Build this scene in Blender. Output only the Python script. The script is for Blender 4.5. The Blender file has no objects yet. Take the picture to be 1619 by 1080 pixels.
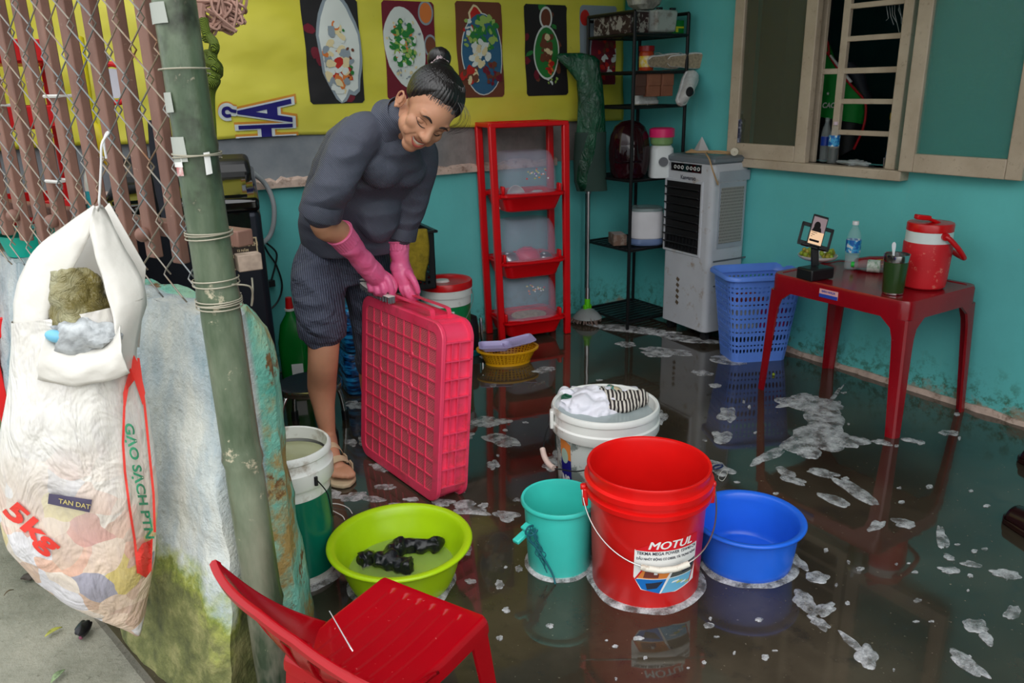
import bpy, bmesh, math, random
from mathutils import Vector, Matrix, Euler, noise
PI = math.pi
S = bpy.context.scene
COL = S.collection
# ------------------------------------------------------------------ camera
EYE = Vector((0, 0, 1.30)); FPX = 1259.0
YAW, PITCH, ROLL = math.radians(32), math.radians(17.75), math.radians(1.2)
_fh = Vector((math.sin(YAW), math.cos(YAW), 0)); _r0 = Vector((math.cos(YAW), -math.sin(YAW), 0)); _z = Vector((0, 0, 1))
_fw = _fh * math.cos(PITCH) - _z * math.sin(PITCH)
_u0 = _fh * math.sin(PITCH) + _z * math.cos(PITCH)
_R = _r0 * math.cos(ROLL) - _u0 * math.sin(ROLL)
_U = _u0 * math.cos(ROLL) + _r0 * math.sin(ROLL)
cam_data = bpy.data.cameras.new('camera'); cam = bpy.data.objects.new('camera', cam_data); COL.objects.link(cam)
cam_data.sensor_width = 36.0; cam_data.lens = 36.0 * FPX / 1619.0; cam_data.clip_start = 0.05
m = Matrix.Identity(4)
for i, v in enumerate((_R, _U, -_fw)):
    for j in range(3): m[j][i] = v[j]
m.translation = EYE; cam.matrix_world = m
cam_data.dof.use_dof = True; cam_data.dof.focus_distance = 2.1; cam_data.dof.aperture_fstop = 9.0
S.camera = cam
# ------------------------------------------------------------------ daylight (overcast sky), sun veiled by cloud, exposure
W = bpy.data.worlds.new('overcast_sky'); S.world = W; W.use_nodes = True
nt = W.node_tree; nt.nodes.clear()
tc = nt.nodes.new('ShaderNodeTexCoord'); sp = nt.nodes.new('ShaderNodeSeparateXYZ'); cr = nt.nodes.new('ShaderNodeValToRGB')
bg = nt.nodes.new('ShaderNodeBackground'); ow = nt.nodes.new('ShaderNodeOutputWorld')
nt.links.new(tc.outputs['Generated'], sp.inputs[0]); nt.links.new(sp.outputs['Z'], cr.inputs[0])
cr.color_ramp.elements[0].position = 0.0; cr.color_ramp.elements[0].color = (0.55, 0.60, 0.62, 1)
cr.color_ramp.elements[1].position = 0.5; cr.color_ramp.elements[1].color = (0.93, 0.97, 1.0, 1)
nt.links.new(cr.outputs[0], bg.inputs[0]); bg.inputs[1].default_value = 1.35
nt.links.new(bg.outputs[0], ow.inputs[0])
sd = bpy.data.lights.new('veiled_sun', 'SUN'); sd.energy = 1.4; sd.angle = math.radians(70); sd.color = (1, .98, .95)
so = bpy.data.objects.new('veiled_sun', sd); COL.objects.link(so)
so.rotation_euler = Vector((0.30, 0.75, -0.85)).to_track_quat('-Z', 'Y').to_euler()
S.view_settings.view_transform = 'Standard'; S.view_settings.look = 'None'
S.view_settings.exposure = 0.28; S.view_settings.gamma = 1.0; S.view_settings.use_curve_mapping = False

# ------------------------------------------------------------------ measuring helpers (survey of the place from the camera station)
def ray(px, py): return _fw + _R * ((px - 809.5) / FPX) - _U * ((py - 540.0) / FPX)
def onZ(px, py, z=0.0): d = ray(px, py); return EYE + d * ((z - EYE.z) / d.z)
def onX(px, py, x): d = ray(px, py); return EYE + d * ((x - EYE.x) / d.x)
def onY(px, py, y): d = ray(px, py); return EYE + d * ((y - EYE.y) / d.y)
def at(px, py, w): return EYE + ray(px, py) * w
def facing(px, py, base):                     # point on the upright plane through base that faces the camera heading
    d = ray(px, py); return EYE + d * (((Vector(base) - EYE).dot(_fh)) / d.dot(_fh))
# ------------------------------------------------------------------ mesh library
class MB:
    def __init__(s): s.v = []; s.f = []; s.m = []
    def add(s, vs, fs, mi=0):
        o = len(s.v); s.v += [Vector(v) for v in vs]
        for f in fs: s.f.append(tuple(i + o for i in f)); s.m.append(mi)
        return s
    def box(s, c, d, rot=None, mi=0, taper=1.0):
        hx, hy, hz = d[0] / 2, d[1] / 2, d[2] / 2
        vs = [Vector((x * hx * (taper if z < 0 else 1), y * hy * (taper if z < 0 else 1), z * hz)) for z in (-1, 1) for y in (-1, 1) for x in (-1, 1)]
        if rot is not None:
            R = Euler(rot).to_matrix() if not isinstance(rot, Matrix) else rot
            vs = [R @ v for v in vs]
        c = Vector(c)
        return s.add([v + c for v in vs], [(0, 2, 3, 1), (4, 5, 7, 6), (0, 1, 5, 4), (2, 6, 7, 3), (0, 4, 6, 2), (1, 3, 7, 5)], mi)
    def beam(s, a, b, w, h, up=(0, 0, 1), mi=0):
        a, b = Vector(a), Vector(b); d = (b - a).normalized(); u = Vector(up)
        if abs(d.dot(u)) > .98: u = Vector((0, 1, 0))
        x = d.cross(u).normalized(); y = x.cross(d)
        vs = [p + x * i * w / 2 + y * j * h / 2 for p in (a, b) for j in (-1, 1) for i in (-1, 1)]
        return s.add(vs, [(0, 2, 3, 1), (4, 5, 7, 6), (0, 1, 5, 4), (2, 6, 7, 3), (0, 4, 6, 2), (1, 3, 7, 5)], mi)
    def tube(s, pts, r, n=8, closed=False, mi=0, caps=True):
        pts = [Vector(p) for p in pts]; N = len(pts); rs = r if isinstance(r, (list, tuple)) else [r] * N
        t0 = (pts[1] - pts[0]).normalized(); u = Vector((0, 0, 1)) if abs(t0.z) < .9 else Vector((1, 0, 0))
        x = t0.cross(u).normalized(); vs = []
        for i, p in enumerate(pts):
            a = pts[i - 1] if (i > 0 or closed) else p; b = pts[(i + 1) % N] if (i < N - 1 or closed) else p
            t = (b - a).normalized() if (b - a).length > 1e-9 else t0
            x = (x - t * x.dot(t))
            x = x.normalized() if x.length > 1e-6 else t.orthogonal().normalized()
            y = t.cross(x)
            for k in range(n):
                an = 2 * PI * k / n; vs.append(p + (x * math.cos(an) + y * math.sin(an)) * rs[i])
        fs = []
        for i in range(N if closed else N - 1):
            j = (i + 1) % N
            for k in range(n):
                l = (k + 1) % n; fs.append((i * n + k, i * n + l, j * n + l, j * n + k))
        if caps and not closed: fs += [tuple(range(n - 1, -1, -1)), tuple((N - 1) * n + k for k in range(n))]
        return s.add(vs, fs, mi)
    def cyl(s, a, b, r0, r1=None, n=24, mi=0): return s.tube([a, b], [r0, r0 if r1 is None else r1], n, mi=mi)
    def rings(s, rings, closed=True, cap0=True, cap1=True, mi=0):
        n = len(rings[0]); vs = [v for r in rings for v in r]; fs = []
        for i in range(len(rings) - 1):
            for k in range(n if closed else n - 1):
                l = (k + 1) % n; fs.append((i * n + k, i * n + l, (i + 1) * n + l, (i + 1) * n + k))
        if cap0: fs.append(tuple(range(n - 1, -1, -1)))
        if cap1: fs.append(tuple((len(rings) - 1) * n + k for k in range(n)))
        return s.add(vs, fs, mi)
    def lathe(s, prof, n=48, c=(0, 0, 0), sx=1, sy=1, mi=0, cap0=False, cap1=False, sq=0):
        c = Vector(c); R = []
        for r, z in prof:
            ring = []
            for k in range(n):
                a = 2 * PI * k / n; ca, sa = math.cos(a), math.sin(a)
                if sq: e = 1 / (abs(ca) ** sq + abs(sa) ** sq) ** (1 / sq)
                else: e = 1
                ring.append(c + Vector((r * ca * e * sx, r * sa * e * sy, z)))
            R.append(ring)
        return s.rings(R, True, cap0, cap1, mi)
    def grid(s, fn, nu, nv, mi=0, cu=False):
        vs = [Vector(fn(i / (nu if cu else nu), j / nv)) for j in range(nv + 1) for i in range(nu if cu else nu + 1)]
        w = nu if cu else nu + 1; fs = []
        for j in range(nv):
            for i in range(nu):
                k = (i + 1) % w if cu else i + 1
                fs.append((j * w + i, j * w + k, (j + 1) * w + k, (j + 1) * w + i))
        return s.add(vs, fs, mi)
    def prism(s, poly, z0, z1, mi=0):
        n = len(poly); vs = [Vector((p[0], p[1], z0)) for p in poly] + [Vector((p[0], p[1], z1)) for p in poly]
        return s.add(vs, [tuple(range(n - 1, -1, -1)), tuple(range(n, 2 * n))] + [(i, (i + 1) % n, n + (i + 1) % n, n + i) for i in range(n)], mi)
    def ball(s, c, r, n=16, m_=10, mi=0, rot=None):
        r = r if isinstance(r, (tuple, list)) else (r, r, r); c = Vector(c); R = []
        M3 = (Euler(rot).to_matrix() if not isinstance(rot, Matrix) else rot) if rot is not None else Matrix.Identity(3)
        for j in range(m_ + 1):
            ph = PI * j / m_; ph = min(max(ph, .02), PI - .02)
            R.append([c + M3 @ Vector((r[0] * math.sin(ph) * math.cos(2 * PI * k / n), r[1] * math.sin(ph) * math.sin(2 * PI * k / n), -r[2] * math.cos(ph))) for k in range(n)])
        return s.rings(R, mi=mi)
    def xf(s, M, start=0):
        for i in range(start, len(s.v)): s.v[i] = M @ s.v[i]
        return s
    def warp(s, fn, start=0):
        for i in range(start, len(s.v)): s.v[i] = Vector(fn(s.v[i]))
        return s
    def merge(s, o, M=None, mi=None):
        return s.add([(M @ v if M else v) for v in o.v], o.f, 0) if mi is None and not any(o.m) else s._mg(o, M, mi)
    def _mg(s, o, M, mi):
        b = len(s.v); s.v += [(M @ v if M else v.copy()) for v in o.v]
        for f, q in zip(o.f, o.m): s.f.append(tuple(i + b for i in f)); s.m.append(q if mi is None else mi)
        return s
    def build(s, name, mats, parent=None, ang=35, bevel=0, sub=0, solid=0, flat=False, world=False, bseg=2, off=0):
        me = bpy.data.meshes.new(name)
        vs = s.v
        if world and parent is not None:
            inv = _wm(parent).inverted(); vs = [inv @ v for v in vs]
        me.from_pydata([tuple(v) for v in vs], [], s.f)
        if not isinstance(mats, (list, tuple)): mats = [mats]
        for q in mats: me.materials.append(q)
        if any(s.m): me.polygons.foreach_set('material_index', s.m)
        bm = bmesh.new(); bm.from_mesh(me); bmesh.ops.recalc_face_normals(bm, faces=bm.faces); bm.to_mesh(me); bm.free()
        if not flat:
            me.shade_smooth()
            if not sub: me.set_sharp_from_angle(angle=math.radians(ang))
        ob = bpy.data.objects.new(name, me); COL.objects.link(ob)
        if parent is not None: ob.parent = parent
        if solid: q = ob.modifiers.new('s', 'SOLIDIFY'); q.thickness = solid; q.offset = off
        if bevel:
            q = ob.modifiers.new('b', 'BEVEL'); q.width = bevel; q.segments = bseg; q.limit_method = 'ANGLE'; q.angle_limit = math.radians(40); q.harden_normals = False
        if sub: q = ob.modifiers.new('u', 'SUBSURF'); q.levels = sub; q.render_levels = sub
        return ob
def _wm(o):
    M = Matrix.Translation(o.location) @ o.rotation_euler.to_matrix().to_4x4() @ Matrix.Diagonal((*o.scale, 1))
    return _wm(o.parent) @ M if o.parent else M
def tag(o, label=None, cat=None, group=None, kind=None):
    for k, v in (('label', label), ('category', cat), ('group', group), ('kind', kind)):
        if v: o[k] = v
    return o
def thing(name, label, cat, loc=(0, 0, 0), rz=0, group=None, rot=None, kind=None):
    o = bpy.data.objects.new(name, None); COL.objects.link(o); o.empty_display_size = .05
    o.location = Vector(loc); o.rotation_euler = Euler(rot) if rot else Euler((0, 0, rz))
    return tag(o, label, cat, group, kind)
def copy_thing(r, loc, rz=None, label=None):
    c = r.copy(); COL.objects.link(c); c.location = Vector(loc)
    if rz is not None: c.rotation_euler = Euler((0, 0, rz))
    if label: c['label'] = label
    def rec(a, b):
        for ch in list(a.children):
            d = ch.copy(); COL.objects.link(d); d.parent = b; rec(ch, d)
    rec(r, c); return c
def voxel(ob, size, smooth=4, fac=.5):
    q = ob.modifiers.new('r', 'REMESH'); q.mode = 'VOXEL'; q.voxel_size = size; q.use_smooth_shade = True
    if smooth: q = ob.modifiers.new('sm', 'SMOOTH'); q.iterations = smooth; q.factor = fac
    return ob
def text_mb(txt, size=1, bold=0, shear=0, sx=1, depth=0, align='CENTER', mi=0, sub=0):
    cu = bpy.data.curves.new('t', 'FONT'); cu.body = txt; cu.size = size; cu.offset = bold; cu.shear = shear; cu.extrude = depth
    cu.align_x = align; cu.align_y = 'CENTER'; cu.resolution_u = 3; cu.fill_mode = 'BOTH' if depth else 'FRONT'
    o = bpy.data.objects.new('t', cu); me = bpy.data.meshes.new_from_object(o)
    b = MB(); b.add([(v.co.x * sx, v.co.y, v.co.z) for v in me.vertices], [tuple(p.vertices) for p in me.polygons], mi)
    bpy.data.objects.remove(o); bpy.data.curves.remove(cu); bpy.data.meshes.remove(me)
    return b
def fine(b, maxlen):                              # split long edges so that a flat pattern can bend with what carries it
    bm = bmesh.new(); vs = [bm.verts.new(v) for v in b.v]
    for f, q in zip(b.f, b.m):
        try: fc = bm.faces.new([vs[i] for i in f]); fc.material_index = q
        except ValueError: pass
    bmesh.ops.triangulate(bm, faces=bm.faces)
    for _ in range(6):
        es = [e for e in bm.edges if e.calc_length() > maxlen]
        if not es: break
        bmesh.ops.subdivide_edges(bm, edges=es, cuts=1); bmesh.ops.triangulate(bm, faces=bm.faces)
    bm.verts.index_update(); o = MB(); o.v = [v.co.copy() for v in bm.verts]; o.f = [tuple(v.index for v in f.verts) for f in bm.faces]; o.m = [f.material_index for f in bm.faces]
    bm.free(); return o
def catmull(pts, per=6, closed=False):
    P_ = [Vector(p) for p in pts]; n = len(P_); out = []
    for i in range(n if closed else n - 1):
        a = P_[(i - 1) % n] if (i > 0 or closed) else P_[0]; b = P_[i]; c = P_[(i + 1) % n]; d = P_[(i + 2) % n] if (i < n - 2 or closed) else P_[-1]
        for k in range(per):
            t = k / per; out.append(.5 * ((2 * b) + (c - a) * t + (2 * a - 5 * b + 4 * c - d) * t * t + (3 * b - a - 3 * c + d) * t ** 3))
    if not closed: out.append(P_[-1])
    return out
def rrect(w, d, r, z, n=6, cx=0, cy=0):
    o = []
    for qx, qy, a0 in ((1, 1, 0), (-1, 1, 90), (-1, -1, 180), (1, -1, 270)):
        for k in range(n + 1):
            a = math.radians(a0 + 90 * k / n); o.append(Vector((cx + qx * (w / 2 - r) + r * math.cos(a), cy + qy * (d / 2 - r) + r * math.sin(a), z)))
    return o
# ------------------------------------------------------------------ materials
def lin(c):
    c = [x / 255 for x in c]; return tuple((x / 12.92 if x <= .04045 else ((x + .055) / 1.055) ** 2.4) for x in c) + (1,)
class Mat:
    """small node helper"""
    def __init__(s, name):
        s.m = bpy.data.materials.new(name); s.m.use_nodes = True; s.nt = s.m.node_tree; s.b = s.nt.nodes['Principled BSDF']
        s.out = s.nt.nodes['Material Output']; s.co = s.n('ShaderNodeTexCoord').outputs['Object']
    def n(s, t, **k):
        q = s.nt.nodes.new(t)
        for a, b in k.items(): setattr(q, a, b)
        return q
    def L(s, a, b): s.nt.links.new(a, b)
    def geo(s): return s.n('ShaderNodeNewGeometry').outputs['Position']
    def noise(s, scale=5, detail=4, rough=.55, vec=None, stretch=None, dist=0):
        v = vec or s.co
        if stretch:
            mp = s.n('ShaderNodeMapping'); s.L(v, mp.inputs[0]); mp.inputs['Scale'].default_value = stretch; v = mp.outputs[0]
        q = s.n('ShaderNodeTexNoise'); s.L(v, q.inputs['Vector']); q.inputs['Scale'].default_value = scale; q.inputs['Detail'].default_value = detail
        q.inputs['Roughness'].default_value = rough; q.inputs['Distortion'].default_value = dist; return q.outputs['Fac']
    def ramp(s, fac, stops, interp='LINEAR'):
        q = s.n('ShaderNodeValToRGB'); s.L(fac, q.inputs[0]); e = q.color_ramp.elements; q.color_ramp.interpolation = interp
        while len(e) < len(stops): e.new(.5)
        for el, (p, c) in zip(e, stops): el.position = p; el.color = c if len(c) == 4 else lin(c)
        return q.outputs[0]
    def step(s, fac, a, b):
        q = s.n('ShaderNodeMapRange'); s.L(fac, q.inputs[0]); q.inputs[1].default_value = a; q.inputs[2].default_value = b; q.clamp = True; return q.outputs[0]
    def mix(s, f, a, b):
        q = s.n('ShaderNodeMix', data_type='RGBA')
        for i, x in ((0, f), (6, a), (7, b)):
            if hasattr(x, 'is_output'): s.L(x, q.inputs[i])
            else: q.inputs[i].default_value = x if i == 0 else (x if len(x) == 4 else lin(x))
        return q.outputs[2]
    def math(s, op, a, b=0.0):
        q = s.n('ShaderNodeMath', operation=op)
        for i, x in enumerate((a, b)):
            if hasattr(x, 'is_output'): s.L(x, q.inputs[i])
            else: q.inputs[i].default_value = x
        q.use_clamp = False; return q.outputs[0]
    def sep(s, v=None):
        q = s.n('ShaderNodeSeparateXYZ'); s.L(v or s.co, q.inputs[0]); return q.outputs
    def bump(s, h, st=.3, d=.01):
        q = s.n('ShaderNodeBump'); s.L(h, q.inputs['Height']); q.inputs['Strength'].default_value = st; q.inputs['Distance'].default_value = d; s.L(q.outputs[0], s.b.inputs['Normal'])
    def col(s, c):
        if hasattr(c, 'is_output'): s.L(c, s.b.inputs['Base Color'])
        else: s.b.inputs['Base Color'].default_value = c if len(c) == 4 else lin(c)
    def set(s, **k):
        for a, v in k.items():
            i = s.b.inputs[a.replace('_', ' ')]
            if hasattr(v, 'is_output'): s.L(v, i)
            else: i.default_value = v
def M(name, c, rough=.5, metal=0, var=.06, vs=6, dirt=None, da=.5, ds=8, bump=0, bs=60, trans=0, ior=1.45, alpha=1, coat=0, emit=0, spec=.5, sss=0):
    m = Mat(name); base = lin(c)
    dark = tuple(x * (1 - var * 2) for x in base[:3]) + (1,); light = tuple(min(1, x * (1 + var)) for x in base[:3]) + (1,)
    o = m.ramp(m.noise(vs, 3), [(.3, dark), (.7, light)])
    if dirt is not None: o = m.mix(m.step(m.noise(ds, 6, .65), .62 - da * .2, .72), o, dirt)
    m.col(o); m.set(Roughness=rough, Metallic=metal, IOR=ior, Alpha=alpha, Coat_Weight=coat, Transmission_Weight=trans, Specular_IOR_Level=spec)
    if sss: m.set(Subsurface_Weight=sss); m.b.inputs['Subsurface Radius'].default_value = (.02, .008, .004)
    if emit: m.b.inputs['Emission Color'].default_value = base; m.b.inputs['Emission Strength'].default_value = emit
    if bump: m.bump(m.noise(bs, 3), bump, .004)
    return m.m
# ================================================================== SETTING
XR, YB = 3.20, 3.69
# wet patio floor
m = Mat('wet_floor'); n1 = m.noise(1.6, 6, .6, m.geo()); n2 = m.noise(14, 5, .6, m.geo()); n3 = m.noise(70, 3, .6, m.geo())
c = m.ramp(n1, [(.3, (38, 33, 27)), (.5, (58, 51, 41)), (.7, (78, 69, 57))])
c = m.mix(m.step(n2, .55, .75), c, (48, 44, 40)); c = m.mix(m.step(n3, .68, .78), c, (150, 140, 122))
m.col(c); film = m.noise(1.3, 3, .5, m.geo())
m.set(Roughness=m.ramp(film, [(.35, (.035, .035, .035, 1)), (.62, (.10, .10, .10, 1)), (.75, (.22, .22, .22, 1))]), IOR=1.42, Coat_Weight=.6, Coat_Roughness=.03)
m.bump(m.noise(5, 3, .5, m.geo()), .06, .02); MAT_FLOOR = m.m
def floor_poly(): return [(-.40, 3.9), (.10, 1.7), (.27, 1.2), (.45, .3), (.6, -1.5), (3.4, -1.5), (3.4, 3.9)]
b = MB(); b.prism(floor_poly(), -.12, 0); o = b.build('floor', MAT_FLOOR, flat=True); o['kind'] = 'structure'; o['label'] = 'wet dark concrete patio floor with soapy water'
# outside ground
m = Mat('outside_concrete'); n1 = m.noise(2.2, 6, .65, m.geo()); n2 = m.noise(45, 5, .7, m.geo())
c = m.ramp(n1, [(.3, (104, 104, 90)), (.5, (142, 140, 126)), (.68, (165, 160, 145))])
c = m.mix(m.step(m.noise(1.1, 3, .6, m.geo()), .52, .60), c, (122, 104, 78)); c = m.mix(m.step(n2, .6, .72), c, (92, 88, 76))
m.col(c); m.set(Roughness=.55); m.bump(n2, .5, .01); MAT_GROUND = m.m
b = MB(); b.grid(lambda u, v: (-9 + 22 * u, -9 + 18 * v, -.045 + .012 * noise.noise(Vector((u * 60, v * 60, 0)))), 90, 80)
o = b.build('ground_outside', MAT_GROUND); o['kind'] = 'structure'; o['label'] = 'pale gritty concrete ground outside the low wall'
# walls
def teal_mat(name, base=(100, 198, 196), low=True):
    m = Mat(name); g = m.geo(); n1 = m.noise(2.2, 5, .6, g); n2 = m.noise(9, 6, .65, g)
    c = m.ramp(n1, [(.3, tuple(x * .93 for x in base)), (.7, base)])
    streak = m.noise(7, 4, .6, g, (3, 3, .5)); c = m.mix(m.math('MULTIPLY', m.step(streak, .62, .8), .30), c, (140, 190, 178))
    if low:
        z = m.sep(g)[2]; zz = m.math('ADD', z, m.math('MULTIPLY', m.math('SUBTRACT', n2, .5), .35))
        mask = m.step(zz, .20, .0); c = m.mix(m.math('MULTIPLY', mask, m.step(m.noise(26, 5, .7, g), .48, .6)), c, (52, 96, 66))
        c = m.mix(m.step(m.noise(5.5, 5, .62, g), .70, .73), c, (172, 162, 140))
        c = m.mix(m.step(zz, .035, -.02), c, (150, 132, 110))
    m.col(c); m.set(Roughness=.62); m.bump(m.noise(35, 5, .6, g), .25, .006); return m.m
TEAL = teal_mat('teal_paint')
b = MB(); b.box((1.4, YB + .08, 1.3), (4.4, .16, 2.6)); o = b.build('wall_back', TEAL, flat=True); o['kind'] = 'structure'
# grey painted band under the banner and the broken mortar ledge
m = Mat('grey_paint'); g = m.geo(); c = m.ramp(m.noise(3, 5, .6, g), [(.35, (110, 116, 124)), (.65, (146, 150, 154))])
c = m.mix(m.step(m.sep(g)[0], 1.75, 1.95), c, m.ramp(m.noise(6, 5, .7, g), [(.3, (112, 106, 104)), (.7, (150, 142, 138))]))
m.col(c); m.set(Roughness=.6); GREY = m.m
b = MB(); b.box((1.15, YB - .006, 1.20), (3.5, .012, .6)); o = b.build('trim_1', GREY, flat=True); o['kind'] = 'structure'; o['label'] = 'grey painted band of the back wall'
MORTAR = M('old_mortar', (196, 172, 158), .85, var=.12, vs=22, dirt=(120, 92, 74), da=.4, ds=30, bump=.8, bs=45)
random.seed(5); b = MB(); pr = []
N = 120
for i in range(N + 1):
    x = -.5 + i / N * 3.1; top = .925 + .022 * noise.noise(Vector((x * 7, 0, 3))) + .014 * noise.noise(Vector((x * 31, 5, 3))); d = .035 + .012 * noise.noise(Vector((x * 9, 9, 0)))
    pr.append([Vector((x, YB, .88)), Vector((x, YB - d, .882)), Vector((x, YB - d * .95, top - .012)), Vector((x, YB - d * .4, top)), Vector((x, YB, top))])
b.rings(pr); o = b.build('trim_2', MORTAR); o['kind'] = 'structure'; o['label'] = 'crumbled pinkish mortar ledge along the back wall'
# right wall with window opening  (y 2.02..2.93, z .935..2.10)
WY0, WY1, WZ0, WZ1 = 2.02, 2.935, .935, 2.10
b = MB(); T = .14
for y0, y1, z0, z1 in ((-1.6, WY0, 0, 2.6), (WY1, YB + .16, 0, 2.6), (WY0, WY1, 0, WZ0), (WY0, WY1, WZ1, 2.6)):
    b.box((XR + T / 2, (y0 + y1) / 2, (z0 + z1) / 2), (T, y1 - y0, z1 - z0))
o = b.build('wall_right', TEAL, flat=True); o['kind'] = 'structure'
b = MB(); b.box((2.55, -1.55, 1.25), (1.5, .12, 2.5)); o = b.build('wall_front', M('brown_wall', (96, 84, 70), .8), flat=True); o['kind'] = 'structure'; o['label'] = 'unseen dull brown wall added to shade the near patio floor'  # unseen wall, put in to darken the near end of the floor
# dark inner room behind the window
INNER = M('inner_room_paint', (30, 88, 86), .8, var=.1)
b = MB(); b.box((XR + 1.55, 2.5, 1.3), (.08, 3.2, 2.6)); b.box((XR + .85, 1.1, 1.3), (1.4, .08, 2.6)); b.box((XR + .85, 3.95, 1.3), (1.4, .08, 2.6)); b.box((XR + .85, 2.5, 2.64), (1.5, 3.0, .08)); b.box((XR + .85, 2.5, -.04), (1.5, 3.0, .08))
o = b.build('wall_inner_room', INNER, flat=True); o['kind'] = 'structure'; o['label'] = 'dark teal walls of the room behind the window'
# mortar line at the foot of both walls
b = MB(); pr = []
for i in range(121):
    y = -1.5 + i / 120 * 5.2; h = .022 + .014 * noise.noise(Vector((y * 9, 1, 3))); d = .018 + .012 * noise.noise(Vector((y * 14, 9, 7)))
    pr.append([Vector((XR, y, 0)), Vector((XR - d, y, 0)), Vector((XR - d * .5, y, h)), Vector((XR, y, h))])
b.rings(pr); o = b.build('baseboard_right', MORTAR); o['kind'] = 'structure'; o['label'] = 'rough mortar line at the foot of the teal wall'
# roof over the patio
ROOF = M('roof_sheet', (120, 124, 122), .6, var=.1)
b = MB(); b.box((2.35, 2.35, 2.66), (2.9, 3.3, .05)); b.box((2.70, -.60, 2.66), (2.4, 2.6, .05)); o = b.build('ceiling', ROOF, flat=True); o['kind'] = 'structure'; o['label'] = 'sheet roof over the patio'  # unseen; cut short to brighten the banner, near slab added to darken the floor

# --- low broken wall carrying the fence (battered, moss below, blue white plaster above, teal at its end)
m = Mat('broken_wall'); g = m.geo(); X_, Y_, Z_ = m.sep(g)
n1 = m.noise(3.5, 6, .62, g); n2 = m.noise(12, 6, .65, g); n3 = m.noise(50, 4, .6, g)
c = m.ramp(m.noise(6, 6, .62, g, (1, 1, .35)), [(.34, (122, 150, 160)), (.46, (172, 184, 188)), (.62, (208, 210, 202))])
c = m.mix(m.step(m.noise(9, 5, .6, g), .6, .72), c, (178, 180, 170))
# moss climbing from the ground
zz = m.math('ADD', m.math('SUBTRACT', Z_, m.math('MULTIPLY', m.math('SUBTRACT', 1.9, Y_), -.12)), m.math('MULTIPLY', m.math('SUBTRACT', n1, .5), .55)); zz = m.math('ADD', zz, m.math('MULTIPLY', m.math('SUBTRACT', n2, .5), .16))
moss = m.ramp(n2, [(.3, (56, 62, 34)), (.5, (100, 104, 58)), (.7, (150, 146, 96))])
c = m.mix(m.step(zz, .36, .28), c, m.ramp(n3, [(.4, (120, 138, 40)), (.6, (160, 168, 70))])); c = m.mix(m.step(zz, .31, .24), c, moss)
OUT = c
# inner/end face: peeling teal with rust brown patches
e = m.ramp(m.noise(7, 6, .62, g), [(.36, (96, 178, 160)), (.5, (132, 200, 180)), (.62, (160, 206, 176))])
e = m.mix(m.step(m.noise(5, 7, .68, g), .46, .56), e, (172, 144, 84)); e = m.mix(m.step(m.noise(13, 6, .7, g), .58, .64), e, (126, 92, 56))
core = m.math('ADD', m.math('SUBTRACT', X_, m.math('MULTIPLY', m.math('SUBTRACT', 1.74, Y_), .358)), m.math('MULTIPLY', Z_, -.05))
sel = m.step(m.math('ADD', core, m.math('MULTIPLY', m.math('SUBTRACT', n1, .5), .03)), .305, .318)
c = m.mix(sel, OUT, e)
m.col(c); m.set(Roughness=.8); m.bump(m.math('ADD', m.math('MULTIPLY', n2, .7), m.math('MULTIPLY', n3, .3)), .9, .02); BROKEN = m.m
def wall_ring(z):
    t = z / .86
    A = [(-.46, 3.72), (-.184, 2.818), (.05, 1.98), (.122, 1.717), (.175, 1.54), (.215, 1.52), (.262, 1.575), (.345, 1.625), (.40, 1.62), (.472, 1.745), (.46, 1.80), (.36, 1.92), (.24, 2.2), (-.02, 2.95), (-.26, 3.72)]
    B_ = [(-.32, 3.72), (-.075, 2.80), (.145, 2.14), (.235, 1.90), (.285, 1.74), (.31, 1.66), (.335, 1.63), (.36, 1.64), (.385, 1.68), (.405, 1.745), (.40, 1.78), (.365, 1.86), (.30, 2.02), (.03, 2.84), (-.22, 3.72)]
    out = []
    for a, b_ in zip(A, B_):
        x = a[0] + (b_[0] - a[0]) * t; y = a[1] + (b_[1] - a[1]) * t; out.append([x, y])
    for i in (8, 9, 10): # end face stays proud until the rounded shoulder
        q = min(1, t * 1.0); k = max(0, 1 - max(0, (t - .80) / .2) ** 2.0) if t > .8 else 1
        tx = A[i][0] + (B_[i][0] + .052 - A[i][0]) * t; out[i][0] = out[i][0] + (tx - out[i][0]) * k
    return [Vector((x, y, z)) for x, y in out]
def densify(ring, per):
    n = len(ring); o = []
    for i in range(n):
        L_ = (ring[(i + 1) % n] - ring[i]).length
        for k in range(per[i]): o.append(ring[i].lerp(ring[(i + 1) % n], k / per[i]))
    return o
base = wall_ring(0); per = [max(2, int((base[(i + 1) % 15] - base[i]).length / .022)) for i in range(15)]
rings_ = []
for k in range(0, 42):
    z = .86 * k / 41; r = densify(wall_ring(z), per); rings_.append(r)
top = rings_[-1]; cen = [Vector((p.x, p.y, p.z)) for p in top]
b = MB(); b.rings(rings_)
def rough(v):
    n_ = noise.fractal(v * 7, .8, 2.1, 4) * .012 + noise.noise(v * 3) * .012
    up = noise.noise(Vector((v.x * 14, v.y * 14, 2))) * .02 + noise.noise(Vector((v.x * 40, v.y * 40, 2))) * .012 if v.z > .8 else 0
    hole = 0
    w = Vector((v.x - n_, v.y - n_ * .5, v.z + up)); return w
b.warp(rough)
o = b.build('wall_left', BROKEN, ang=60); o['kind'] = 'structure'; o['label'] = 'low broken wall, pale plaster and moss outside, peeling teal end'
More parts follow.
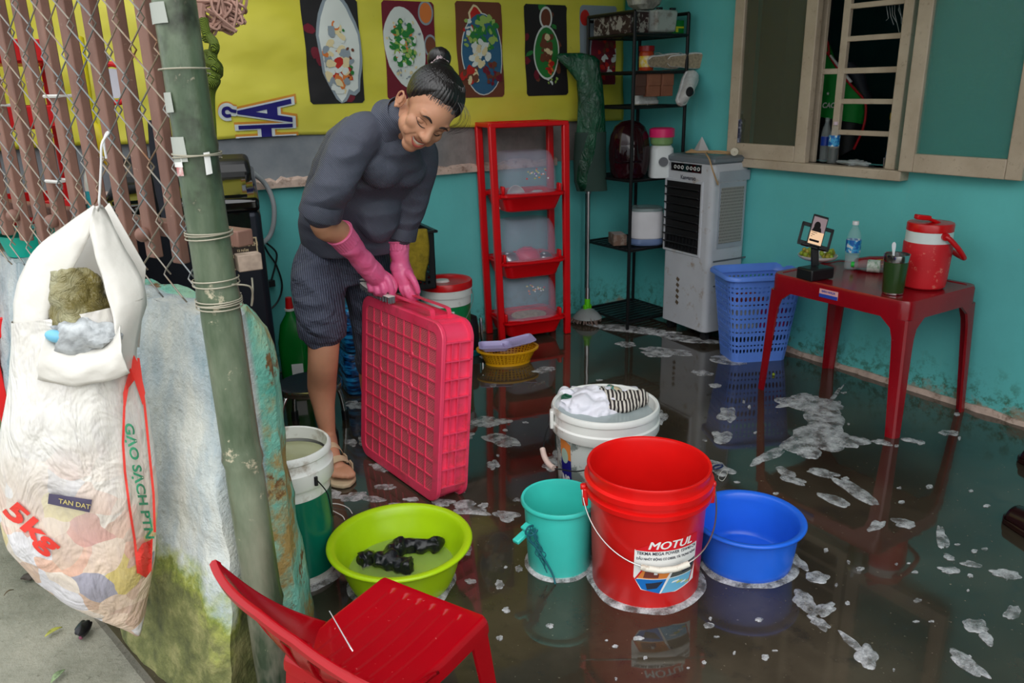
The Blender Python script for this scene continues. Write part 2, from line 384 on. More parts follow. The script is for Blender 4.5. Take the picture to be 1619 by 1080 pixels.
# ================================================================== BUCKETS AND BASINS ON THE WET FLOOR
def plastic(name, c, rough=.32, **k):
    k.setdefault('var', .05); return M(name, c, rough, **k)
WIRE = M('steel_wire', (190, 190, 188), .3, 1)
WHITEP = plastic('white_plastic', (232, 232, 228), dirt=(150, 130, 110), da=.25, ds=9)
RED = plastic('red_pail_plastic', (226, 22, 20), .28)
def wrap(b, rfn, phi0, z0, shrink=None):
    """bend a flat pattern (x across, y up, z = lift) round an upright body"""
    def fn(v):
        z = z0 + v.y; r = rfn(z); a = phi0 + v.x / r; r += v.z
        return (r * math.sin(a), -r * math.cos(a), z)
    return b.warp(fn)
def quad(b, pts, lift, mi): b.add([(x, y, lift) for x, y in pts], [tuple(range(len(pts)))], mi)
ink = lambda n, c, r=.45: M(n, c, r, var=0)
INK_WHITE, INK_RED, INK_DARK, INK_BLUE = ink('print_white', (235, 235, 232)), ink('print_red', (214, 20, 34)), ink('print_dark', (40, 44, 60)), ink('print_blue', (20, 110, 190))
INK_ORANGE, INK_SKY, INK_YELLOW, INK_GREY, INK_GREEN, INK_TEALD = ink('print_orange', (222, 132, 60)), ink('print_sky', (110, 180, 215)), ink('print_yellow', (200, 196, 90)), ink('print_grey', (84, 88, 84)), ink('print_green', (24, 120, 62)), ink('print_deep_teal', (18, 70, 88))
INK_BLACK, INK_CREAM, INK_NAVY = ink('print_black', (18, 18, 20)), ink('print_cream', (232, 222, 196)), ink('print_navy', (22, 24, 120))
def base_of(px, py, h): p = onZ(px, py, h); return Vector((p.x, p.y, 0))
RZ = -YAW
def interp(prof):
    def f(z):
        for (r0, z0), (r1, z1) in zip(prof, prof[1:]):
            if z0 <= z <= z1: return r0 + (r1 - r0) * (z - z0) / max(1e-6, z1 - z0)
        return prof[-1][0]
    return f
# ---- tall red oil pail
H = .352; B0 = base_of(1026, 731, H)
t = thing('oil_pail', 'tall bright red oil pail with white printed label on the wet floor', 'bucket', B0, RZ)
outer = [(.0, .0), (.139, 0), (.144, .006), (.153, .262), (.155, .268), (.166, .271), (.1675, .284), (.158, .288), (.158, .300), (.168, .303), (.169, .318), (.160, .322), (.160, .343), (.163, .350), (.161, .354)]
inner = [(.155, .352), (.152, .343), (.149, .26), (.139, .012), (.0, .010)]
b = MB(); b.lathe([(max(r, .001), z) for r, z in outer + inner], 96)
b.build('pail_body', RED, t, ang=50)
for sgn in (-1, 1):
    b = MB(); b.box((sgn * .168, 0, .262), (.014, .04, .05)); b.cyl((sgn * .165, 0, .285), (sgn * .180, 0, .285), .009, n=12)
    b.build('handle_ear', RED, t, bevel=.003)
pts = []
for i in range(41):
    a = PI * (i / 40) - PI / 2; sw = .10
    dx = math.sin(a) * .176 + .014 * math.cos(a); r_ = .158 + .018 * abs(math.sin(a)) ** 3
    pts.append((dx, -math.cos(a) ** 1.0 * .165, .286 - .150 * math.cos(a) ** .8 if math.cos(a) > 1e-6 else .286))
b = MB(); b.tube(pts, .0021, 8); ha = b.build('wire_handle', WIRE, t)
b = MB(); mid = [Vector(p) for p in pts]; gx = .024
def handle_pt(dx):
    i = min(range(41), key=lambda k: abs(pts[k][0] - dx)); return Vector(pts[i])
g0, g1 = handle_pt(-.042), handle_pt(.076); cg = [handle_pt(-.042 + .118 * k / 6) for k in range(7)]
b.tube([c_ + Vector((0, -.004, 0)) for c_ in cg], .0080, 14)
b.build('handle_grip', M('dirty_white_grip', (226, 220, 206), .5, dirt=(150, 120, 90), da=.4, ds=40), ha)
# label
rf = interp(outer[1:4]); L_ = MB()
W_, H_ = .160, .150
quad(L_, [(-.080, -.030), (-.062, -.066), (.02, -.078), (.076, -.062), (.080, .052), (-.080, .052)], .0004, 0)
quad(L_, [(-.080, .050), (.080, .050), (.080, .078), (.05, .078), (-.052, .068), (-.064, .060)], .0006, 1)
quad(L_, [(-.058, -.001), (.012, -.001), (-.004, -.032), (-.072, -.032)], .0006, 2)
quad(L_, [(-.066, -.034), (-.004, -.034), (-.020, -.076), (-.060, -.064), (-.076, -.036)], .0006, 3)
quad(L_, [(.016, -.001), (.078, .006), (.070, -.030), (.000, -.032)], .0006, 4)
quad(L_, [(-.001, -.034), (.068, -.032), (.056, -.064), (.018, -.076), (-.016, -.076)], .0006, 5)
quad(L_, [(-.052, -.046), (-.012, -.040), (-.026, -.060), (-.048, -.064)], .0010, 6)      # boat hull
quad(L_, [(-.058, -.029), (-.024, -.029), (-.022, -.018), (-.034, -.018), (-.036, -.010), (-.054, -.010)], .0010, 7)  # lorry
quad(L_, [(-.034, -.019), (-.026, -.019), (-.026, -.012), (-.034, -.012)], .0012, 0)
for k in range(4): quad(L_, [(.012 + k * .012, -.044 - k * .004), (.03 + k * .010, -.042 - k * .004), (.026 + k * .010, -.047 - k * .004), (.008 + k * .012, -.049 - k * .004)], .0010, 8 if k % 2 else 0)
quad(L_, [(.03, -.004), (.05, .004), (.07, -.008), (.062, -.022), (.036, -.024)], .0010, 6)
quad(L_, [(.012, -.001), (.016, -.001), (-.016, -.076), (-.020, -.076)], .0014, 0)
quad(L_, [(-.060, -.001), (-.056, -.001), (-.074, -.036), (-.078, -.036)], .0014, 1)
quad(L_, [(.074, -.01), (.078, -.006), (.060, -.062), (.056, -.064)], .0014, 1)
tx = text_mb('MOTUL', .031, 0, .25, 1.05)
for k_, (dx_, dy_) in enumerate(((-.0009, 0), (0, .0004), (.0009, 0), (0, -.0004))): L_.merge(tx, Matrix.Translation((.004 + dx_, .066 + dy_, .0010 + k_ * .00012)), 0)
for s_, sz, y_ in (('TEKMA MEGA POWER 15W40-CI4', .0125, .043), ('DẦU NHỚT ĐỘNG CƠ DIESEL TẢI TRỌNG NẶNG', .0092, .027)):
    tx = text_mb(s_, sz, .0003); x0 = min(v.x for v in tx.v); x1 = max(v.x for v in tx.v); k = .150 / (x1 - x0)
    L_.merge(tx, Matrix.Translation((-(x0 + x1) / 2 * k, y_, .0010)) @ Matrix.Diagonal((k, 1, 1, 1)), 6)
L_ = fine(L_, .012); L_.warp(lambda v: (v.x * 1.12, v.y, v.z)); wrap(L_, rf, math.radians(13), .128)
L_.build('printed_label', [INK_WHITE, INK_RED, INK_ORANGE, INK_BLUE, INK_GREY, INK_SKY, INK_DARK, ink('print_rust', (120, 60, 50)), INK_YELLOW], t)

# ---- turquoise bucket
TURQ = plastic('turquoise_plastic', (64, 205, 192), .3)
H = .21; B1 = base_of(884, 785, H)
t = thing('small_bucket', 'small turquoise bucket with cord tied to its handle stub', 'bucket', B1, RZ)
b = MB(); b.lathe([(.001, 0), (.086, 0), (.089, .004), (.098, .19), (.106, .196), (.108, .203), (.105, .21), (.099, .208), (.095, .19), (.085, .010), (.001, .008)], 72); b.build('bucket_body', TURQ, t, ang=50)
b = MB(); b.beam((-.085, -.045, .135), (-.125, -.085, .120), .022, .012); b.beam((-.10, -.06, .142), (-.083, -.045, .15), .03, .01); b.build('handle_stub', TURQ, t, bevel=.003)
CORD = M('teal_cord', (12, 92, 104), .7)
b = MB(); random.seed(3)
st = Vector((-.078, -.070, .150))
for k in range(5):
    q = [st + Vector((random.uniform(-.012, .012), -.006, .004 * k))]
    n_ = 5
    for i in range(1, n_ + 1): q.append(st + Vector((.006 * i + random.uniform(-.012, .012), -.008 - .001 * i, -.024 * i * (.6 + .12 * k))))
    q[-1].z = max(q[-1].z, .01)
    b.tube(catmull(q, 5), .0014, 5)
b.tube(catmull([st, st + Vector((-.012, -.012, -.02)), st + Vector((.01, -.012, -.05)), st + Vector((.035, -.018, -.09)), st + Vector((.055, -.026, -.13)), st + Vector((.060, -.04, -.1475))], 6), .0026, 6)
b.tube(catmull([st + Vector((.01, .02, .0)), st + Vector((-.01, -.008, .012)), st + Vector((-.018, -.014, -.004)), st + Vector((.0, -.01, -.012)), st + Vector((.016, -.0, 0))], 6), .003, 6)
b.build('tied_cord', CORD, t)

# ---- blue basin
BLUE = plastic('blue_basin_plastic', (36, 104, 226), .3)
H = .14; B2 = base_of(1183, 816, H)
def basin(name, label, base, r, rb, h, mat, cat='basin'):
    t = thing(name, label, cat, base, RZ)
    p = [(.001, 0.006), (rb * .8, .006), (rb * .82, 0), (rb, 0), (rb + .008, .006)]
    for k in range(1, 9):
        s_ = k / 8; p.append((rb + .008 + (r * .88 - rb - .008) * s_ ** .8, .006 + (h * .90 - .006) * s_))
    p += [(r * .94, h * .905), (r * .99, h * .93), (r, h * .965), (r * .985, h * .995), (r * .96, h), (r * .90, h * .985), (r * .87, h * .93)]
    for k in range(7, -1, -1):
        s_ = k / 8; p.append((rb - .002 + (r * .87 - rb + .002) * s_ ** .8, .014 + (h * .90 - .014) * s_))
    p += [(rb * .93, .011), (rb * .86, .013), (rb * .8, .011), (.001, .011)]
    b = MB(); b.lathe(p, 96); b.build('basin_body', mat, t, ang=60); return t
basin('wash_basin', 'round empty bright blue basin beside the tall red pail', B2, .158, .118, H, BLUE)

# ---- lime basin with soaking black cloth
LIME = plastic('lime_basin_plastic', (172, 210, 18), .3)
H = .135; B3 = base_of(632, 851, H)
tl = basin('wash_basin', 'round lime green basin holding shallow water', B3, .198, .128, H, LIME)
WATER = M('soapy_water', (222, 228, 170), .04, trans=.75, ior=1.33, var=0)
b = MB(); b.lathe([(.001, .048), (.151, .048)], 64); b.build('basin_water', M('basin_water_skin', (206, 222, 150), .05, trans=.6, ior=1.33, alpha=.55, var=0), tl)
BLACKC = M('wet_black_cloth', (20, 22, 26), .28, bump=.6, bs=40)
def cloth_roll(b, pts, r, seed=0, amp=.35, n=14, squash=.7):
    s0 = len(b.v); q = catmull(pts, 10); rs = [r * (.75 + .5 * abs(noise.noise(Vector((i * .13, seed, 0))))) * (1 if 2 < i < len(q) - 3 else .6) for i in range(len(q))]
    b.tube(q, rs, n)
    for i in range(s0, len(b.v)):
        v = b.v[i]; d = noise.fractal(v * 38 + Vector((seed, 0, 0)), 1, 2, 3) * amp * r; b.v[i] = v + Vector((d, d * .6, abs(d) * .5))
o_ = MB(); cx, cy = onZ(655, 882, .055).x - B3.x, onZ(655, 882, .055).y - B3.y
def bz(px, py, z=.055):
    p = onZ(px, py, z); return Vector((p.x, p.y, z))
cloth_roll(o_, [bz(566, 890, .05), bz(582, 884, .056), bz(600, 886, .060), bz(620, 893, .056), bz(640, 897, .052)], .026, 1, .55, 20)
cloth_roll(o_, [bz(655, 898, .052), bz(632, 896, .056), bz(617, 884, .062), bz(622, 870, .066), bz(645, 863, .066), bz(668, 864, .066), bz(688, 862, .070), bz(690, 852, .078)], .027, 5, .5, 20)
o = o_.build('wet_cloth', BLACKC); voxel(o, .0035, 2); tag(o, 'twisted wet black cloth soaking in the lime basin', 'cloth')

# ---- white paint bucket with laundry
H = .34; B4 = base_of(957, 636, H)
PAINTB = Mat('worn_paint_bucket'); c = PAINTB.mix(PAINTB.step(PAINTB.noise(9, 8, .75), .46, .50), (132, 142, 138), (214, 218, 214)); PAINTB.col(c); PAINTB.set(Roughness=.5); PAINTB = PAINTB.m
t = thing('paint_bucket', 'worn white paint bucket full of soaking white laundry', 'bucket', B4, RZ)
op = [(.001, 0), (.142, 0), (.146, .006), (.158, .262)]
b = MB(); b.lathe(op + [(.158, .30)], 96); b.lathe([(.156, .28), (.15, .2), (.140, .012), (.001, .01)], 72); b.build('bucket_wall', PAINTB, t, ang=50)
b = MB(); b.lathe([(.157, .262), (.170, .258), (.172, .262), (.173, .288), (.168, .293), (.167, .318), (.171, .321), (.172, .330), (.168, .339), (.163, .340), (.158, .336), (.155, .30), (.154, .24)], 96); b.build('rim_collar', WHITEP, t, ang=40)
DARKW = M('dark_wire', (50, 50, 52), .45, .8)
e0 = Vector((.02, -.176, .262)); e1 = Vector((-.168, -.03, .265))
b = MB(); b.tube(catmull([e0, e0 + Vector((-.004, -.008, -.01)), Vector((-.04, -.19, .215)), Vector((-.10, -.178, .190)), Vector((-.150, -.150, .183)), Vector((-.178, -.128, .183)), Vector((-.20, -.07, .205)), Vector((-.19, .0, .235)), Vector((-.176, .03, .262))], 8), .0022, 8)
ha = b.build('wire_handle', DARKW, t)
b = MB(); b.tube(catmull([(-.172, -.142, .184), (-.186, -.120, .187), (-.198, -.09, .197), (-.203, -.06, .21)], 5), .009, 12); b.build('handle_grip', M('pale_pink_grip', (214, 190, 180), .5), ha)
b = MB(); b.box((-.172, -.03, .30), (.012, .03, .06)); b.build('rim_tab', WHITEP, t, bevel=.004)
L_ = MB(); quad(L_, [(-.025, .02), (.025, .02), (.025, .075), (-.028, .095)], .001, 0); quad(L_, [(-.025, -.03), (.025, -.03), (.025, .02), (-.025, .02)], .001, 1)
quad(L_, [(-.025, -.11), (.025, -.11), (.025, -.03), (-.025, -.03)], .001, 1)
quad(L_, [(.018 * math.cos(a * PI / 8) - .004, .030 + .026 * math.sin(a * PI / 8)) for a in range(16)], .0016, 2)
tx = text_mb('NS', .046, .002); L_.merge(tx, Matrix.Translation((-.002, -.055, .0018)) @ Matrix.Diagonal((.7, 1, 1, 1)), 3)
quad(L_, [(-.025, -.092), (.025, -.085), (.025, -.080), (-.025, -.087)], .0016, 3)
L_ = fine(L_, .01); wrap(L_, interp(op[1:]), math.radians(-58), .165); L_.build('printed_label', [INK_ORANGE, INK_NAVY, ink('print_sage', (170, 196, 180)), INK_WHITE], t)
L_ = MB(); quad(L_, [(-.03, -.02), (.03, -.02), (.03, .022), (-.03, .022)], .001, 0); tx = text_mb('TOA', .02, .0006); L_.merge(tx, Matrix.Translation((0, .01, .0016)), 1); quad(L_, [(-.02, -.018), (.02, -.012), (.012, .0), (-.014, -.004)], .0016, 2)
L_ = fine(L_, .01); wrap(L_, interp(op[1:]), math.radians(42), .232); L_.build('printed_label', [M('label_lilac', (190, 192, 214), .5), INK_NAVY, INK_ORANGE], t)
# laundry
WC = M('wet_white_cloth', (232, 230, 240), .55, bump=.5, bs=30, sss=.0)
def lump(name, mat, label, px, py, z, r, seed, cat='laundry', group=None, vox=.0035, fold=.5):
    p = onZ(px, py, z); b = MB()
    random.seed(seed)
    for k in range(6):
        a = random.uniform(0, 6.28); q = p + Vector((math.cos(a) * r[0] * .35, math.sin(a) * r[1] * .35, random.uniform(-.2, .1) * r[2]))
        b.ball(q, (r[0] * .65, r[1] * .65, r[2] * .8), 24, 16, rot=(0, random.uniform(-.3, .3), a))
    def fn(v):
        w = v * 24 + Vector((seed, 0, 0)); n1 = noise.noise(Vector((w.x * 1.6 + 2 * noise.noise(w * .5), w.y * .8, w.z * .5))); f_ = (abs(n1) * 2 - .5) * fold
        d = v - p; d.z *= 1
        return v + d * f_ * .5
    b.warp(fn); o = b.build(name, mat); voxel(o, vox, 2, .4); return tag(o, label, cat, group)
zc = .318
t_w = lump('white_cloth', WC, 'largest white wet cloth heaped in the middle of the worn bucket', 935, 638, .306, (.105, .115, .055), 11)
lump('white_cloth', WC, 'white wet cloth lying behind the striped one at the far rim', 992, 626, .308, (.085, .07, .030), 21)
lump('white_cloth', WC, 'white wet cloth poking up at the bucket rim above the tab', 896, 626, .318, (.034, .04, .040), 31)
GRN = Mat('green_beige_print'); c = GRN.ramp(GRN.noise(28, 2), [(.40, (18, 92, 88)), (.5, (60, 130, 120)), (.56, (190, 172, 140)), (.7, (226, 220, 206))], 'CONSTANT'); GRN.col(c); GRN.set(Roughness=.5); GRN = GRN.m
lump('patterned_cloth', GRN, 'teal and beige patterned wet cloth at the back of the laundry', 965, 622, .322, (.045, .032, .034), 41, vox=.003)
G2 = Mat('dark_green_print'); c = G2.ramp(G2.noise(40, 2), [(.42, (10, 70, 50)), (.5, (24, 110, 76)), (.6, (200, 206, 196))], 'CONSTANT'); G2.col(c); G2.set(Roughness=.5)
lump('printed_cloth', G2.m, 'small dark green printed cloth by the near rim of the laundry', 898, 632, .322, (.022, .026, .024), 51, vox=.003)
lump('pink_cloth', M('pink_cloth', (205, 84, 110), .6), 'tiny pink bit of cloth beside the green printed one', 907, 637, .322, (.010, .012, .014), 61, vox=.002)
STR = Mat('black_white_stripes'); wv = STR.n('ShaderNodeTexWave'); wv.inputs['Scale'].default_value = 26; wv.inputs['Distortion'].default_value = 2.5; wv.inputs['Detail Scale'].default_value = .8
mp = STR.n('ShaderNodeMapping'); mp.inputs['Rotation'].default_value = (0, 0, .5); STR.L(STR.co, mp.inputs[0]); STR.L(mp.outputs[0], wv.inputs[0])
c = STR.ramp(wv.outputs['Fac'], [(.45, (36, 28, 28)), (.6, (206, 198, 188))]); STR.col(c); STR.set(Roughness=.8); STR.bump(wv.outputs['Fac'], .4, .004)
b = MB(); random.seed(9)
p0 = [onZ(x, y, .325) for x, y in ((944, 622), (962, 630), (985, 632), (1005, 630), (1024, 631))]
cloth_roll(b, p0, .034, 3, .4, 16); p1 = [onZ(x, y, .318) for x, y in ((950, 634), (970, 642), (990, 643), (1008, 636))]; cloth_roll(b, p1, .026, 7, .4, 16)
o = b.build('striped_cloth', STR.m); voxel(o, .003, 2); tag(o, 'black and cream striped wet cloth on top of the laundry', 'laundry')
b = MB(); b.lathe([(.001, .302), (.156, .302)], 48); b.build('laundry_water', M('grey_wash_water', (178, 190, 192), .06, var=.1, alpha=.9), t)

# ---- white and green paint bucket half behind the wall end
H = .40; B5 = base_of(462, 752, H); B5 = Vector((.520, 2.00, 0))
t = thing('paint_bucket', 'white collared green bucket full of water behind the peeling wall end', 'bucket', B5, RZ)
GREENB = plastic('dark_green_print_bucket', (10, 106, 84), .18)
b = MB(); b.lathe([(.001, 0), (.098, 0), (.100, .006), (.104, .03)], 64); b.lathe([(.108, .262), (.108, .34), (.104, .34), (.10, .02), (.001, .02)], 64); b.build('bucket_wall', WHITEP, t)
b = MB(); b.lathe([(.1045, .028), (.109, .262)], 64); b.build('green_print', GREENB, t)
b = MB(); b.lathe([(.108, .300), (.118, .296), (.121, .302), (.122, .342), (.117, .348), (.116, .37), (.120, .374), (.120, .388), (.115, .394), (.110, .392), (.107, .36)], 80); b.build('rim_collar', WHITEP, t, ang=40)
b = MB(); b.lathe([(.001, .350), (.1075, .350)], 48); b.build('bucket_water', M('murky_water', (176, 178, 140), .05, var=.08), t)
b = MB(); p = Vector((.095, -.075, .32)); b.tube([p + Vector((0, -.006, .012)), p + Vector((0, -.008, -.012))], .005, 8); b.tube(catmull([p, p + Vector((.03, -.02, -.03)), p + Vector((.035, -.01, -.1)), p + Vector((.03, .03, -.12))], 6), .0018, 6); b.build('wire_handle', DARKW, t)
# loop of white string lying by the lime basin
b = MB(); pz = lambda x, y, z=.004: onZ(x, y, z)
b.tube(catmull([pz(508, 800), pz(520, 805), pz(540, 815, .006), pz(545, 822)], 6), .0016, 6); b.tube(catmull([pz(508, 800), pz(520, 797, .006), pz(535, 797, .008), pz(550, 803, .006), pz(557, 812, .004)], 6), .0016, 6)
tag(b.build('white_string', M('white_string', (232, 230, 226), .5)), 'loop of thin white string lying beside the lime basin', 'string')
# ================================================================== FENCE ON THE LOW WALL, BAMBOO POST, SACK
RUSTP = Mat('brown_primer'); g = RUSTP.geo(); c = RUSTP.ramp(RUSTP.noise(9, 5, .6, g, (1, 1, .4)), [(.3, (112, 78, 68)), (.6, (146, 108, 94))]); c = RUSTP.mix(RUSTP.step(RUSTP.noise(60, 5, .7, g), .66, .74), c, (196, 172, 150)); RUSTP.col(c); RUSTP.set(Roughness=.6); RUSTP = RUSTP.m
FD = Vector((-.394, .919, 0)); FN = Vector((-.919, -.394, 0))          # along the fence (away from the camera) / outwards
F0 = Vector((.315, 1.70, 0))
t = thing('slat_fence', 'brown painted steel slat fence standing on the low wall', 'fence', F0 + Vector((0, 0, .86)))
INN = -FN * .055
for k in range(18):
    p = F0 + FD * (.055 + k * .100) + INN; dz = .935 + (.01 * math.sin(k * 7))
    b = MB(); s0 = len(b.v); b.box((0, 0, (dz + 2.05) / 2), (.023, .034, 2.05 - dz)); b.xf(Matrix.Translation(p) @ Matrix.Rotation(math.radians(24), 4, 'Z')); b.build('slat', RUSTP, t, world=True, bevel=.003)
b = MB(); b.beam(F0 - FD * .02 + INN * 1.0 + Vector((0, 0, 1.005)) - FN * .045, F0 + FD * 2.05 + INN * 1.0 + Vector((0, 0, 1.005)) - FN * .045, .04, .035); b.build('rail', RUSTP, t, world=True, bevel=.003)
for k in range(0, 18, 2):
    p = F0 + FD * (.055 + k * .100) + INN + FN * .022 + Vector((0, 0, 1.0)); b = MB(); b.ball(p, .017, 16, 8); b.build('bolt_cap', RUSTP, t, world=True)
GALV = Mat('galvanised_wire'); c = GALV.ramp(GALV.noise(9, 3, .6, GALV.geo()), [(.4, (128, 134, 136)), (.6, (160, 146, 128)), (.72, (140, 96, 66))]); GALV.col(c); GALV.set(Metallic=.6, Roughness=.45); GALV = GALV.m
b = MB(); pw, ph = .0425, .112; W0 = FN * .012
for k in range(46):
    pts = []; z = .885 + (.056 if k % 2 else 0)
    for j in range(42):
        side = j % 2; zz = z + j * ph * .5
        if zz > 1.95: break
        s_ = (k + side) * pw + (-.006 if side == 0 else .006) - .02; o_ = (.0035 if (j + k) % 2 else -.0035)
        pts += [F0 + FD * s_ + W0 + FN * (.004 if side else -.004) + Vector((0, 0, zz - .006)), F0 + FD * s_ + W0 + FN * (-.004 if side else .004) + Vector((0, 0, zz + .006))]
    b.tube(pts, .0018, 6)
t2 = tag(b.build('chain_link_fence', GALV), 'diamond chain link wire mesh stretched in front of the brown slats', 'wire fence')
b = MB(); q = lambda s_, z: F0 + FD * s_ + FN * .022 + Vector((0, 0, z)); b.tube(catmull([q(.21, 1.008), q(.26, 1.012), q(.31, 1.006), q(.36, 1.01)], 4), .0016, 6); b.build('tie_wire', M('rusty_wire', (110, 78, 60), .7, .4), t2)
TIEW = plastic('white_cable_tie', (220, 218, 214), .4)
for s_, z in ((1.02, 1.13), (.86, 1.28), (.62, 1.10), (1.3, 1.35), (.55, 1.30), (1.2, 1.12)):
    p = F0 + FD * s_ + INN; b = MB(); b.tube([p + (Matrix.Rotation(math.radians(24), 3, 'Z') @ Vector((x, y, 0))) + Vector((0, 0, z)) for x, y in ((-.018, -.030), (.018, -.030), (.018, .030), (-.018, .030))], .0045, 6, closed=True); b.build('cable_tie', TIEW, t, world=True)
# ---- bamboo post, wires round it
BAM = Mat('weathered_bamboo'); g = BAM.geo(); c = BAM.ramp(BAM.noise(5, 6, .62, g, (1, 1, .35)), [(.3, (40, 54, 38)), (.5, (78, 94, 72)), (.68, (130, 140, 118))]); c = BAM.mix(BAM.step(BAM.noise(16, 7, .7, g), .63, .68), c, (196, 186, 160)); c = BAM.mix(BAM.step(BAM.noise(4, 5, .6, g), .60, .68), c, (48, 50, 40))
zc_ = BAM.sep(g)[2]; c = BAM.mix(BAM.math('MULTIPLY', BAM.step(zc_, .55, .15), BAM.step(BAM.noise(7, 5, .7, g, (1, 1, .3)), .42, .62)), c, (140, 134, 118)); BAM.col(c); BAM.set(Roughness=.34); BAM.bump(BAM.noise(30, 5, .65, g, (1, 1, .4)), .35, .006); BAM = BAM.m
P0 = Vector((.320, 1.545, -.03)); P1 = Vector((.300, 1.565, 1.95)); t = thing('bamboo_post', 'thick green bamboo post at the end of the low wall', 'post', (P0.x, P0.y, 0))
b = MB(); pr = []; ax = (P1 - P0)
for i in range(100):
    s_ = i / 99; z = s_ * 1.98; r = .0395 - .0045 * s_
    for zn in (.28, .62, .965, 1.235, 1.60):
        d = abs(z - zn); r += .0035 * math.exp(-(d / .012) ** 2) - .0015 * math.exp(-((z - zn + .02) / .01) ** 2)
    pr.append([P0 + ax * s_ + Vector((math.cos(2 * PI * k / 40), math.sin(2 * PI * k / 40), 0)) * r * (1 + .02 * noise.noise(Vector((k * .3, z * 4, 0)))) for k in range(40)])
b.rings(pr); b.build('bamboo_culm', BAM, t, world=True, ang=60)
LW = M('binding_wire', (176, 170, 152), .5, .3)
def ring_(z, n=2, tail=None):
    b = MB(); pts = []
    for i in range(n * 24 + 1):
        a = 2 * PI * i / 24; c0 = P0 + ax * ((z + .03) / 1.98); pts.append(c0 + Vector((math.cos(a) * .0425, math.sin(a) * .0425, .004 * math.sin(a * .5 + z * 9) + .0035 * i / 24)))
    if tail: pts = pts + [pts[-1] + Vector(v) for v in tail]
    b.tube(pts, .0014, 6); b.build('wire_binding', LW, t, world=True)
ring_(1.19); ring_(1.045, 3); ring_(.955, 2); ring_(.91, 3); ring_(1.335, 1); ring_(.925, 1)
b = MB(); b.tube(catmull([P0 + Vector((.01, -.02, .985)), P0 + Vector((.045, -.015, .975)), P0 + Vector((.052, .0, .95)), P0 + Vector((.05, .01, .93)), P0 + Vector((.056, .01, .96)), P0 + Vector((.058, .012, .985))], 5), .0018, 6); b.build('wire_tail', LW, t, world=True)
PAP = ink('old_paper', (176, 180, 172), .7)
for phi, z, w, h, mt in ((-.62, 1.43, .05, .035, PAP), (-.75, 1.285, .03, .035, PAP), (-.62, 1.205, .045, .045, PAP), (-.78, 1.185, .034, .022, INK_WHITE), (-.62, 1.168, .02, .018, M('pink_torn_print', (190, 110, 110), .6, dirt=(230, 220, 214), da=.9, ds=60)), (.78, 1.18, .012, .04, INK_WHITE)):
    b = MB(); quad(b, [(-w / 2, -h / 2), (w / 2, -h / 2 * .9), (w / 2 * .9, h / 2), (-w / 2, h / 2 * .95)], .0006, 0); b = fine(b, .008); c0 = P0 + ax * ((z + .03) / 1.98)
    b.warp(lambda v: (c0.x + .0402 * math.sin(phi + YAW * -1 + v.x / .04) * 1.0, c0.y - .0402 * math.cos(phi - YAW + v.x / .04), c0.z + v.y)); b.build('torn_sticker', mt, t, world=True, flat=True)
b = MB(); p = P0 + Vector((.052, .0, 1.02)); s0 = len(b.v); b.box(p + Vector((.0, -.0, 0)), (.045, .030, .032)); b.build('wood_block', M('old_wood', (170, 150, 134), .8, var=.2, vs=30), t, world=True, bevel=.002)
b = MB(); b.tube(catmull([onZ(425, 822, .22) + Vector((0, 0, 0)), onZ(440, 812, .23), onZ(447, 818, .225), onZ(436, 826, .215), onZ(424, 826, .21)], 4), .004, 6); b.build('rope_end', M('frayed_rope', (176, 152, 130), .9), t, world=True)

# ---- mop yarn and green rope hung behind the post
YARN = M('brown_yarn', (176, 138, 124), .95, var=.12, vs=30)
t = thing('mop_head', 'brown pink yarn mop head hanging behind the bamboo post', 'mop head', at(345, 10, 1.72)); random.seed(12)
b = MB(); c0 = at(340, 8, 1.75)
for k in range(46):
    a = random.uniform(-.5, 1); st = c0 + _R * random.uniform(-.05, .02) + _U * random.uniform(-.01, .05); e = c0 + _R * (random.uniform(-.01, .065)) + _U * random.uniform(-.065, -.015) + _fh * random.uniform(-.02, .03)
    b.tube(catmull([st, c0 + _R * random.uniform(.0, .06) + _U * random.uniform(-.02, .04) + _fh * random.uniform(-.03, .03), e, e + _R * -.03 + _U * .012], 5), .0032, 5)
for k in range(16):
    st = c0 + _R * random.uniform(-.075, -.02) + _U * .03; b.tube(catmull([st, c0 + _R * random.uniform(-.13, -.09) + _U * random.uniform(-.02, .01), c0 + _R * random.uniform(-.13, -.10) + _U * random.uniform(-.10, -.06) + _fh * .03], 5), .003, 5)
b.tube(catmull([c0 + _R * -.03 + _U * .0, c0 + _R * -.03 + _U * -.03, c0 + _R * -.012 + _U * -.062], 4), .011, 8)
b.build('yarn_strands', YARN, t, world=True)
ROPE = Mat('green_rope'); wv = ROPE.n('ShaderNodeTexWave'); wv.inputs['Scale'].default_value = 130; wv.bands_direction = 'DIAGONAL'; ROPE.L(ROPE.geo(), wv.inputs[0]); ROPE.col(ROPE.ramp(wv.outputs['Fac'], [(.2, (50, 72, 14)), (.8, (138, 160, 44))])); ROPE.set(Roughness=.8); ROPE.bump(wv.outputs['Fac'], .8, .004); ROPE = ROPE.m
t = thing('green_rope', 'knotted olive green rope hanging behind the bamboo post', 'rope', at(335, 120, 1.7)); b = MB(); A_ = lambda x, y, w=1.70: at(x, y, w)
b.tube(catmull([A_(322, 30), A_(326, 52), A_(332, 60), A_(340, 72, 1.67), A_(336, 84), A_(326, 86, 1.73), A_(328, 98), A_(340, 104, 1.67), A_(346, 116), A_(336, 124, 1.73), A_(328, 120), A_(334, 132, 1.67), A_(342, 128), A_(334, 145), A_(333, 170), A_(335, 200), A_(336, 226)], 6), .0095, 10)
b.tube(catmull([A_(325, 60, 1.72), A_(338, 66, 1.74), A_(336, 92, 1.68), A_(346, 108, 1.72), A_(340, 122, 1.68), A_(330, 112, 1.68)], 6), .010, 10)
b.build('rope_strand', ROPE, t, world=True)
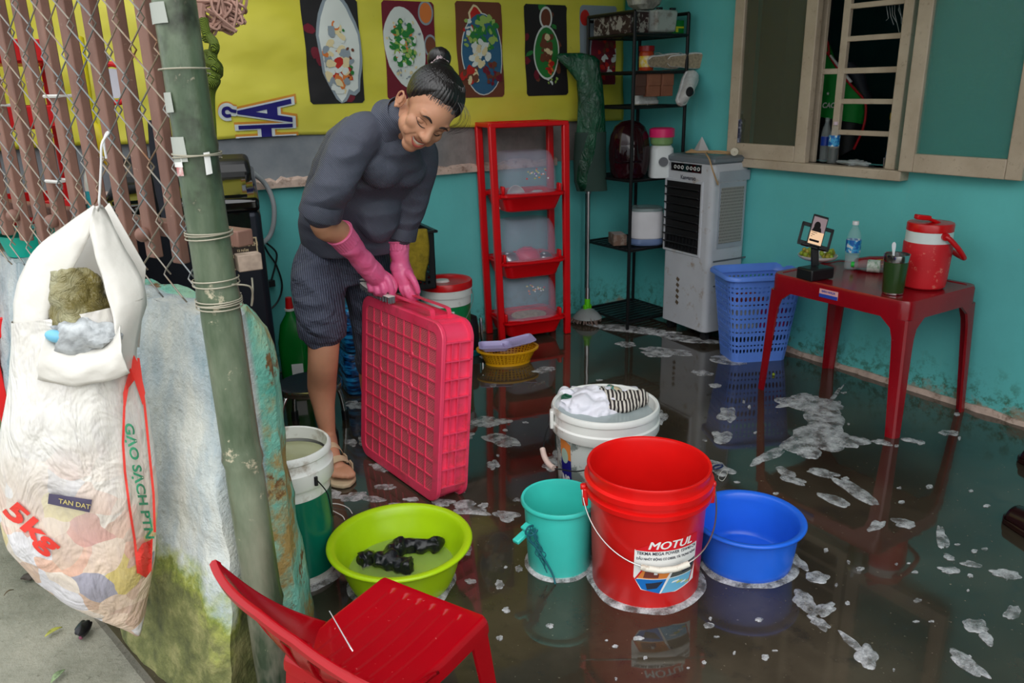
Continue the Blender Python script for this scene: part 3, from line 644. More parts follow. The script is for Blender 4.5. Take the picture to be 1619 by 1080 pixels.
b = MB(); b.tube(catmull([A_(228, 60, 1.95), A_(235, 110, 1.95), A_(243, 160, 1.96), A_(252, 200, 1.97), A_(256, 228, 1.97)], 6), .011, 10); b.tube(catmull([A_(236, 60, 1.95), A_(244, 130, 1.96), A_(254, 190, 1.97), A_(262, 226, 1.97)], 6), .009, 10); tag(b.build('green_rope', ROPE), 'olive green rope ends hanging close behind the brown slats', 'rope')

# ---- things stored behind the fence, seen through the slats
def hb(name, mat, label, cat, fn, **k): b = MB(); fn(b); return tag(b.build(name, mat, **k), label, cat)
YP = plastic('yellow_fabric', (222, 206, 26), .5)
hb('folded_parasol', YP, 'folded yellow parasol hanging point down behind the slats', 'parasol', lambda b: b.tube(catmull([at(122, 60, 2.6), at(132, 130, 2.6), at(142, 190, 2.6), at(165, 235, 2.6), at(190, 285, 2.6)], 6), [.02 + .0 * i for i in range(14)] + [.030, .034, .034, .033, .03, .026, .022, .016, .010, .006, .004][:11], 14))
RDB = plastic('bright_red_plastic', (224, 30, 34), .35)
RS = Vector((.02, 2.9, 0)); t = thing('red_crate_shelf', 'bright red plastic shelf behind the brown slats', 'shelf', RS)
for x in (-.14, .16):
    for y in (-.13, .13): b = MB(); b.beam((x, y, 0), (x, y, 1.42), .03, .03, up=(0, 1, 0)); b.build('post', RDB, t, bevel=.003)
for z in (.62, .95, 1.22, 1.40):
    b = MB(); b.box((.01, 0, z), (.34, .30, .02)); b.box((.01, -.15, z + .025), (.34, .012, .06)); b.box((.01, .15, z + .025), (.34, .012, .06)); b.build('tray', RDB, t, bevel=.003)
hb('black_jacket', M('black_quilted', (36, 40, 50), .7, bump=.5, bs=40), 'dark grey padded jacket hanging behind the slats near the post', 'jacket', lambda b: b.rings([[at(210 + dx + w * math.cos(2 * PI * k / 20), y, 2.15) + _fh * .03 * math.sin(2 * PI * k / 20) for k in range(20)] for y, dx, w in ((150, -2, 6), (200, 0, 9), (260, 12, 12), (320, 26, 13), (350, 32, 8))]))
hb('black_trousers', M('black_cotton', (30, 34, 44), .8, bump=.5, bs=60), 'black trouser legs hanging behind the slats beside the padded jacket', 'trousers', lambda b: b.rings([[at(245 + dx + w * math.cos(2 * PI * k / 20), y, 2.1) + _fh * .03 * math.sin(2 * PI * k / 20) for k in range(20)] for y, dx, w in ((190, 0, 9), (230, 4, 11), (300, 14, 12), (345, 22, 9))]))
t = thing('round_red_gauge', 'round red framed white dial hanging on a hook behind the slats', 'dial', at(180, 132, 2.25), RZ)
b = MB(); b.tube([(math.cos(2 * PI * k / 32) * .045, 0, math.sin(2 * PI * k / 32) * .052) for k in range(32)], .008, 10, closed=True); b.build('red_ring', RDB, t); b = MB(); b.cyl((0, -.003, 0), (0, .006, 0), .040, n=32); b.build('white_dial', M('dial_white', (214, 214, 226), .4), t); b = MB(); b.tube(catmull([(-.03, 0, .05), (-.036, 0, .075), (-.022, 0, .10), (-.008, 0, .075), (-.01, 0, .05)], 5), .005, 8); b.build('hook', GALV, t)
t = thing('spray_bottle', 'white and teal bottle standing behind the slats above the sack', 'bottle', at(157, 345, 2.45), RZ)
b = MB(); b.lathe([(.001, 0), (.024, 0), (.026, .01), (.026, .10), (.022, .13), (.012, .15), (.011, .17), (.001, .17)], 24); b.build('bottle_body', M('milky_plastic', (206, 212, 200), .3), t); b = MB(); b.lathe([(.0265, .02), (.0266, .02), (.0266, .085), (.0265, .085)], 24); b.build('teal_label', plastic('teal_print', (20, 160, 170)), t)
p = at(157, 345, 2.45); b = MB(); b.box((p.x, p.y, p.z - .012), (.20, .12, .02)); tag(b.build('ledge_board', RUSTP), 'small board behind the slats carrying a white and teal bottle', 'board')
hb('blue_cloth', plastic('bright_blue', (20, 120, 190), .5), 'small bright blue cloth scrap hanging high behind the slats', 'cloth', lambda b: b.rings([[at(186 + w * math.cos(2 * PI * k / 12), y, 2.2) + _fh * .012 * math.sin(2 * PI * k / 12) for k in range(12)] for y, w in ((40, 5), (60, 7), (78, 5))]))
hb('red_cloth', plastic('red_cloth', (208, 20, 28), .6), 'red pointed cloth hanging behind the slats next to the green rope', 'cloth', lambda b: b.rings([[at(238 + dx + w * math.cos(2 * PI * k / 12), y, 2.25) + _fh * .012 * math.sin(2 * PI * k / 12) for k in range(12)] for y, dx, w in ((76, -2, 8), (100, 2, 6), (140, 5, 3), (225, 18, 3), (240, 20, 3))]))
hb('teal_tub', plastic('teal_tub_plastic', (10, 170, 150), .35), 'teal plastic tub showing at the foot of the slats', 'tub', lambda b: b.lathe([(.001, .86), (.07, .86), (.085, .915), (.088, .92), (.082, .92), (.068, .868), (.001, .868)], 32, c=(.045, 2.72, 0)))

# ---- rubbish sack hanging on a wire hook
SK = Mat('woven_sack'); g = SK.co; X_, Y_, Z_ = SK.sep(g)
n1 = SK.noise(5, 5, .6, g); n2 = SK.noise(9, 3, .6, g, (1, 1, .7), 1.5); n3 = SK.noise(60, 3, .6, g, (1, 1, .3))
c = SK.ramp(n1, [(.3, (206, 200, 190)), (.7, (238, 236, 230))])
low = SK.step(Z_, .66, .36)                                            # contents showing through the thin weave in the full lower half
v_ = SK.n('ShaderNodeTexVoronoi'); v_.inputs['Scale'].default_value = 17; v_.inputs['Randomness'].default_value = 1; nn = SK.n('ShaderNodeTexNoise'); nn.inputs['Scale'].default_value = 9; SK.L(g, nn.inputs[0]); ad = SK.n('ShaderNodeVectorMath', operation='ADD'); SK.L(g, ad.inputs[0]); sc = SK.n('ShaderNodeVectorMath', operation='SCALE'); sc.inputs['Scale'].default_value = .10; SK.L(nn.outputs['Color'], sc.inputs[0]); SK.L(sc.outputs[0], ad.inputs[1]); SK.L(ad.outputs[0], v_.inputs[0])
hs = SK.ramp(SK.sep(v_.outputs['Color'])[0], [(.0, (236, 206, 180)), (.2, (214, 176, 150)), (.34, (222, 196, 90)), (.42, (226, 224, 232)), (.6, (232, 172, 140)), (.72, (150, 148, 170)), (.8, (238, 222, 206)), (.93, (214, 120, 100))], 'CONSTANT')
c = SK.mix(SK.math('MULTIPLY', low, .78), c, hs); c = SK.mix(SK.math('MULTIPLY', SK.step(n3, .45, .7), .12), c, (150, 140, 170))
SK.col(c); SK.set(Roughness=.42); SK.bump(SK.math('ADD', SK.math('MULTIPLY', n2, .8), SK.math('MULTIPLY', n3, .15)), .8, .03)
SKC = Vector((.020, 1.79, 0)); t = thing('rubbish_sack', 'white woven sack full of rubbish hanging by one corner outside the fence', 'sack', SKC, RZ)
def sk_lat(px, py): q = facing(px, py, SKC); return (q - SKC).dot(_r0), q.z
L0_, D0_ = SKC.dot(_r0), SKC.dot(_fh)
def near(x, y, z): f = (D0_ + y) / D0_; return Vector(((x + L0_) * f - L0_, y, EYE.z + (z - EYE.z) * f))   # the same sight line met nearer
LS = [sk_lat(*p) for p in ((24, 505), (20, 600), (8, 690), (3, 775), (22, 845), (70, 900), (120, 935), (165, 968), (214, 1004))]
RS_ = [sk_lat(*p) for p in ((229, 470), (214, 560), (232, 640), (243, 720), (247, 800), (245, 870), (238, 920), (230, 960), (222, 1004))]
NL = 34
def lerpl(Ls, t_):
    x = t_ * (len(Ls) - 1); i = min(int(x), len(Ls) - 2); f = x - i; return (Ls[i][0] * (1 - f) + Ls[i + 1][0] * f, Ls[i][1] * (1 - f) + Ls[i + 1][1] * f)
RR = []; nk = 56
def sack_ring(s_, infl=1.0):
    a, b_ = lerpl(LS, s_), lerpl(RS_, s_); dep = (.03 + .115 * math.sin(min(1, s_ * 1.25 + .12) * PI) ** .8 if s_ < .95 else .03 * (1 - s_) / .05 + .006) * infl
    dep = max(.006, (.045 * (1 - s_) + .10 * math.sin(PI * min(1, s_ * .95 + .05)) ** .9)) * infl; ring = []
    for k in range(nk):
        an = 2 * PI * k / nk; u = (1 - math.cos(an)) / 2; x = a[0] + (b_[0] - a[0]) * u; z = a[1] + (b_[1] - a[1]) * u; y = -math.sin(an) * dep * (1.0 if math.sin(an) > 0 else .55)
        q = Vector((x, y, z)); w = noise.noise(q * 9) * .010 + noise.noise(Vector((q.x * 24, q.y * 10, q.z * 14))) * .005; q += Vector((0, -w if y < 0 else w, 0)); ring.append(q)
    return ring
RR = [sack_ring(i / NL) for i in range(NL + 1)]
b = MB(); b.rings(RR, cap0=False)
# top opening: front rim sags, cloth pulled up to the hook at the back
hx, hz = sk_lat(158, 322)
front = [(24, 505), (45, 540), (78, 553), (110, 557), (145, 556), (178, 545), (205, 540), (214, 520), (228, 475)]
rim = RR[0]
apex = Vector((hx, .02, hz)); SKM = SK.m
fr = MB(); 
def fan(edge_px, inner_px, yo, yi, nm):
    e = [Vector((*sk_lat(*p), 0)) for p in edge_px]; i_ = [Vector((*sk_lat(*p), 0)) for p in inner_px]
    ee = catmull([near(v.x, yo(k / (len(e) - 1)), v.y) for k, v in enumerate(e)], 6); ii = catmull([near(v.x, yi(k / (len(i_) - 1)), v.y) for k, v in enumerate(i_)], 6); n_ = min(len(ee), len(ii)); rows = []
    for j in range(9): rows.append([ee[k].lerp(ii[k], j / 8) + Vector((0, -.012 * math.sin(j / 8 * PI) - .006 * noise.noise(ee[k] * 25 + Vector((0, 0, j))), 0)) for k in range(n_)])
    fr.rings(rows, closed=False, cap0=False, cap1=False)
# left wing, right wing (cloth falling from the hook), front lip
fan([(150, 324), (110, 352), (60, 390), (30, 440), (20, 500), (22, 560), (30, 600)], [(157, 326), (142, 372), (118, 420), (88, 480), (72, 520), (78, 556), (96, 580)], lambda s: .02 - .05 * s, lambda s: -.0 - .075 * s, 'l')
fan([(160, 324), (178, 355), (202, 400), (226, 445), (230, 480), (218, 530), (212, 590)], [(150, 326), (142, 360), (150, 400), (165, 450), (176, 495), (184, 545), (180, 590)], lambda s: .02 - .03 * s, lambda s: -.005 - .085 * s, 'r')
fan([(74, 522), (90, 546), (120, 556), (150, 553), (176, 540), (190, 515)], [(60, 600), (85, 606), (118, 610), (150, 606), (180, 600), (205, 590)], lambda s: -.080 + .0 * s, lambda s: -.094, 'f')
bk = [Vector((*sk_lat(*p), 0)) for p in ((155, 326), (60, 430), (30, 560), (205, 560), (215, 430))]
fr.add([(v.x, .045, v.y) for v in bk], [(0, 1, 2, 3, 4)])
b.build('sack_body', SKM, t, ang=80); fr.build('sack_mouth', M('sack_mouth_cloth', (226, 222, 214), .5, var=.06, bump=.7, bs=22), t, ang=80, solid=.002)
# printing on the sack, bent to its belly
def on_sack(b, lift=.004):
    def fn(v):
        p = Vector((v.x, 0, v.y))
        for it in range(5):
            s_ = 0.5
            for _ in range(14):
                a, b_ = lerpl(LS, s_), lerpl(RS_, s_); u = (p.x - a[0]) / (b_[0] - a[0]); u = min(max(u, .01), .99); z = a[1] + (b_[1] - a[1]) * u; s_ += (z - p.z) * .9; s_ = min(max(s_, 0), 1)
            an = math.acos(1 - 2 * u); dep = max(.006, (.045 * (1 - s_) + .10 * math.sin(PI * min(1, s_ * .95 + .05)) ** .9)); y = -math.sin(an) * dep; q = Vector((p.x, y, p.z)); w = noise.noise(q * 9) * .010 + noise.noise(Vector((q.x * 24, q.y * 10, q.z * 14))) * .005
            p = near(v.x, y - w, v.y)
        return (p.x, p.y - lift - v.z, p.z)
    return b.warp(fn)
def pxpoly(b, pts, lift=0, mi=0): quad(b, [sk_lat(*p) for p in pts], lift, mi)
b = MB()
for A0, A1 in (((194, 700), (197, 745)), ((197, 745), (204, 800)), ((204, 800), (212, 850)), ((212, 850), (218, 905)), ((218, 565), (228, 640)), ((228, 640), (234, 700)), ((234, 700), (242, 780)), ((242, 780), (244, 840)), ((196, 640), (194, 700))): pxpoly(b, [A0, (A0[0] + 4, A0[1]), (A1[0] + 4, A1[1]), A1])
pxpoly(b, [(213, 560), (221, 575), (231, 620), (227, 640), (214, 600), (205, 612), (197, 660), (196, 620)]); pxpoly(b, [(218, 872), (226, 858), (240, 852), (243, 842), (241, 900), (232, 912), (222, 906)])
def sk_text(s_, p0, p1, size, bold, shear=0):
    a = text_mb(s_, 1, bold); x0, x1 = min(v.x for v in a.v), max(v.x for v in a.v); q0, q1 = Vector(sk_lat(*p0)), Vector(sk_lat(*p1)); d = q1 - q0; k = d.length / (x1 - x0); d.normalize(); n_ = Vector((-d.y, d.x)); o = MB()
    o.add([(q0.x + d.x * (v.x - x0) * k + n_.x * v.y * size, q0.y + d.y * (v.x - x0) * k + n_.y * v.y * size, .0004) for v in a.v], a.f); return o
b2_ = fine(sk_text('5kg', (14, 800), (92, 868), .062, .035), .012); on_sack(b2_); b2_.build('red_lettering', ink('sack_red', (226, 62, 52), .6), t, flat=True); b = fine(b, .012); on_sack(b); b.build('red_print', ink('sack_red', (226, 62, 52), .6), t, flat=True)
b = sk_text('GẠO SẠCH PTN', (204, 668), (238, 850), .026, .03); b = fine(b, .01); on_sack(b); b.build('green_print', ink('sack_green', (60, 150, 110), .6), t, flat=True)
b = MB(); pxpoly(b, [(80, 778), (148, 788), (144, 808), (78, 794)]); b = fine(b, .012); on_sack(b, .006); b.build('packet_print', ink('packet_violet', (84, 78, 104), .5), t, flat=True)
b = sk_text('TAN DAT', (96, 789), (146, 799), .016, .02); on_sack(b, .0078); b.build('packet_lettering', ink('packet_gold', (196, 180, 120), .5), t, flat=True)
# rubbish in the mouth
RUB = Mat('olive_film'); c = RUB.ramp(RUB.noise(12, 4), [(.3, (58, 52, 22)), (.5, (120, 108, 56)), (.7, (170, 166, 130))]); RUB.col(c); RUB.set(Roughness=.15); RUB.bump(RUB.noise(22, 5, .6, None, None, 2), 1, .02)
b = MB(); _n = lambda px, py, w: (lambda v: SKC + _r0 * v.x + _fh * v.y + Vector((0, 0, v.z)))(near(sk_lat(px, py)[0], w, sk_lat(px, py)[1])); q0 = _n(130, 485, -.03); b.ball(q0, (.048, .035, .08), 36, 24); b.warp(lambda v: v + (v - q0) * .35 * noise.fractal(v * 26, 1, 2, 3)); tag(b.build('film_rubbish', RUB.m, ang=80), 'crumpled olive plastic film sticking out of the hanging sack', 'rubbish')
q1 = _n(135, 532, -.065); b = MB(); b.ball(q1, (.06, .03, .035), 30, 18, rot=(0, 0, RZ)); b.warp(lambda v: v + (v - q1) * .4 * noise.fractal(v * 30, 1, 2, 3)); tag(b.build('clear_bag', M('clear_crumpled', (176, 180, 182), .12, var=.3, vs=30, bump=1, bs=40)), 'crumpled clear bag at the lip of the hanging sack', 'rubbish')
q2 = _n(88, 532, -.085); b = MB(); b.ball(q2, (.020, .012, .012), 20, 12, rot=(0, .3, RZ)); tag(b.build('blue_white_wrapper', plastic('pale_blue_wrapper', (120, 190, 220), .4)), 'pale blue wrapper at the sack lip', 'rubbish')
b = MB(); A_ = lambda x, y, w=0: SKC + _r0 * sk_lat(x, y)[0] + Vector((0, 0, sk_lat(x, y)[1])) + _fh * w
b.tube(catmull([A_(160, 252, .02), A_(156, 226, .02), A_(156, 212, .03), A_(163, 212, .02), A_(161, 228, .0), A_(160, 260, 0), A_(158, 300, 0), A_(157, 322, 0), A_(154, 330, .02)], 5), .0022, 6)
tag(b.build('wire_hook', plastic('white_coated_wire', (226, 226, 226), .35)), 'thin white wire hook holding the sack to the mesh', 'hook')
# ---- litter on the ground outside
b = MB(); q = onZ(128, 985, .0); b.ball(q + Vector((0, 0, -.02)), (.030, .018, .016), 20, 12, rot=(0, .2, 1.2)); b.warp(lambda v: v + Vector((1, 1, .6)) * .008 * noise.fractal(v * 50, 1, 2, 3)); tag(b.build('black_rag', M('black_rag', (24, 24, 28), .4)), 'black crumpled rag on the ground below the sack', 'rag')
b = MB(); q = onZ(45, 912, -.03); b.ball(q, (.020, .010, .008), 16, 10, rot=(0, 0, -.3)); b.warp(lambda v: v + Vector((1, 1, .6)) * .006 * noise.fractal(v * 60, 1, 2, 3)); tag(b.build('dark_husk', M('dark_husk', (52, 44, 36), .6)), 'small dark husk lying on the pale outside ground', 'husk')
def leaf(px, py, L_, w, rz, mt, label):
    q = onZ(px, py, -.036); b = MB(); b.grid(lambda u, v: q + Matrix.Rotation(rz, 3, 'Z') @ Vector(((u - .5) * L_, (v - .5) * w * math.sin(PI * (.05 + .9 * u)), .006 * math.sin(u * 3) + .004 * abs(v - .5))), 12, 6); tag(b.build('fallen_leaf', mt, solid=.0008), label, 'leaf')
leaf(85, 1000, .045, .016, .4, M('yellow_green_leaf', (160, 160, 70), .6, var=.3, vs=90), 'yellow green withered leaf beside the black rag')
leaf(92, 1070, .045, .018, .8, M('grey_green_leaf', (130, 150, 110), .6, var=.3, vs=90), 'grey green leaf at the bottom edge of the ground'); leaf(14, 938, .03, .006, .6, M('brown_leaf', (90, 76, 56), .7), 'thin brown leaf sliver near the dark husk')
b = MB(); b.ball(onZ(128, 1008, -.032), .0055, 12, 8); tag(b.build('purple_berry', plastic('purple_berry', (130, 70, 90), .4)), 'tiny purple berry on the ground below the rag', 'berry')
# ================================================================== PINK RED CRATE STANDING ON EDGE, WITH ITS RIBS
CR_ = Mat('pink_red_crate_plastic'); g = CR_.co; c = CR_.ramp(CR_.noise(5, 4), [(.3, (232, 50, 88)), (.7, (246, 76, 112))]); c = CR_.mix(CR_.math('MULTIPLY', CR_.step(CR_.noise(11, 6, .7), .55, .72), .6), c, (150, 76, 62)); CR_.col(c); CR_.set(Roughness=.34); CRM = CR_.m
LT = Mat('dirty_fine_lattice'); bk_ = LT.n('ShaderNodeTexBrick'); bk_.inputs['Scale'].default_value = 1; bk_.offset = .5
for k_, v_ in (('Brick Width', .012), ('Row Height', .006), ('Mortar Size', .0012)): bk_.inputs[k_].default_value = v_
LT.L(LT.co, bk_.inputs[0]); c = LT.mix(bk_.outputs['Fac'], (178, 78, 84), (240, 100, 124)); c = LT.mix(LT.math('MULTIPLY', LT.step(LT.noise(9, 6, .7), .50, .70), .45), c, (132, 92, 62)); LT.col(c); LT.set(Roughness=.5); LT.bump(bk_.outputs['Fac'], .6, .003); LTM = LT.m
K0 = onZ(572, 716, 0); K1 = onZ(690, 801, 0); KU = (K1 - K0).normalized(); KL = (K1 - K0).length + .01; KV = Vector((.095, .0, 1)); KV = (KV - KU * KV.dot(KU)).normalized(); KW = KV.cross(KU).normalized()
if KW.x < 0: KW = -KW
KH, KT = .605, .112
t = thing('plastic_crate', 'pink red ribbed plastic crate held upright on its edge by the scrubbing person', 'crate', K0)
KM = Matrix(((KU.x, KV.x, KW.x, K0.x), (KU.y, KV.y, KW.y, K0.y), (KU.z, KV.z, KW.z, K0.z + .006), (0, 0, 0, 1)))
def krr(inset, w, r=.055, n=8): return [Vector((p.x, p.y, w)) for p in rrect(KL - 2 * inset, KH - 2 * inset, max(.004, r - inset), 0, n, KL / 2, KH / 2)]
b = MB(); b.rings([krr(.034, -.004), krr(.0, -.004), krr(-.0, .012), krr(.034, .008), krr(.034, -.004)], cap0=False, cap1=False); b.xf(KM); b.build('front_rim', CRM, t, world=True, bevel=.003)
b = MB(); b.rings([krr(.010, KT - .012), krr(-.002, KT - .010), krr(-.002, KT), krr(.010, KT)], cap0=False, cap1=False); b.rings([krr(.010, KT), krr(.018, KT), krr(.018, .01), krr(.010, .01), krr(.010, KT)], cap0=False, cap1=False); b.xf(KM); b.build('side_wall', CRM, t, world=True)
b = MB(); b.rings([krr(.030, .0005), krr(.030, .004)]); b.xf(KM); lat = b.build('lattice_panel', LTM, t, flat=True); 
lat.parent = t
for v in lat.data.vertices: v.co = Vector(KM.inverted() @ v.co)
lat.matrix_local = Matrix.Translation(-K0) @ KM
b = MB(); nu, nv = 9, 9
for i in range(1, nu): u = .034 + (KL - .068) * i / nu; b.box((u, KH / 2, .0), (.0042 if i % 2 else .0062, KH - .066, .007))
for j in range(1, nv + 1): v = .034 + (KH - .068) * j / (nv + 1); b.box((KL / 2, v, .0), (KL - .066, .0055 if j % 2 == 0 else .0042, .007))
for (i, j) in ((2, 3), (2, 6), (6, 3), (6, 6), (2, 9), (6, 8)):
    u, v = .034 + (KL - .068) * i / nu, .034 + (KH - .068) * j / (nv + 1); b.tube([(u + .011 * math.cos(2 * PI * k / 16), v + .011 * math.sin(2 * PI * k / 16), -.001) for k in range(16)], .0026, 6, closed=True)
b.xf(KM); b.build('face_ribs', CRM, t, world=True, flat=True)
b = MB()
for j in range(1, 10):
    v = KH * j / 10; 
    for u0 in (-.002, KL - .016): b.box((u0 + .009, v, KT / 2 + .004), (.018, .004, KT - .012))
for i in range(1, 9):
    u = KL * i / 9
    for v0 in (-.002, KH - .016):
        if v0 > 0 and .12 < u < .40: continue
        b.box((u, v0 + .009, KT / 2 + .004), (.004, .018, KT - .012))
for u0 in (.002, KL - .004): b.box((u0, KH / 2, KT * .55), (.010, KH - .12, .004)); b.box((u0, KH / 2, KT * .30), (.010, KH - .12, .003))
b.xf(KM); b.build('side_ribs', CRM, t, world=True, flat=True)
b = MB(); hp = catmull([(.13, KH - .012, .055), (.135, KH + .012, .055), (.16, KH + .020, .055), (.27, KH + .020, .055), (.39, KH + .020, .055), (.415, KH + .012, .055), (.42, KH - .012, .055)], 6)
rr_ = [[p + Vector((0, 0, -.034)), p + Vector((0, .004, -.034)) , p + Vector((0, .004, -.016)), p + Vector((0, 0, -.016))] for p in hp]; b.rings(rr_); rr_ = [[p + Vector((0, 0, .030)), p + Vector((0, .004, .030)), p + Vector((0, .004, .046)), p + Vector((0, 0, .046))] for p in hp]; b.rings(rr_)
b.xf(KM); b.build('carry_handle', CRM, t, world=True, bevel=.002)
def kp(u, v, w): return KM @ Vector((u, v, w))

# ================================================================== SMALL RED CHAIR
CHM = plastic('glossy_red_chair', (168, 2, 18), .18, dirt=(220, 110, 110), da=-.35, ds=90)
SA, SBc, SD = onZ(612, 908, .28), onZ(768, 968, .28), onZ(505, 985, .28)
cx_ = (SBc - SA).normalized(); cy_ = Vector((-cx_.y, cx_.x, 0)); SWd = (SBc - SA).length + .02; SDp = .30
cc = (SA + SBc) / 2 - cy_ * SDp / 2; crz = math.atan2(cx_.y, cx_.x)
t = thing('plastic_chair', 'small glossy red plastic chair with open back, seen from behind', 'chair', (cc.x, cc.y, 0), crz)
hw, hd = SWd / 2, SDp / 2
def seat_pt(u, v): # u -1..1 v -1..1
    x = u * hw * (1 - .06 * max(0, -v)); y = v * hd; z = .278 - .010 * (1 - u * u) * (1 - v * v)
    z += .0035 * (1 if (abs((u * 4.0) % 1 - .5) < .12 and abs(v) < .78 and abs(u) < .85) else 0) * -1
    e = max(abs(u), abs(v)); z -= .014 * max(0, (e - .93) / .07) ** 2
    if v > .9 : z += .010 * (1 - abs(u) * 0) * math.cos(u * PI) * 0
    r = .10; ax_, ay_ = abs(u), abs(v)
    if ax_ > 1 - r and ay_ > 1 - r:
        dx, dy = (ax_ - 1 + r) / r, (ay_ - 1 + r) / r; L_ = max(dx, dy); n_ = math.hypot(dx, dy); k = L_ / n_ if n_ else 1; x = math.copysign((1 - r + dx * k * r), u) * hw; y = math.copysign((1 - r + dy * k * r), v) * hd
    return Vector((x, y, z))
b = MB(); b.grid(lambda u, v: seat_pt(2 * u - 1, 2 * v - 1), 96, 40)
edge = [seat_pt(-1 + 2 * i / 20, -1) for i in range(20)] + [seat_pt(1, -1 + 2 * i / 20) for i in range(20)] + [seat_pt(1 - 2 * i / 20, 1) for i in range(20)] + [seat_pt(-1, 1 - 2 * i / 20) for i in range(20)]
b.rings([edge, [p + Vector((p.x * .012, p.y * .012, -.012)) for p in edge], [Vector((p.x * 1.015, p.y * 1.015, .238)) for p in edge], [Vector((p.x * .985, p.y * .985, .236)) for p in edge], [Vector((p.x * .97, p.y * .97, .262)) for p in edge]], cap0=False, cap1=False)
b.build('seat', CHM, t, ang=40)
for sx in (-1, 1):
    for sy in (-1, 1):
        b = MB(); RR = []
        for k in range(9):
            s_ = k / 8; cx0 = sx * (hw * (.90 + .14 * s_)); cy0 = sy * (hd * (.88 + .16 * s_)); wv_ = .045 - .016 * s_; z = .262 - .262 * s_
            RR.append([Vector((cx0 - sx * wv_, cy0 + sy * .012, z)), Vector((cx0 + sx * .006, cy0 + sy * .012, z)), Vector((cx0 + sx * .012, cy0 + sy * .006, z)), Vector((cx0 + sx * .012, cy0 - sy * wv_, z)), Vector((cx0 + sx * .006, cy0 - sy * wv_, z)), Vector((cx0 + sx * .004, cy0 + sy * .004, z)), Vector((cx0 - sx * wv_, cy0 + sy * .006, z))])
        b.rings(RR); b.build('leg', CHM, t, ang=30)
# backrest: curved shell wrapping the rear of the seat, open slots
def back_pt(u, v):   # u -1..1 round the back, v 0 bottom 1 top
    a = u * 1.1; q = (1 - math.cos(a)) / (1 - math.cos(1.1))
    x = hw * math.sin(a) / math.sin(1.1) * (1 + .74 * v ** 1.3) + .05 * v; y = (-hd * .98 + .125 * q) * (1 - v) + (-.262 + .042 * q) * v - .02 * math.sin(v * PI)
    ztop = .212 + .026 * abs(u) ** 2 - .055 * max(0, u + .3) * .8
    y -= .035 * max(0, u) * v
    return Vector((x, y, .262 + ztop * v))
b = MB(); NU, NV = 96, 20; g_ = [[back_pt(-1 + 2 * i / NU, j / NV) for i in range(NU + 1)] for j in range(NV + 1)]
vs = [p for r in g_ for p in r]; fs = []
for j in range(NV):
    for i in range(NU):
        u = -1 + 2 * (i + .5) / NU; v = (j + .5) / NV
        if .12 < v < .78 and abs(u) < .78 and ((i % 12) in (4, 5, 6, 7)): continue
        fs.append((j * (NU + 1) + i, j * (NU + 1) + i + 1, (j + 1) * (NU + 1) + i + 1, (j + 1) * (NU + 1) + i))
b.add(vs, fs); bkr = b.build('backrest', CHM, t, solid=.006)
b = MB(); RR = []
for i in range(0, 81):
    u = -1 + 2 * i / 80; p = back_pt(u, 1); q = back_pt(u, .90); up = (p - q).normalized(); tg = (back_pt(min(1, u + .02), 1) - back_pt(max(-1, u - .02), 1)).normalized(); out = tg.cross(up).normalized()
    if out.y > 0 and abs(u) < .5: out = -out
    RR.append([p + out * x + up * y for x, y in ((-.005, -.008), (-.003, .003), (.003, .006), (.011, .003), (.013, -.007), (.011, -.008), (.008, .0), (.003, .0))])
b.rings(RR); b.build('top_rim', CHM, t, ang=50)
# white cable tie round the rim
tp = onZ(522, 968, .295); tq = onZ(556, 1027, .50)
b = MB(); b.beam(tp, tq, .0065, .0016, up=_fw); tag(b.build('white_strap', plastic('white_nylon', (236, 236, 240), .35), ang=30), 'thin white nylon strap lying over the red chair back', 'strap')
# ================================================================== ALONG THE BACK WALL
BLACKP = plastic('black_plastic', (26, 27, 30), .35); BLACKM = M('black_painted_steel', (20, 21, 23), .4, .3)
CHROME = M('chrome', (200, 200, 200), .18, 1)
# ---- yellow banner
def ban(x, z): # gentle folds of the hanging sheet
    return YB - .034 - .006 * math.sin(z * 9 + x * 1.2) - .004 * math.sin(z * 23 + x * 4) - .005 * noise.noise(Vector((x * 2.5, z * 5, 1))) - .003 * noise.noise(Vector((x * 9, z * 14, 4)))
m = Mat('yellow_banner'); g = m.geo(); n1 = m.noise(2, 4, .5, g, (1, 1, 2)); c = m.ramp(n1, [(.3, (208, 200, 58)), (.7, (226, 218, 88))]); c = m.mix(m.step(m.noise(40, 4, .7, g), .68, .78), c, (140, 130, 50))
m.col(c); m.set(Roughness=.38); m.bump(m.noise(3.5, 2, .4, g, (1, 1, 2)), .35, .03)
BX0, BX1, BZ0, BZ1 = -.75, 3.06, 1.108, 2.3
t = thing('food_banner', 'yellow printed banner with food pictures hung on the back wall', 'banner', (1.0, YB, 1.108))
b = MB(); b.grid(lambda u, v: (BX0 + (BX1 - BX0) * u, ban(BX0 + (BX1 - BX0) * u, BZ0 + (BZ1 - BZ0) * v), BZ0 + (BZ1 - BZ0) * v + .004 * math.sin(u * 30)), 180, 70)
b.build('banner_sheet', m.m, t, world=True, solid=.001)
def onban(b, lift0=0):
    return b.warp(lambda v: (v.x, ban(v.x, v.y) - .0036 - v.z * 1.6, v.y))
def ell(b, cx, cz, rx, rz, lift, mi, rot=0, wob=.0, n=28, seed=0):
    pts = []
    for k in range(n):
        a = 2 * PI * k / n; s_ = 1 + wob * noise.noise(Vector((math.cos(a) * 2 + seed, math.sin(a) * 2, seed)))
        x, y = rx * math.cos(a) * s_, rz * math.sin(a) * s_; pts.append((cx + x * math.cos(rot) - y * math.sin(rot), cz + x * math.sin(rot) + y * math.cos(rot)))
    quad(b, pts, lift, mi)
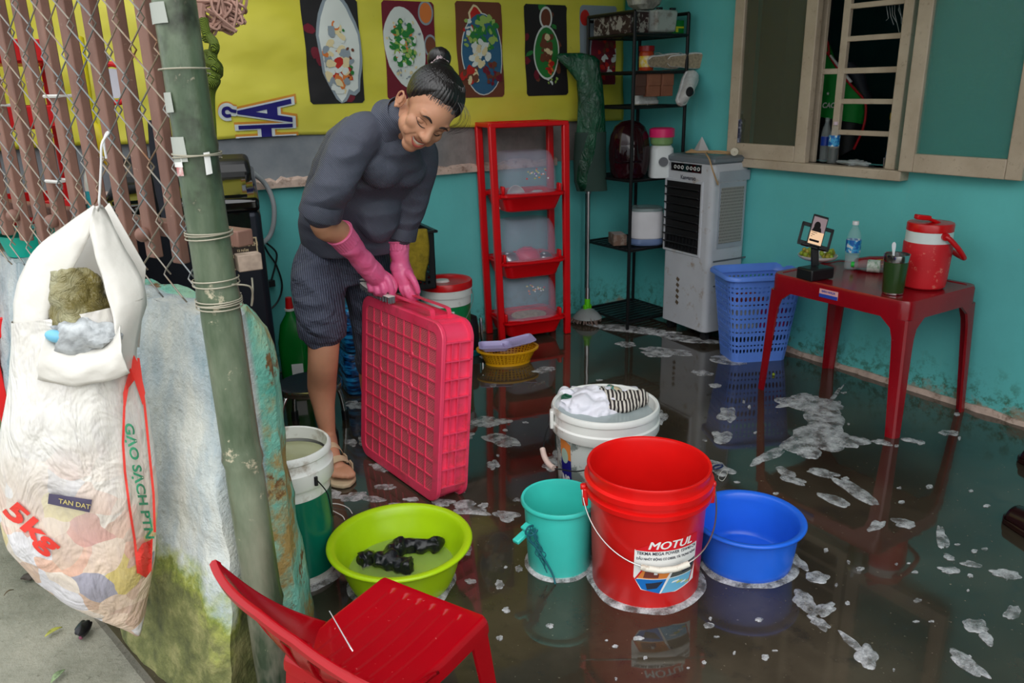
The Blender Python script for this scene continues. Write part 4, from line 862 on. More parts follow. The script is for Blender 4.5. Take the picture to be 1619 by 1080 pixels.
PM = [ink('dish_maroon', (112, 28, 44)), ink('dish_white', (214, 220, 214)), ink('dish_green', (44, 122, 56)), ink('dish_orange', (214, 120, 56)), ink('dish_red', (186, 40, 34)), ink('dish_brown', (110, 62, 44)), ink('dish_dark', (36, 32, 34)), ink('dish_blue', (50, 96, 130)), ink('dish_lime', (150, 180, 90)), ink('dish_cream', (222, 206, 160)), ink('dish_grey', (140, 152, 160))]
MA, WH, GR, OR, RE, BR, DK, BL, LI, CR, GY = range(11)
def picture(x0, x1, z0, z1, bgc, fn, label):
    b = MB(); r = .012
    quad(b, [(x0 + r, z0), (x1 - r, z0), (x1, z0 + r), (x1, z1 - r), (x1 - r, z1), (x0 + r, z1), (x0, z1 - r), (x0, z0 + r)], 0, bgc)
    cx, cz = (x0 + x1) / 2, (z0 + z1) / 2; s0 = len(b.v); fn(b, cx, cz, x1 - x0, z1 - z0)
    for i in range(s0, len(b.v)): b.v[i].x = min(max(b.v[i].x, x0), x1); b.v[i].y = min(max(b.v[i].y, z0), z1)
    b = fine(b, .02); onban(b); o = b.build('printed_picture', PM, t, world=True, flat=True); o['label'] = label
def scatter(b, cx, cz, w, h, n, cols, r, lift, seed, rot=0):
    random.seed(seed)
    for k in range(n):
        a = random.uniform(0, 6.28); d = math.sqrt(random.random()); x, y = math.cos(a) * d * w, math.sin(a) * d * h
        ell(b, cx + x * math.cos(rot) - y * math.sin(rot), cz + x * math.sin(rot) + y * math.cos(rot), r * random.uniform(.5, 1.4), r * random.uniform(.4, 1.2), lift + k * .00002, random.choice(cols), random.uniform(0, 3), .5, 9, k)
def f1(b, cx, cz, w, h):
    scatter(b, cx, cz, w * .5, h * .5, 40, [DK, RE, GY, DK, MA], .03, .0004, 1); ell(b, cx + .03, cz + .02, .105, .235, .0022, GY, .05, .15); ell(b, cx + .03, cz + .02, .092, .215, .0028, WH, .05, .2)
    scatter(b, cx + .01, cz - .03, .055, .15, 70, [CR, WH, CR, GY, RE, OR], .020, .0036, 2); scatter(b, cx + .05, cz - .02, .04, .15, 12, [GR, BR], .008, .0046, 3)
def f2(b, cx, cz, w, h):
    ell(b, cx + .09, cz + .17, .04, .055, .0006, GY); ell(b, cx + .09, cz + .17, .032, .045, .001, OR); ell(b, cx + .11, cz + .02, .035, .055, .0006, GY); ell(b, cx + .11, cz + .02, .028, .045, .001, BR)
    ell(b, cx - .03, cz + .02, .108, .175, .0014, WH, .1, .1); scatter(b, cx - .03, cz + .02, .09, .15, 90, [WH, GY, CR, WH], .007, .002, 4); scatter(b, cx - .04, cz + .03, .065, .10, 120, [GR, LI, GR, GR, OR, WH], .013, .004, 5)
def f3(b, cx, cz, w, h):
    ell(b, cx - .02, cz + .16, .04, .05, .0005, CR, 0, .3); ell(b, cx - .02, cz + .16, .03, .04, .0009, RE, 0, .3); ell(b, cx + .01, cz - .02, .118, .195, .0006, WH); ell(b, cx + .01, cz - .02, .113, .19, .001, BL)
    scatter(b, cx + .03, cz + .08, .075, .08, 40, [GR, LI, LI, GR], .018, .0016, 6); scatter(b, cx - .06, cz + .08, .03, .07, 16, [RE, LI, WH], .012, .0026, 7); scatter(b, cx, cz - .02, .05, .06, 34, [WH, WH, CR], .018, .0034, 8)
    scatter(b, cx - .07, cz - .12, .05, .03, 14, [RE, BR, OR, CR], .02, .0044, 9); scatter(b, cx + .06, cz - .11, .05, .05, 26, [BR, MA, BR], .014, .0044, 10)
def f4(b, cx, cz, w, h):
    scatter(b, cx, cz, w * .5, h * .5, 26, [BR, DK, GR, MA], .022, .0004, 11); ell(b, cx, cz + .16, .042, .055, .0012, WH); ell(b, cx, cz + .16, .032, .044, .0016, BR); ell(b, cx + .0, cz - .01, .082, .135, .002, WH); ell(b, cx, cz - .01, .074, .125, .0024, GR)
    scatter(b, cx, cz + .02, .03, .09, 22, [BR, CR, BR], .018, .0030, 12); scatter(b, cx + .025, cz - .08, .028, .03, 14, [OR, RE], .012, .0038, 13); scatter(b, cx + .03, cz - .15, .05, .02, 8, [WH, LI], .008, .0020, 14)
def f5(b, cx, cz, w, h):
    ell(b, cx - .09, cz + .14, .04, .05, .001, GY); ell(b, cx - .09, cz + .14, .03, .04, .0014, RE); ell(b, cx + .06, cz - .06, .12, .17, .001, GY, .2); ell(b, cx + .06, cz - .06, .11, .16, .0014, MA, .2); scatter(b, cx + .05, cz - .05, .08, .12, 40, [BR, RE, MA, WH], .016, .002, 15)
picture(1.235, 1.497, 1.242, 1.69, DK, f1, 'printed picture of a white dish with filled rolls'); picture(1.615, 1.885, 1.252, 1.69, MA, f2, 'printed picture of rice with green herbs'); picture(2.0, 2.262, 1.251, 1.70, BR, f3, 'printed picture of rice and salad on a blue plate')
picture(2.40, 2.67, 1.251, 1.70, DK, f4, 'printed picture of an oval bowl of grilled meat'); picture(2.755, 3.00, 1.30, 1.705, GY, f5, 'printed picture of red stew')
# lettering, read upwards
for nm, mat_i, off, lift in (('lettering_shadow', 'o', .022, .000), ('lettering_outline', 'w', .017, .0012), ('lettering', 'n', .002, .0024)):
    b = MB()
    for ch, zc_, wd in (('H', 1.128, .062), ('A', 1.218, .090)):
        a = text_mb(ch, 1, 0); x0, x1 = min(v.x for v in a.v), max(v.x for v in a.v); y0, y1 = min(v.y for v in a.v), max(v.y for v in a.v); hgt = .222
        a = text_mb(ch, 1, off / hgt * .70 + .02); k = hgt / (y1 - y0); kx = wd / (x1 - x0)
        for v in a.v: v.x -= (x0 + x1) / 2; v.y -= (y0 + y1) / 2
        Mx = Matrix(((0, -k, 0, 1.028 + (.004 if mat_i == 'o' else 0)), (kx, 0, 0, zc_ + (.008 if mat_i == 'o' else 0)), (0, 0, 1, lift), (0, 0, 0, 1))); b.merge(a, Mx)
    w_ = {'o': .022, 'w': .021, 'n': .007}[mat_i]                        # the hook over the A, as a stroke
    hk = catmull([(.872, 1.205), (.858, 1.208), (.851, 1.222), (.855, 1.236), (.868, 1.238), (.884, 1.226), (.897, 1.222)], 6) if False else catmull([(x, z, 0) for x, z in ((.878, 1.205), (.862, 1.205), (.852, 1.216), (.856, 1.232), (.872, 1.236), (.886, 1.226), (.902, 1.222))], 6)
    for p, q in zip(hk, hk[1:]):
        d = (q - p).normalized(); nrm = Vector((-d.y, d.x, 0)) * w_; sft = Vector((0, .006, 0)) if mat_i == 'o' else Vector((0, 0, 0))
        quad(b, [((p + nrm - d * .004 + sft).x, (p + nrm - d * .004 + sft).y), ((p - nrm - d * .004 + sft).x, (p - nrm - d * .004 + sft).y), ((q - nrm + d * .004 + sft).x, (q - nrm + d * .004 + sft).y), ((q + nrm + d * .004 + sft).x, (q + nrm + d * .004 + sft).y)], lift, 0)
    for v in b.v: v.y = max(v.y, BZ0 + .001)
    b = fine(b, .012); onban(b); b.build(nm, {'o': ink('letter_orange', (206, 140, 50)), 'w': ink('letter_white', (206, 214, 214)), 'n': ink('letter_navy', (30, 24, 110))}[mat_i], t, world=True, flat=True)

# ---- washing machine
WM = thing('washing_machine', 'black top loading washing machine behind the bamboo post', 'washing machine', (.60, 3.36, 0), math.radians(-14))
GLB = M('glossy_black_glass', (10, 10, 12), .04, spec=.8); DKG = M('dark_grey_steel', (38, 42, 52), .35, .5)
b = MB(); b.box((0, 0, .46), (.54, .54, .84)); b.build('washer_body', DKG, WM, bevel=.025, bseg=3)
b = MB(); b.rings([[Vector((x, y, z)) for x in (-.27, .27)] + [Vector((x, y2, z2)) for x in (.27, -.27)] for y, z, y2, z2 in ((-.275, .875, .27, .875), (-.275, .925, .27, 1.0))]); b.build('top_cover', GLB, WM, bevel=.015, bseg=3)
b = MB(); b.add([(-.23, -.25, .9285), (.23, -.25, .9285), (.23, .12, .9787), (-.23, .12, .9787), (-.23, -.25, .938), (.23, -.25, .938), (.23, .12, .9877), (-.23, .12, .9877)], [(0, 3, 2, 1), (4, 5, 6, 7), (0, 1, 5, 4), (1, 2, 6, 5), (2, 3, 7, 6), (3, 0, 4, 7)]); b.build('glass_lid', GLB, WM)
b = MB(); b.add([(-.26, .12, .97), (.26, .12, .97), (.26, .27, .97), (-.26, .27, .97), (-.25, .15, 1.035), (.25, .15, 1.035), (.25, .26, 1.055), (-.25, .26, 1.055)], [(0, 3, 2, 1), (4, 5, 6, 7), (0, 1, 5, 4), (1, 2, 6, 5), (2, 3, 7, 6), (3, 0, 4, 7)]); cp = b.build('control_panel', BLACKP, WM, bevel=.02, bseg=3)
b = MB(); [b.box((x, y, 1.0465 + (y - .2) * .18), (.016, .006, .001)) for x in (-.02, .02, .06, .1, .14) for y in (.18, .21, .235)]; tx = text_mb('1.0', .03, .0005); b.merge(tx, Matrix.Translation((.12, .222, 1.052)), 0); b.build('panel_marks', M('panel_print', (150, 150, 150), .5), cp)
b = MB(); b.box((0, -.272, .845), (.46, .004, .06)); b.build('brand_strip', GLB, WM)
b = MB(); tx = MB(); quad(tx, [(-.055, -.06), (.055, -.06), (.055, .06), (-.055, .06)], 0, 0); quad(tx, [(-.05, -.055), (.05, -.055), (.05, .055), (-.05, .055)], .0004, 1)
for s_, y_, z_ in (('BẢO HÀNH', .034, .022), ('12 NĂM', .012, .012), ('TRỌN ĐỜI', -.012, .024), ('SẢN PHẨM', -.036, .011)): tx.merge(text_mb(s_, z_, .0004), Matrix.Translation((0, y_, .0008)), 0)
tx.warp(lambda v: (v.x + .19, -.2712 - v.z, v.y + .72)); tx.build('warranty_label', [ink('label_tan', (196, 176, 140)), ink('label_brown', (44, 34, 28))], WM, flat=True)
# drain hose and plug lead against the back wall
GH = plastic('grey_hose', (170, 174, 178), .4)
b = MB(); Yq = 3.60; b.tube(catmull([onY(392, 270, 3.58), onY(402, 275, 3.58), onY(420, 292, Yq), onY(432, 320, Yq), onY(433, 350, Yq), onY(427, 372, Yq), onY(416, 384, 3.58), onY(402, 395, 3.56)], 8), .011, 12)
tag(b.build('drain_hose', GH), 'ribbed pale grey drain hose curving from the washing machine to the teal wall', 'hose')
b = MB(); q_ = lambda x, y: onY(x, y, 3.655)
b.tube(catmull([q_(413, 380), q_(422, 385), q_(437, 400), q_(435, 420), q_(431, 436), q_(428, 446)], 8), .0045, 8); b.tube(catmull([q_(413, 380), q_(424, 400), q_(437, 420), q_(446, 450), q_(440, 475), q_(425, 492)], 8), .0045, 8)
tt = tag(b.build('power_cord', BLACKP), 'thin black power cord looped against the teal wall by the washing machine', 'cord')
b = MB(); p = q_(428, 448); b.box(p, (.035, .03, .03)); b.cyl(p - Vector((.018, 0, 0)), p - Vector((.035, 0, 0)), .004, n=8); b.build('plug', BLACKP, tt, bevel=.006)

# ---- black crate with cloth on lidded pail
PB = onZ(704, 441, .405); PB.z = 0; PB.y = min(PB.y, 3.53)
t = thing('lidded_pail', 'green and white pail with a red lid by the tall red rack', 'pail', PB, RZ); t.scale = (1.0, 1.0, 1.1)
b = MB(); b.lathe([(.001, 0), (.108, 0), (.112, .01), (.120, .27)], 64, cap1=False); b.build('pail_body', plastic('pail_green', (10, 130, 70), .35), t)
b = MB(); b.lathe([(.120, .262), (.122, .262), (.123, .30), (.129, .302), (.130, .34), (.120, .342)], 64); b.build('white_collar', WHITEP, t)
b = MB(); b.lathe([(.001, .352), (.10, .352), (.106, .356), (.112, .364), (.128, .366), (.132, .36), (.132, .335), (.126, .332)], 64); ld = b.build('red_lid', plastic('red_lid_plastic', (200, 14, 20), .3), t)
b = MB(); b.lathe([(.001, .362), (.026, .361), (.030, .352)], 24, c=(-.02, .02, 0), sx=1.3); b.build('white_cap', WHITEP, ld)
L_ = MB(); quad(L_, [(-.035, -.008), (.012, -.008), (.012, .008), (-.035, .008)], .0008, 0); quad(L_, [(.014, -.008), (.035, -.008), (.035, .008), (.014, .008)], .0008, 1); L_ = fine(L_, .02); wrap(L_, lambda z: .112 + (z - .01) * .031, .1, .235); L_.build('printed_label', [INK_RED, INK_WHITE], t)
b = MB(); b.tube(catmull([(.125, -.02, .33), (.135, -.05, .28), (.09, -.12, .2), (.02, -.14, .19), (-.06, -.13, .2), (-.12, -.06, .27), (-.128, -.01, .33)], 8), .0017, 6); b.build('wire_handle', WIRE, t)
def slotted_panel(b, org, ux, uz, w, h, nx, nz, th, nrm, round_=False, gap=.35, margin=.02, elon=1.0):
    """wall of a basket: a sheet with nx x nz real holes"""
    org, ux, uz, nrm = map(Vector, (org, ux, uz, nrm)); xs = []; gw = (w - 2 * margin) / nx; gh = (h - 2 * margin) / nz
    for side in (0, 1):
        off = nrm * th * side
        for i in range(nx):
            for j in range(nz):
                x0, z0 = margin + i * gw, margin + j * gh; oc = [(x0, z0), (x0 + gw / 2, z0), (x0 + gw, z0), (x0 + gw, z0 + gh / 2), (x0 + gw, z0 + gh), (x0 + gw / 2, z0 + gh), (x0, z0 + gh), (x0, z0 + gh / 2)]
                cx_, cz_ = x0 + gw / 2, z0 + gh / 2; f_ = 1 - gap; ic = [(cx_ + (x - cx_) * f_ * (.82 if abs(x - cx_) > 1e-6 and abs(z - cz_) > 1e-6 else 1), cz_ + (z - cz_) * f_ * (.85 if abs(x - cx_) > 1e-6 and abs(z - cz_) > 1e-6 else 1)) for x, z in oc]
                vs = [org + ux * x + uz * z + off for x, z in oc + ic]; b.add(vs, [(k, (k + 1) % 8, 8 + (k + 1) % 8, 8 + k) for k in range(8)])
        for (a0, a1, c0, c1) in ((0, w, 0, margin), (0, w, h - margin, h), (0, margin, margin, h - margin), (w - margin, w, margin, h - margin)):
            b.add([org + ux * x + uz * z + off for x, z in ((a0, c0), (a1, c0), (a1, c1), (a0, c1))], [(0, 1, 2, 3)])
_q = onZ(688, 456, .396); CRO = Vector((_q.x - .13, _q.y + .13, .396))
t = thing('black_crate', 'black slotted plastic crate standing on the blue drinks packs', 'crate', CRO, math.radians(-8))
b = MB()
for (ox, oy, ux, wn) in ((-.15, -.11, (1, 0, 0), .30), (-.15, .11, (1, 0, 0), .30)):
    slotted_panel(b, (ox, oy, 0), ux, (0, 0, 1), .30, .27, 12, 9, .004, (0, 1, 0))
for ox in (-.15, .15): slotted_panel(b, (ox, -.11, 0), (0, 1, 0), (0, 0, 1), .22, .27, 9, 9, .004, (1, 0, 0))
b.box((0, 0, .003), (.30, .22, .006)); b.build('crate_wall', BLACKP, t, flat=True)
b = MB()
for y in (-.115, .115): b.box((0, y, .272), (.33, .02, .012))
for x in (-.16, .16): b.box((x, 0, .272), (.02, .25, .012))
b.build('crate_rim', BLACKP, t, bevel=.003)
OLV = M('olive_cloth', (150, 128, 28), .9, var=.15, vs=40, bump=.6, bs=200)
b = MB(); cM = Matrix.Translation(CRO) @ Matrix.Rotation(math.radians(-8), 4, 'Z')
def clo(u, v):
    x = -.10 + .215 * u + .006 * math.sin(v * 5); z = .285 - .22 * v; 
    if v > .7: x += (-.02 if u > .5 else .0) * (v - .7) * 3 * abs(u - .5) * 2
    y = -.130 - .006 * math.sin(u * 9) - .004 * noise.noise(Vector((u * 4, v * 4, 0)))
    if v < .1: y = -.130 + (.1 - v) * .35; z = .285
    return cM @ Vector((x, y, z - (.02 * (2 * u - 1) ** 2 if v > .95 else 0)))
b.grid(clo, 24, 24); tag(b.build('hanging_cloth', OLV, solid=.004), 'olive yellow cleaning cloth draped over the black crate', 'cloth')

# ---- tall red rack with three lidded trays
REDR = plastic('red_rack_plastic', (214, 4, 16), .32)
FL = Vector((2.10, 3.46, 0)); RA = math.radians(-10); RM = Matrix.Translation(FL) @ Matrix.Rotation(RA, 4, 'Z')
RWD, RDP, RH = .385, .19, 1.12
t = thing('plastic_rack', 'tall red plastic rack with three clear domed trays', 'rack', FL, RA)
zl = [facing(*p, FL).z for p in ((775, 312), (781, 419), (786, 512))]
def post(x0, y0, x1, y1): b = MB(); b.beam((x0, y0, 0), (x1, y1, RH), .036, .030, up=(0, 1, 0)); b.build('post', REDR, t, bevel=.006)
post(0, 0, -.028, 0); post(RWD, 0, RWD - .012, 0); post(.0, RDP, -.028, RDP); post(RWD, RDP, RWD - .012, RDP)
b = MB(); b.box((RWD / 2 - .02, 0, RH), (RWD + .04, .032, .022)); b.box((RWD / 2 - .02, RDP, RH), (RWD + .04, .032, .022)); b.box((-.028, RDP / 2, RH), (.034, RDP, .022)); b.box((RWD - .012, RDP / 2, RH), (.034, RDP, .022)); b.box((RWD / 2 - .02, RDP / 2, RH - .012), (RWD - .02, RDP - .02, .006)); b.build('top_frame', REDR, t, bevel=.005)
CLR = Mat('frosted_clear_plastic'); CLR.col((206, 208, 232)); CLR.set(Roughness=.16, Alpha=.24, IOR=1.3); CLR = CLR.m
for li, z in enumerate(zl):
    cx, cy = RWD / 2 - .015, RDP / 2
    b = MB(); TW, TD = RWD - .05, RDP + .11
    for y in (0, RDP): b.box((cx, y, z), (RWD + .0, .026, .024))
    b.rings([rrect(TW + .02, TD, .03, z + .012, cx=cx, cy=cy), rrect(TW + .02, TD, .03, z - .002, cx=cx, cy=cy), rrect(TW - .01, TD - .02, .04, z - .01, cx=cx, cy=cy), rrect(TW - .05, TD - .06, .04, z - .075, cx=cx, cy=cy), rrect(TW - .08, TD - .09, .03, z - .082, cx=cx, cy=cy)], cap0=False)
    b.rings([rrect(TW + .01, TD - .01, .03, z + .012, cx=cx, cy=cy), rrect(TW - .07, TD - .08, .03, z - .070, cx=cx, cy=cy)], cap0=False)
    tr = b.build('tray', REDR, t, bevel=.003)
    for sx_ in (-1, 1): b = MB(); b.box((cx + sx_ * (TW / 2 - .01), cy - TD / 2 + .05, z + .03), (.016, .04, .045)); b.build('hinge_knob', REDR, tr, bevel=.006)
    b = MB(); Rr = []
    for k in range(13):
        s_ = k / 12; a = s_ * PI / 2; hh = .205; kx = (1 - (1 - math.cos(a)) * .28 * 1) if k < 12 else .70; w = TW * (.96 - .30 * (1 - math.cos(a)) ** 1.4); d = TD * (.94 - .55 * (1 - math.cos(a)) ** 1.2)
        Rr.append(rrect(w, d, min(w, d) * .38, z + .012 + hh * math.sin(a) ** .9, 8, cx, cy))
    b.rings(Rr, cap0=False); dm = b.build('domed_lid', CLR, tr, ang=80)
    if li != 1:
        st = MB(); random.seed(li + 3)
        for k in range(26): ell(st, random.gauss(0, .03), random.gauss(0, .014), .005, .004, .0002 * k, random.randrange(5), n=8)
        sy = cy - TD * .36
        Ms = Matrix(((1, 0, 0, cx + .02), (0, .62, -.78, cy - TD * .30), (0, .78, .62, z + .165), (0, 0, 0, 1))) if li == 2 else Matrix(((1, 0, 0, cx + .02), (0, .30, -.95, cy - TD * .425), (0, .95, .30, z + .115), (0, 0, 0, 1)))
        st.xf(Ms); st.build('lid_sticker', [INK_ORANGE, INK_WHITE, INK_RED, INK_YELLOW, ink('sticker_purple', (110, 80, 160))], dm, flat=True)
# dishes inside
def rp(x, y, z): return RM @ Vector((x, y, z))
CER = M('white_ceramic', (226, 222, 218), .25); STEEL = M('brushed_steel', (190, 190, 192), .28, 1)
def bowl(name, label, p, r, h, mat, rot=None, group=None, flip=False):
    t = thing(name, label, 'bowl', p, 0, group, rot=rot or (0, 0, 0)); pr = [(r * .35, 0), (r * .4, .004), (r * .42, .006)] + [(r * (.42 + .58 * math.sin(k / 8 * PI / 2)), .006 + (h - .006) * (1 - math.cos(k / 8 * PI / 2))) for k in range(9)]
    pr = pr + [(q[0] - .003, q[1]) for q in reversed(pr[3:])] + [(.001, .009)]
    if flip: pr = [(a, h - z) for a, z in pr]
    b = MB(); b.lathe([(.001, pr[0][1])] + pr, 32); b.build('bowl_body', mat, t); return t
z0 = zl[0] - .070; bowl('rice_bowl', 'white bowl resting on its side in the top tray of the red rack', rp(.10, .07, z0 + .05), .055, .05, CER, (1.2, .3, 0)); bowl('rice_bowl', 'white upturned bowl beside a sideways one in the top tray', rp(.08, .10, z0 + .001), .06, .06, CER, flip=True); bowl('soup_bowl', 'wide white upturned bowl at the wall-corner end of the top tray', rp(.26, .10, z0 + .001), .07, .075, CER, flip=True)
bowl('soup_bowl', 'dark blue upturned bowl between white ones in the top tray', rp(.175, .10, z0 + .001), .05, .055, plastic('dark_blue_melamine', (40, 50, 84)), flip=True)
z0 = zl[1] - .070; bowl('steel_bowl', 'shiny steel upturned bowl in the middle tray of the red rack', rp(.09, .10, z0 + .001), .065, .11, STEEL, flip=True); bowl('steel_bowl', 'small steel upturned bowl at the far end of the middle tray', rp(.30, .10, z0 + .001), .055, .09, STEEL, flip=True)
bowl('plastic_bowl', 'wide pink plastic upturned bowl on top of the middle tray dishes', rp(.20, .11, z0 + .055), .075, .07, plastic('pink_melamine', (220, 50, 90)), flip=True); bowl('plastic_bowl', 'purple grey bowl under the pink one in the middle tray', rp(.20, .10, z0 + .001), .055, .05, plastic('purple_melamine', (100, 96, 130)), flip=True)
z0 = zl[2] - .070; b = MB(); b.lathe([(.001, 0), (.09, 0), (.10, .012), (.10, .018), (.001, .018)], 32, c=rp(.20, .10, z0 + .055), sx=1, sy=.85); b.cyl(rp(.20, .1, z0), rp(.20, .1, z0 + .056), .05, n=20); tag(b.build('wicker_tray', M('pale_wood', (200, 176, 140), .6, var=.2, vs=60)), 'round pale straw tray inside the lowest domed tray', 'tray')

# ---- things on the floor by the rack
YEL = plastic('yellow_basket_plastic', (232, 168, 16), .35)
p = onZ(803, 572, .0); p.z = 0
t = thing('small_basket', 'small oval yellow sieve basket on the floor before the red rack', 'basket', p, math.radians(-20))
b = MB(); n = 44; rows = 5
for j in range(rows):
    for side in (0, 1):
        for i in range(n):
            z0_, z1_ = .012 + .055 * j / rows, .012 + .055 * (j + 1) / rows
            def pp(i_, z): a = 2 * PI * i_ / n; r = .095 + .030 * (z / .067) - .002 * side; return Vector((r * 1.15 * math.cos(a), r * .78 * math.sin(a), z))
            oc = [pp(i, z0_), pp(i + 1, z0_), pp(i + 1, z1_), pp(i, z1_)]; cc = sum(oc, Vector()) / 4; ic = [cc + (q - cc) * .55 for q in oc]; b.add(oc + ic, [(k, (k + 1) % 4, 4 + (k + 1) % 4, 4 + k) for k in range(4)])
b.lathe([(.001, 0), (.098, 0), (.098, .012), (.001, .012)], 44, sx=1.15, sy=.78); b.build('basket_wall', YEL, t, flat=True)
b = MB(); b.lathe([(.122, .066), (.135, .068), (.136, .076), (.124, .076)], 44, sx=1.15, sy=.80); b.build('basket_rim', YEL, t, ang=60)
LIL = Mat('lilac_plastic'); LIL.col((196, 184, 232)); LIL.set(Roughness=.3, Alpha=.82)
b = MB(); c0 = p + Vector((-.02, .01, .078)); 
def tr_(b, c, w, d, h, rz, tilt=0):
    Mx = Matrix.Translation(c) @ Matrix.Rotation(rz, 4, 'Z') @ Matrix.Rotation(tilt, 4, 'Y'); s0 = len(b.v)
    b.rings([rrect(w * .8, d * .8, .02, 0), rrect(w, d, .02, h), rrect(w * 1.08, d * 1.08, .02, h), rrect(w * 1.08, d * 1.08, .02, h - .003), rrect(w * .98, d * .98, .02, h - .004), rrect(w * .78, d * .78, .018, .003)], cap0=True)
    b.xf(Mx, s0)
tr_(b, c0 + Vector((-.045, .0, 0)), .15, .11, .022, -.5); tag(b.build('lilac_dish', LIL.m), 'translucent lilac shallow dish lying in the yellow basket', 'dish')
b = MB(); tr_(b, c0 + Vector((.085, -.01, .008)), .15, .12, .014, -.3, -.15); tag(b.build('lilac_tray', LIL.m), 'translucent lilac square lid jutting over the rim of the yellow basket', 'lid')
# frying pan and teal bowl and a peeler stack behind the crate
p = onZ(741, 556, .0); t = thing('frying_pan', 'teal frying pan with a black handle half hidden by the pink crate', 'frying pan', p)
b = MB(); b.lathe([(.001, 0), (.08, 0), (.10, .03), (.103, .035), (.10, .036), (.078, .006), (.001, .005)], 40); b.build('pan_body', plastic('teal_enamel', (24, 150, 160), .25), t)
b = MB(); hd = (onZ(777, 553, .04) - p); hd.z = 0; hd.normalize(); b.tube(catmull([hd * .095 + Vector((0, 0, .03)), hd * .12 + Vector((0, 0, .042)), hd * .17 + Vector((0, 0, .046)), hd * .19 + Vector((0, 0, .044))], 5), [.008] * 10 + [.011] * 6, 10); b.build('pan_handle', BLACKP, t)
p = onZ(752, 560, 0) + Vector((.03, .16, 0)); t = thing('round_pot', 'black round pot with steel lid edge standing behind the pink crate', 'pot', (1.87, 3.42, 0))
b = MB(); b.lathe([(.001, 0), (.055, 0), (.06, .02), (.058, .14), (.05, .19), (.02, .205), (.001, .206)], 32); b.build('pot_body', M('black_cloth_pot', (18, 18, 20), .6), t)
b = MB(); b.cyl((.062, -.04, .0), (.060, -.035, .185), .007, n=10); b.build('steel_handle', CHROME, t)

# ---- spin mop, green sack over its top
p = Vector((2.70, 3.50, 0)); t = thing('spin_mop', 'spin mop with steel pole standing head down beside the red rack', 'mop', p)
b = MB(); b.cyl((0, 0, .13), (0, 0, 1.40), .010, n=16); b.cyl((0, 0, .13), (0, 0, .20), .014, n=16); b.cyl((0, 0, .735), (0, 0, .765), .016, n=16); b.build('steel_pole', STEEL, t)
b = MB(); b.cyl((0, 0, .09), (0, 0, .14), .017, n=12); b.box((0, 0, .09), (.05, .02, .03)); b.build('green_joint', plastic('lime_joint', (96, 200, 20)), t, bevel=.004)
b = MB(); b.lathe([(.001, .085), (.03, .08), (.06, .06), (.085, .03), (.08, .028), (.001, .05)], 40); b.build('mop_disc', M('clear_disc', (180, 186, 186), .15, alpha=.55), t)
b = MB(); random.seed(8)
for k in range(70):
    a = random.uniform(0, 6.28); r = random.uniform(.03, .085); q = Vector((math.cos(a) * r * .5, math.sin(a) * r * .5, .045)); e = Vector((math.cos(a + .2) * (r + .02), math.sin(a + .2) * (r + .02), .008)); b.tube([q, (q + e) / 2 + Vector((0, 0, .012)), e], .005, 5)
b.build('mop_strands', M('dirty_mop_strands', (120, 100, 92), .9, var=.2, vs=60), t)
GBAG = Mat('dark_green_film'); c = GBAG.ramp(GBAG.noise(9, 4), [(.3, (6, 52, 34)), (.7, (14, 86, 56))]); GBAG.col(c); GBAG.set(Roughness=.16); GBAG.bump(GBAG.noise(26, 5, .6, None, (1, 1, .5), 1.0), .9, .02)
b = MB(); RR = []
S_ = [(.75, .02, .082, .03), (.80, .01, .085, .034), (.92, .005, .085, .036), (1.0, .01, .083, .036), (1.10, .012, .076, .034), (1.22, .01, .070, .034), (1.32, .0, .068, .034), (1.38, -.03, .085, .034), (1.42, -.05, .105, .032), (1.445, -.075, .10, .026), (1.46, -.10, .06, .016)]
for z, ox, rx, ry in S_:
    ring = []
    for k in range(40):
        a = 2 * PI * k / 40; x, y = ox + rx * math.cos(a), ry * math.sin(a) * (1 + .25 * math.sin(3 * a + z * 9)); q = Vector((p.x, p.y, z)) + _r0 * x - _fh * y
        q += Vector((1, 1, 0)) * .006 * noise.noise(q * 16); ring.append(q)
    RR.append(ring)
b.rings(RR, cap0=True); gb = b.build('green_bag', GBAG.m, ang=80); tag(gb, 'dark green plastic sack pulled over the mop pole, its top bent sideways', 'plastic bag')
b = MB(); RR = []
for z, ox, rx, ry in [(.748, .02, .084, .033), (.80, .01, .088, .037), (.92, .005, .088, .039), (1.06, .01, .084, .039)]:
    RR.append([Vector((p.x, p.y, z)) + _r0 * (ox + rx * math.cos(2 * PI * k / 40)) - _fh * ry * math.sin(2 * PI * k / 40) for k in range(40)])
b.rings(RR, cap0=False, cap1=False); b.build('dull_sleeve', M('dull_green_cloth', (38, 62, 54), .7, bump=.5, bs=20), gb).parent = gb

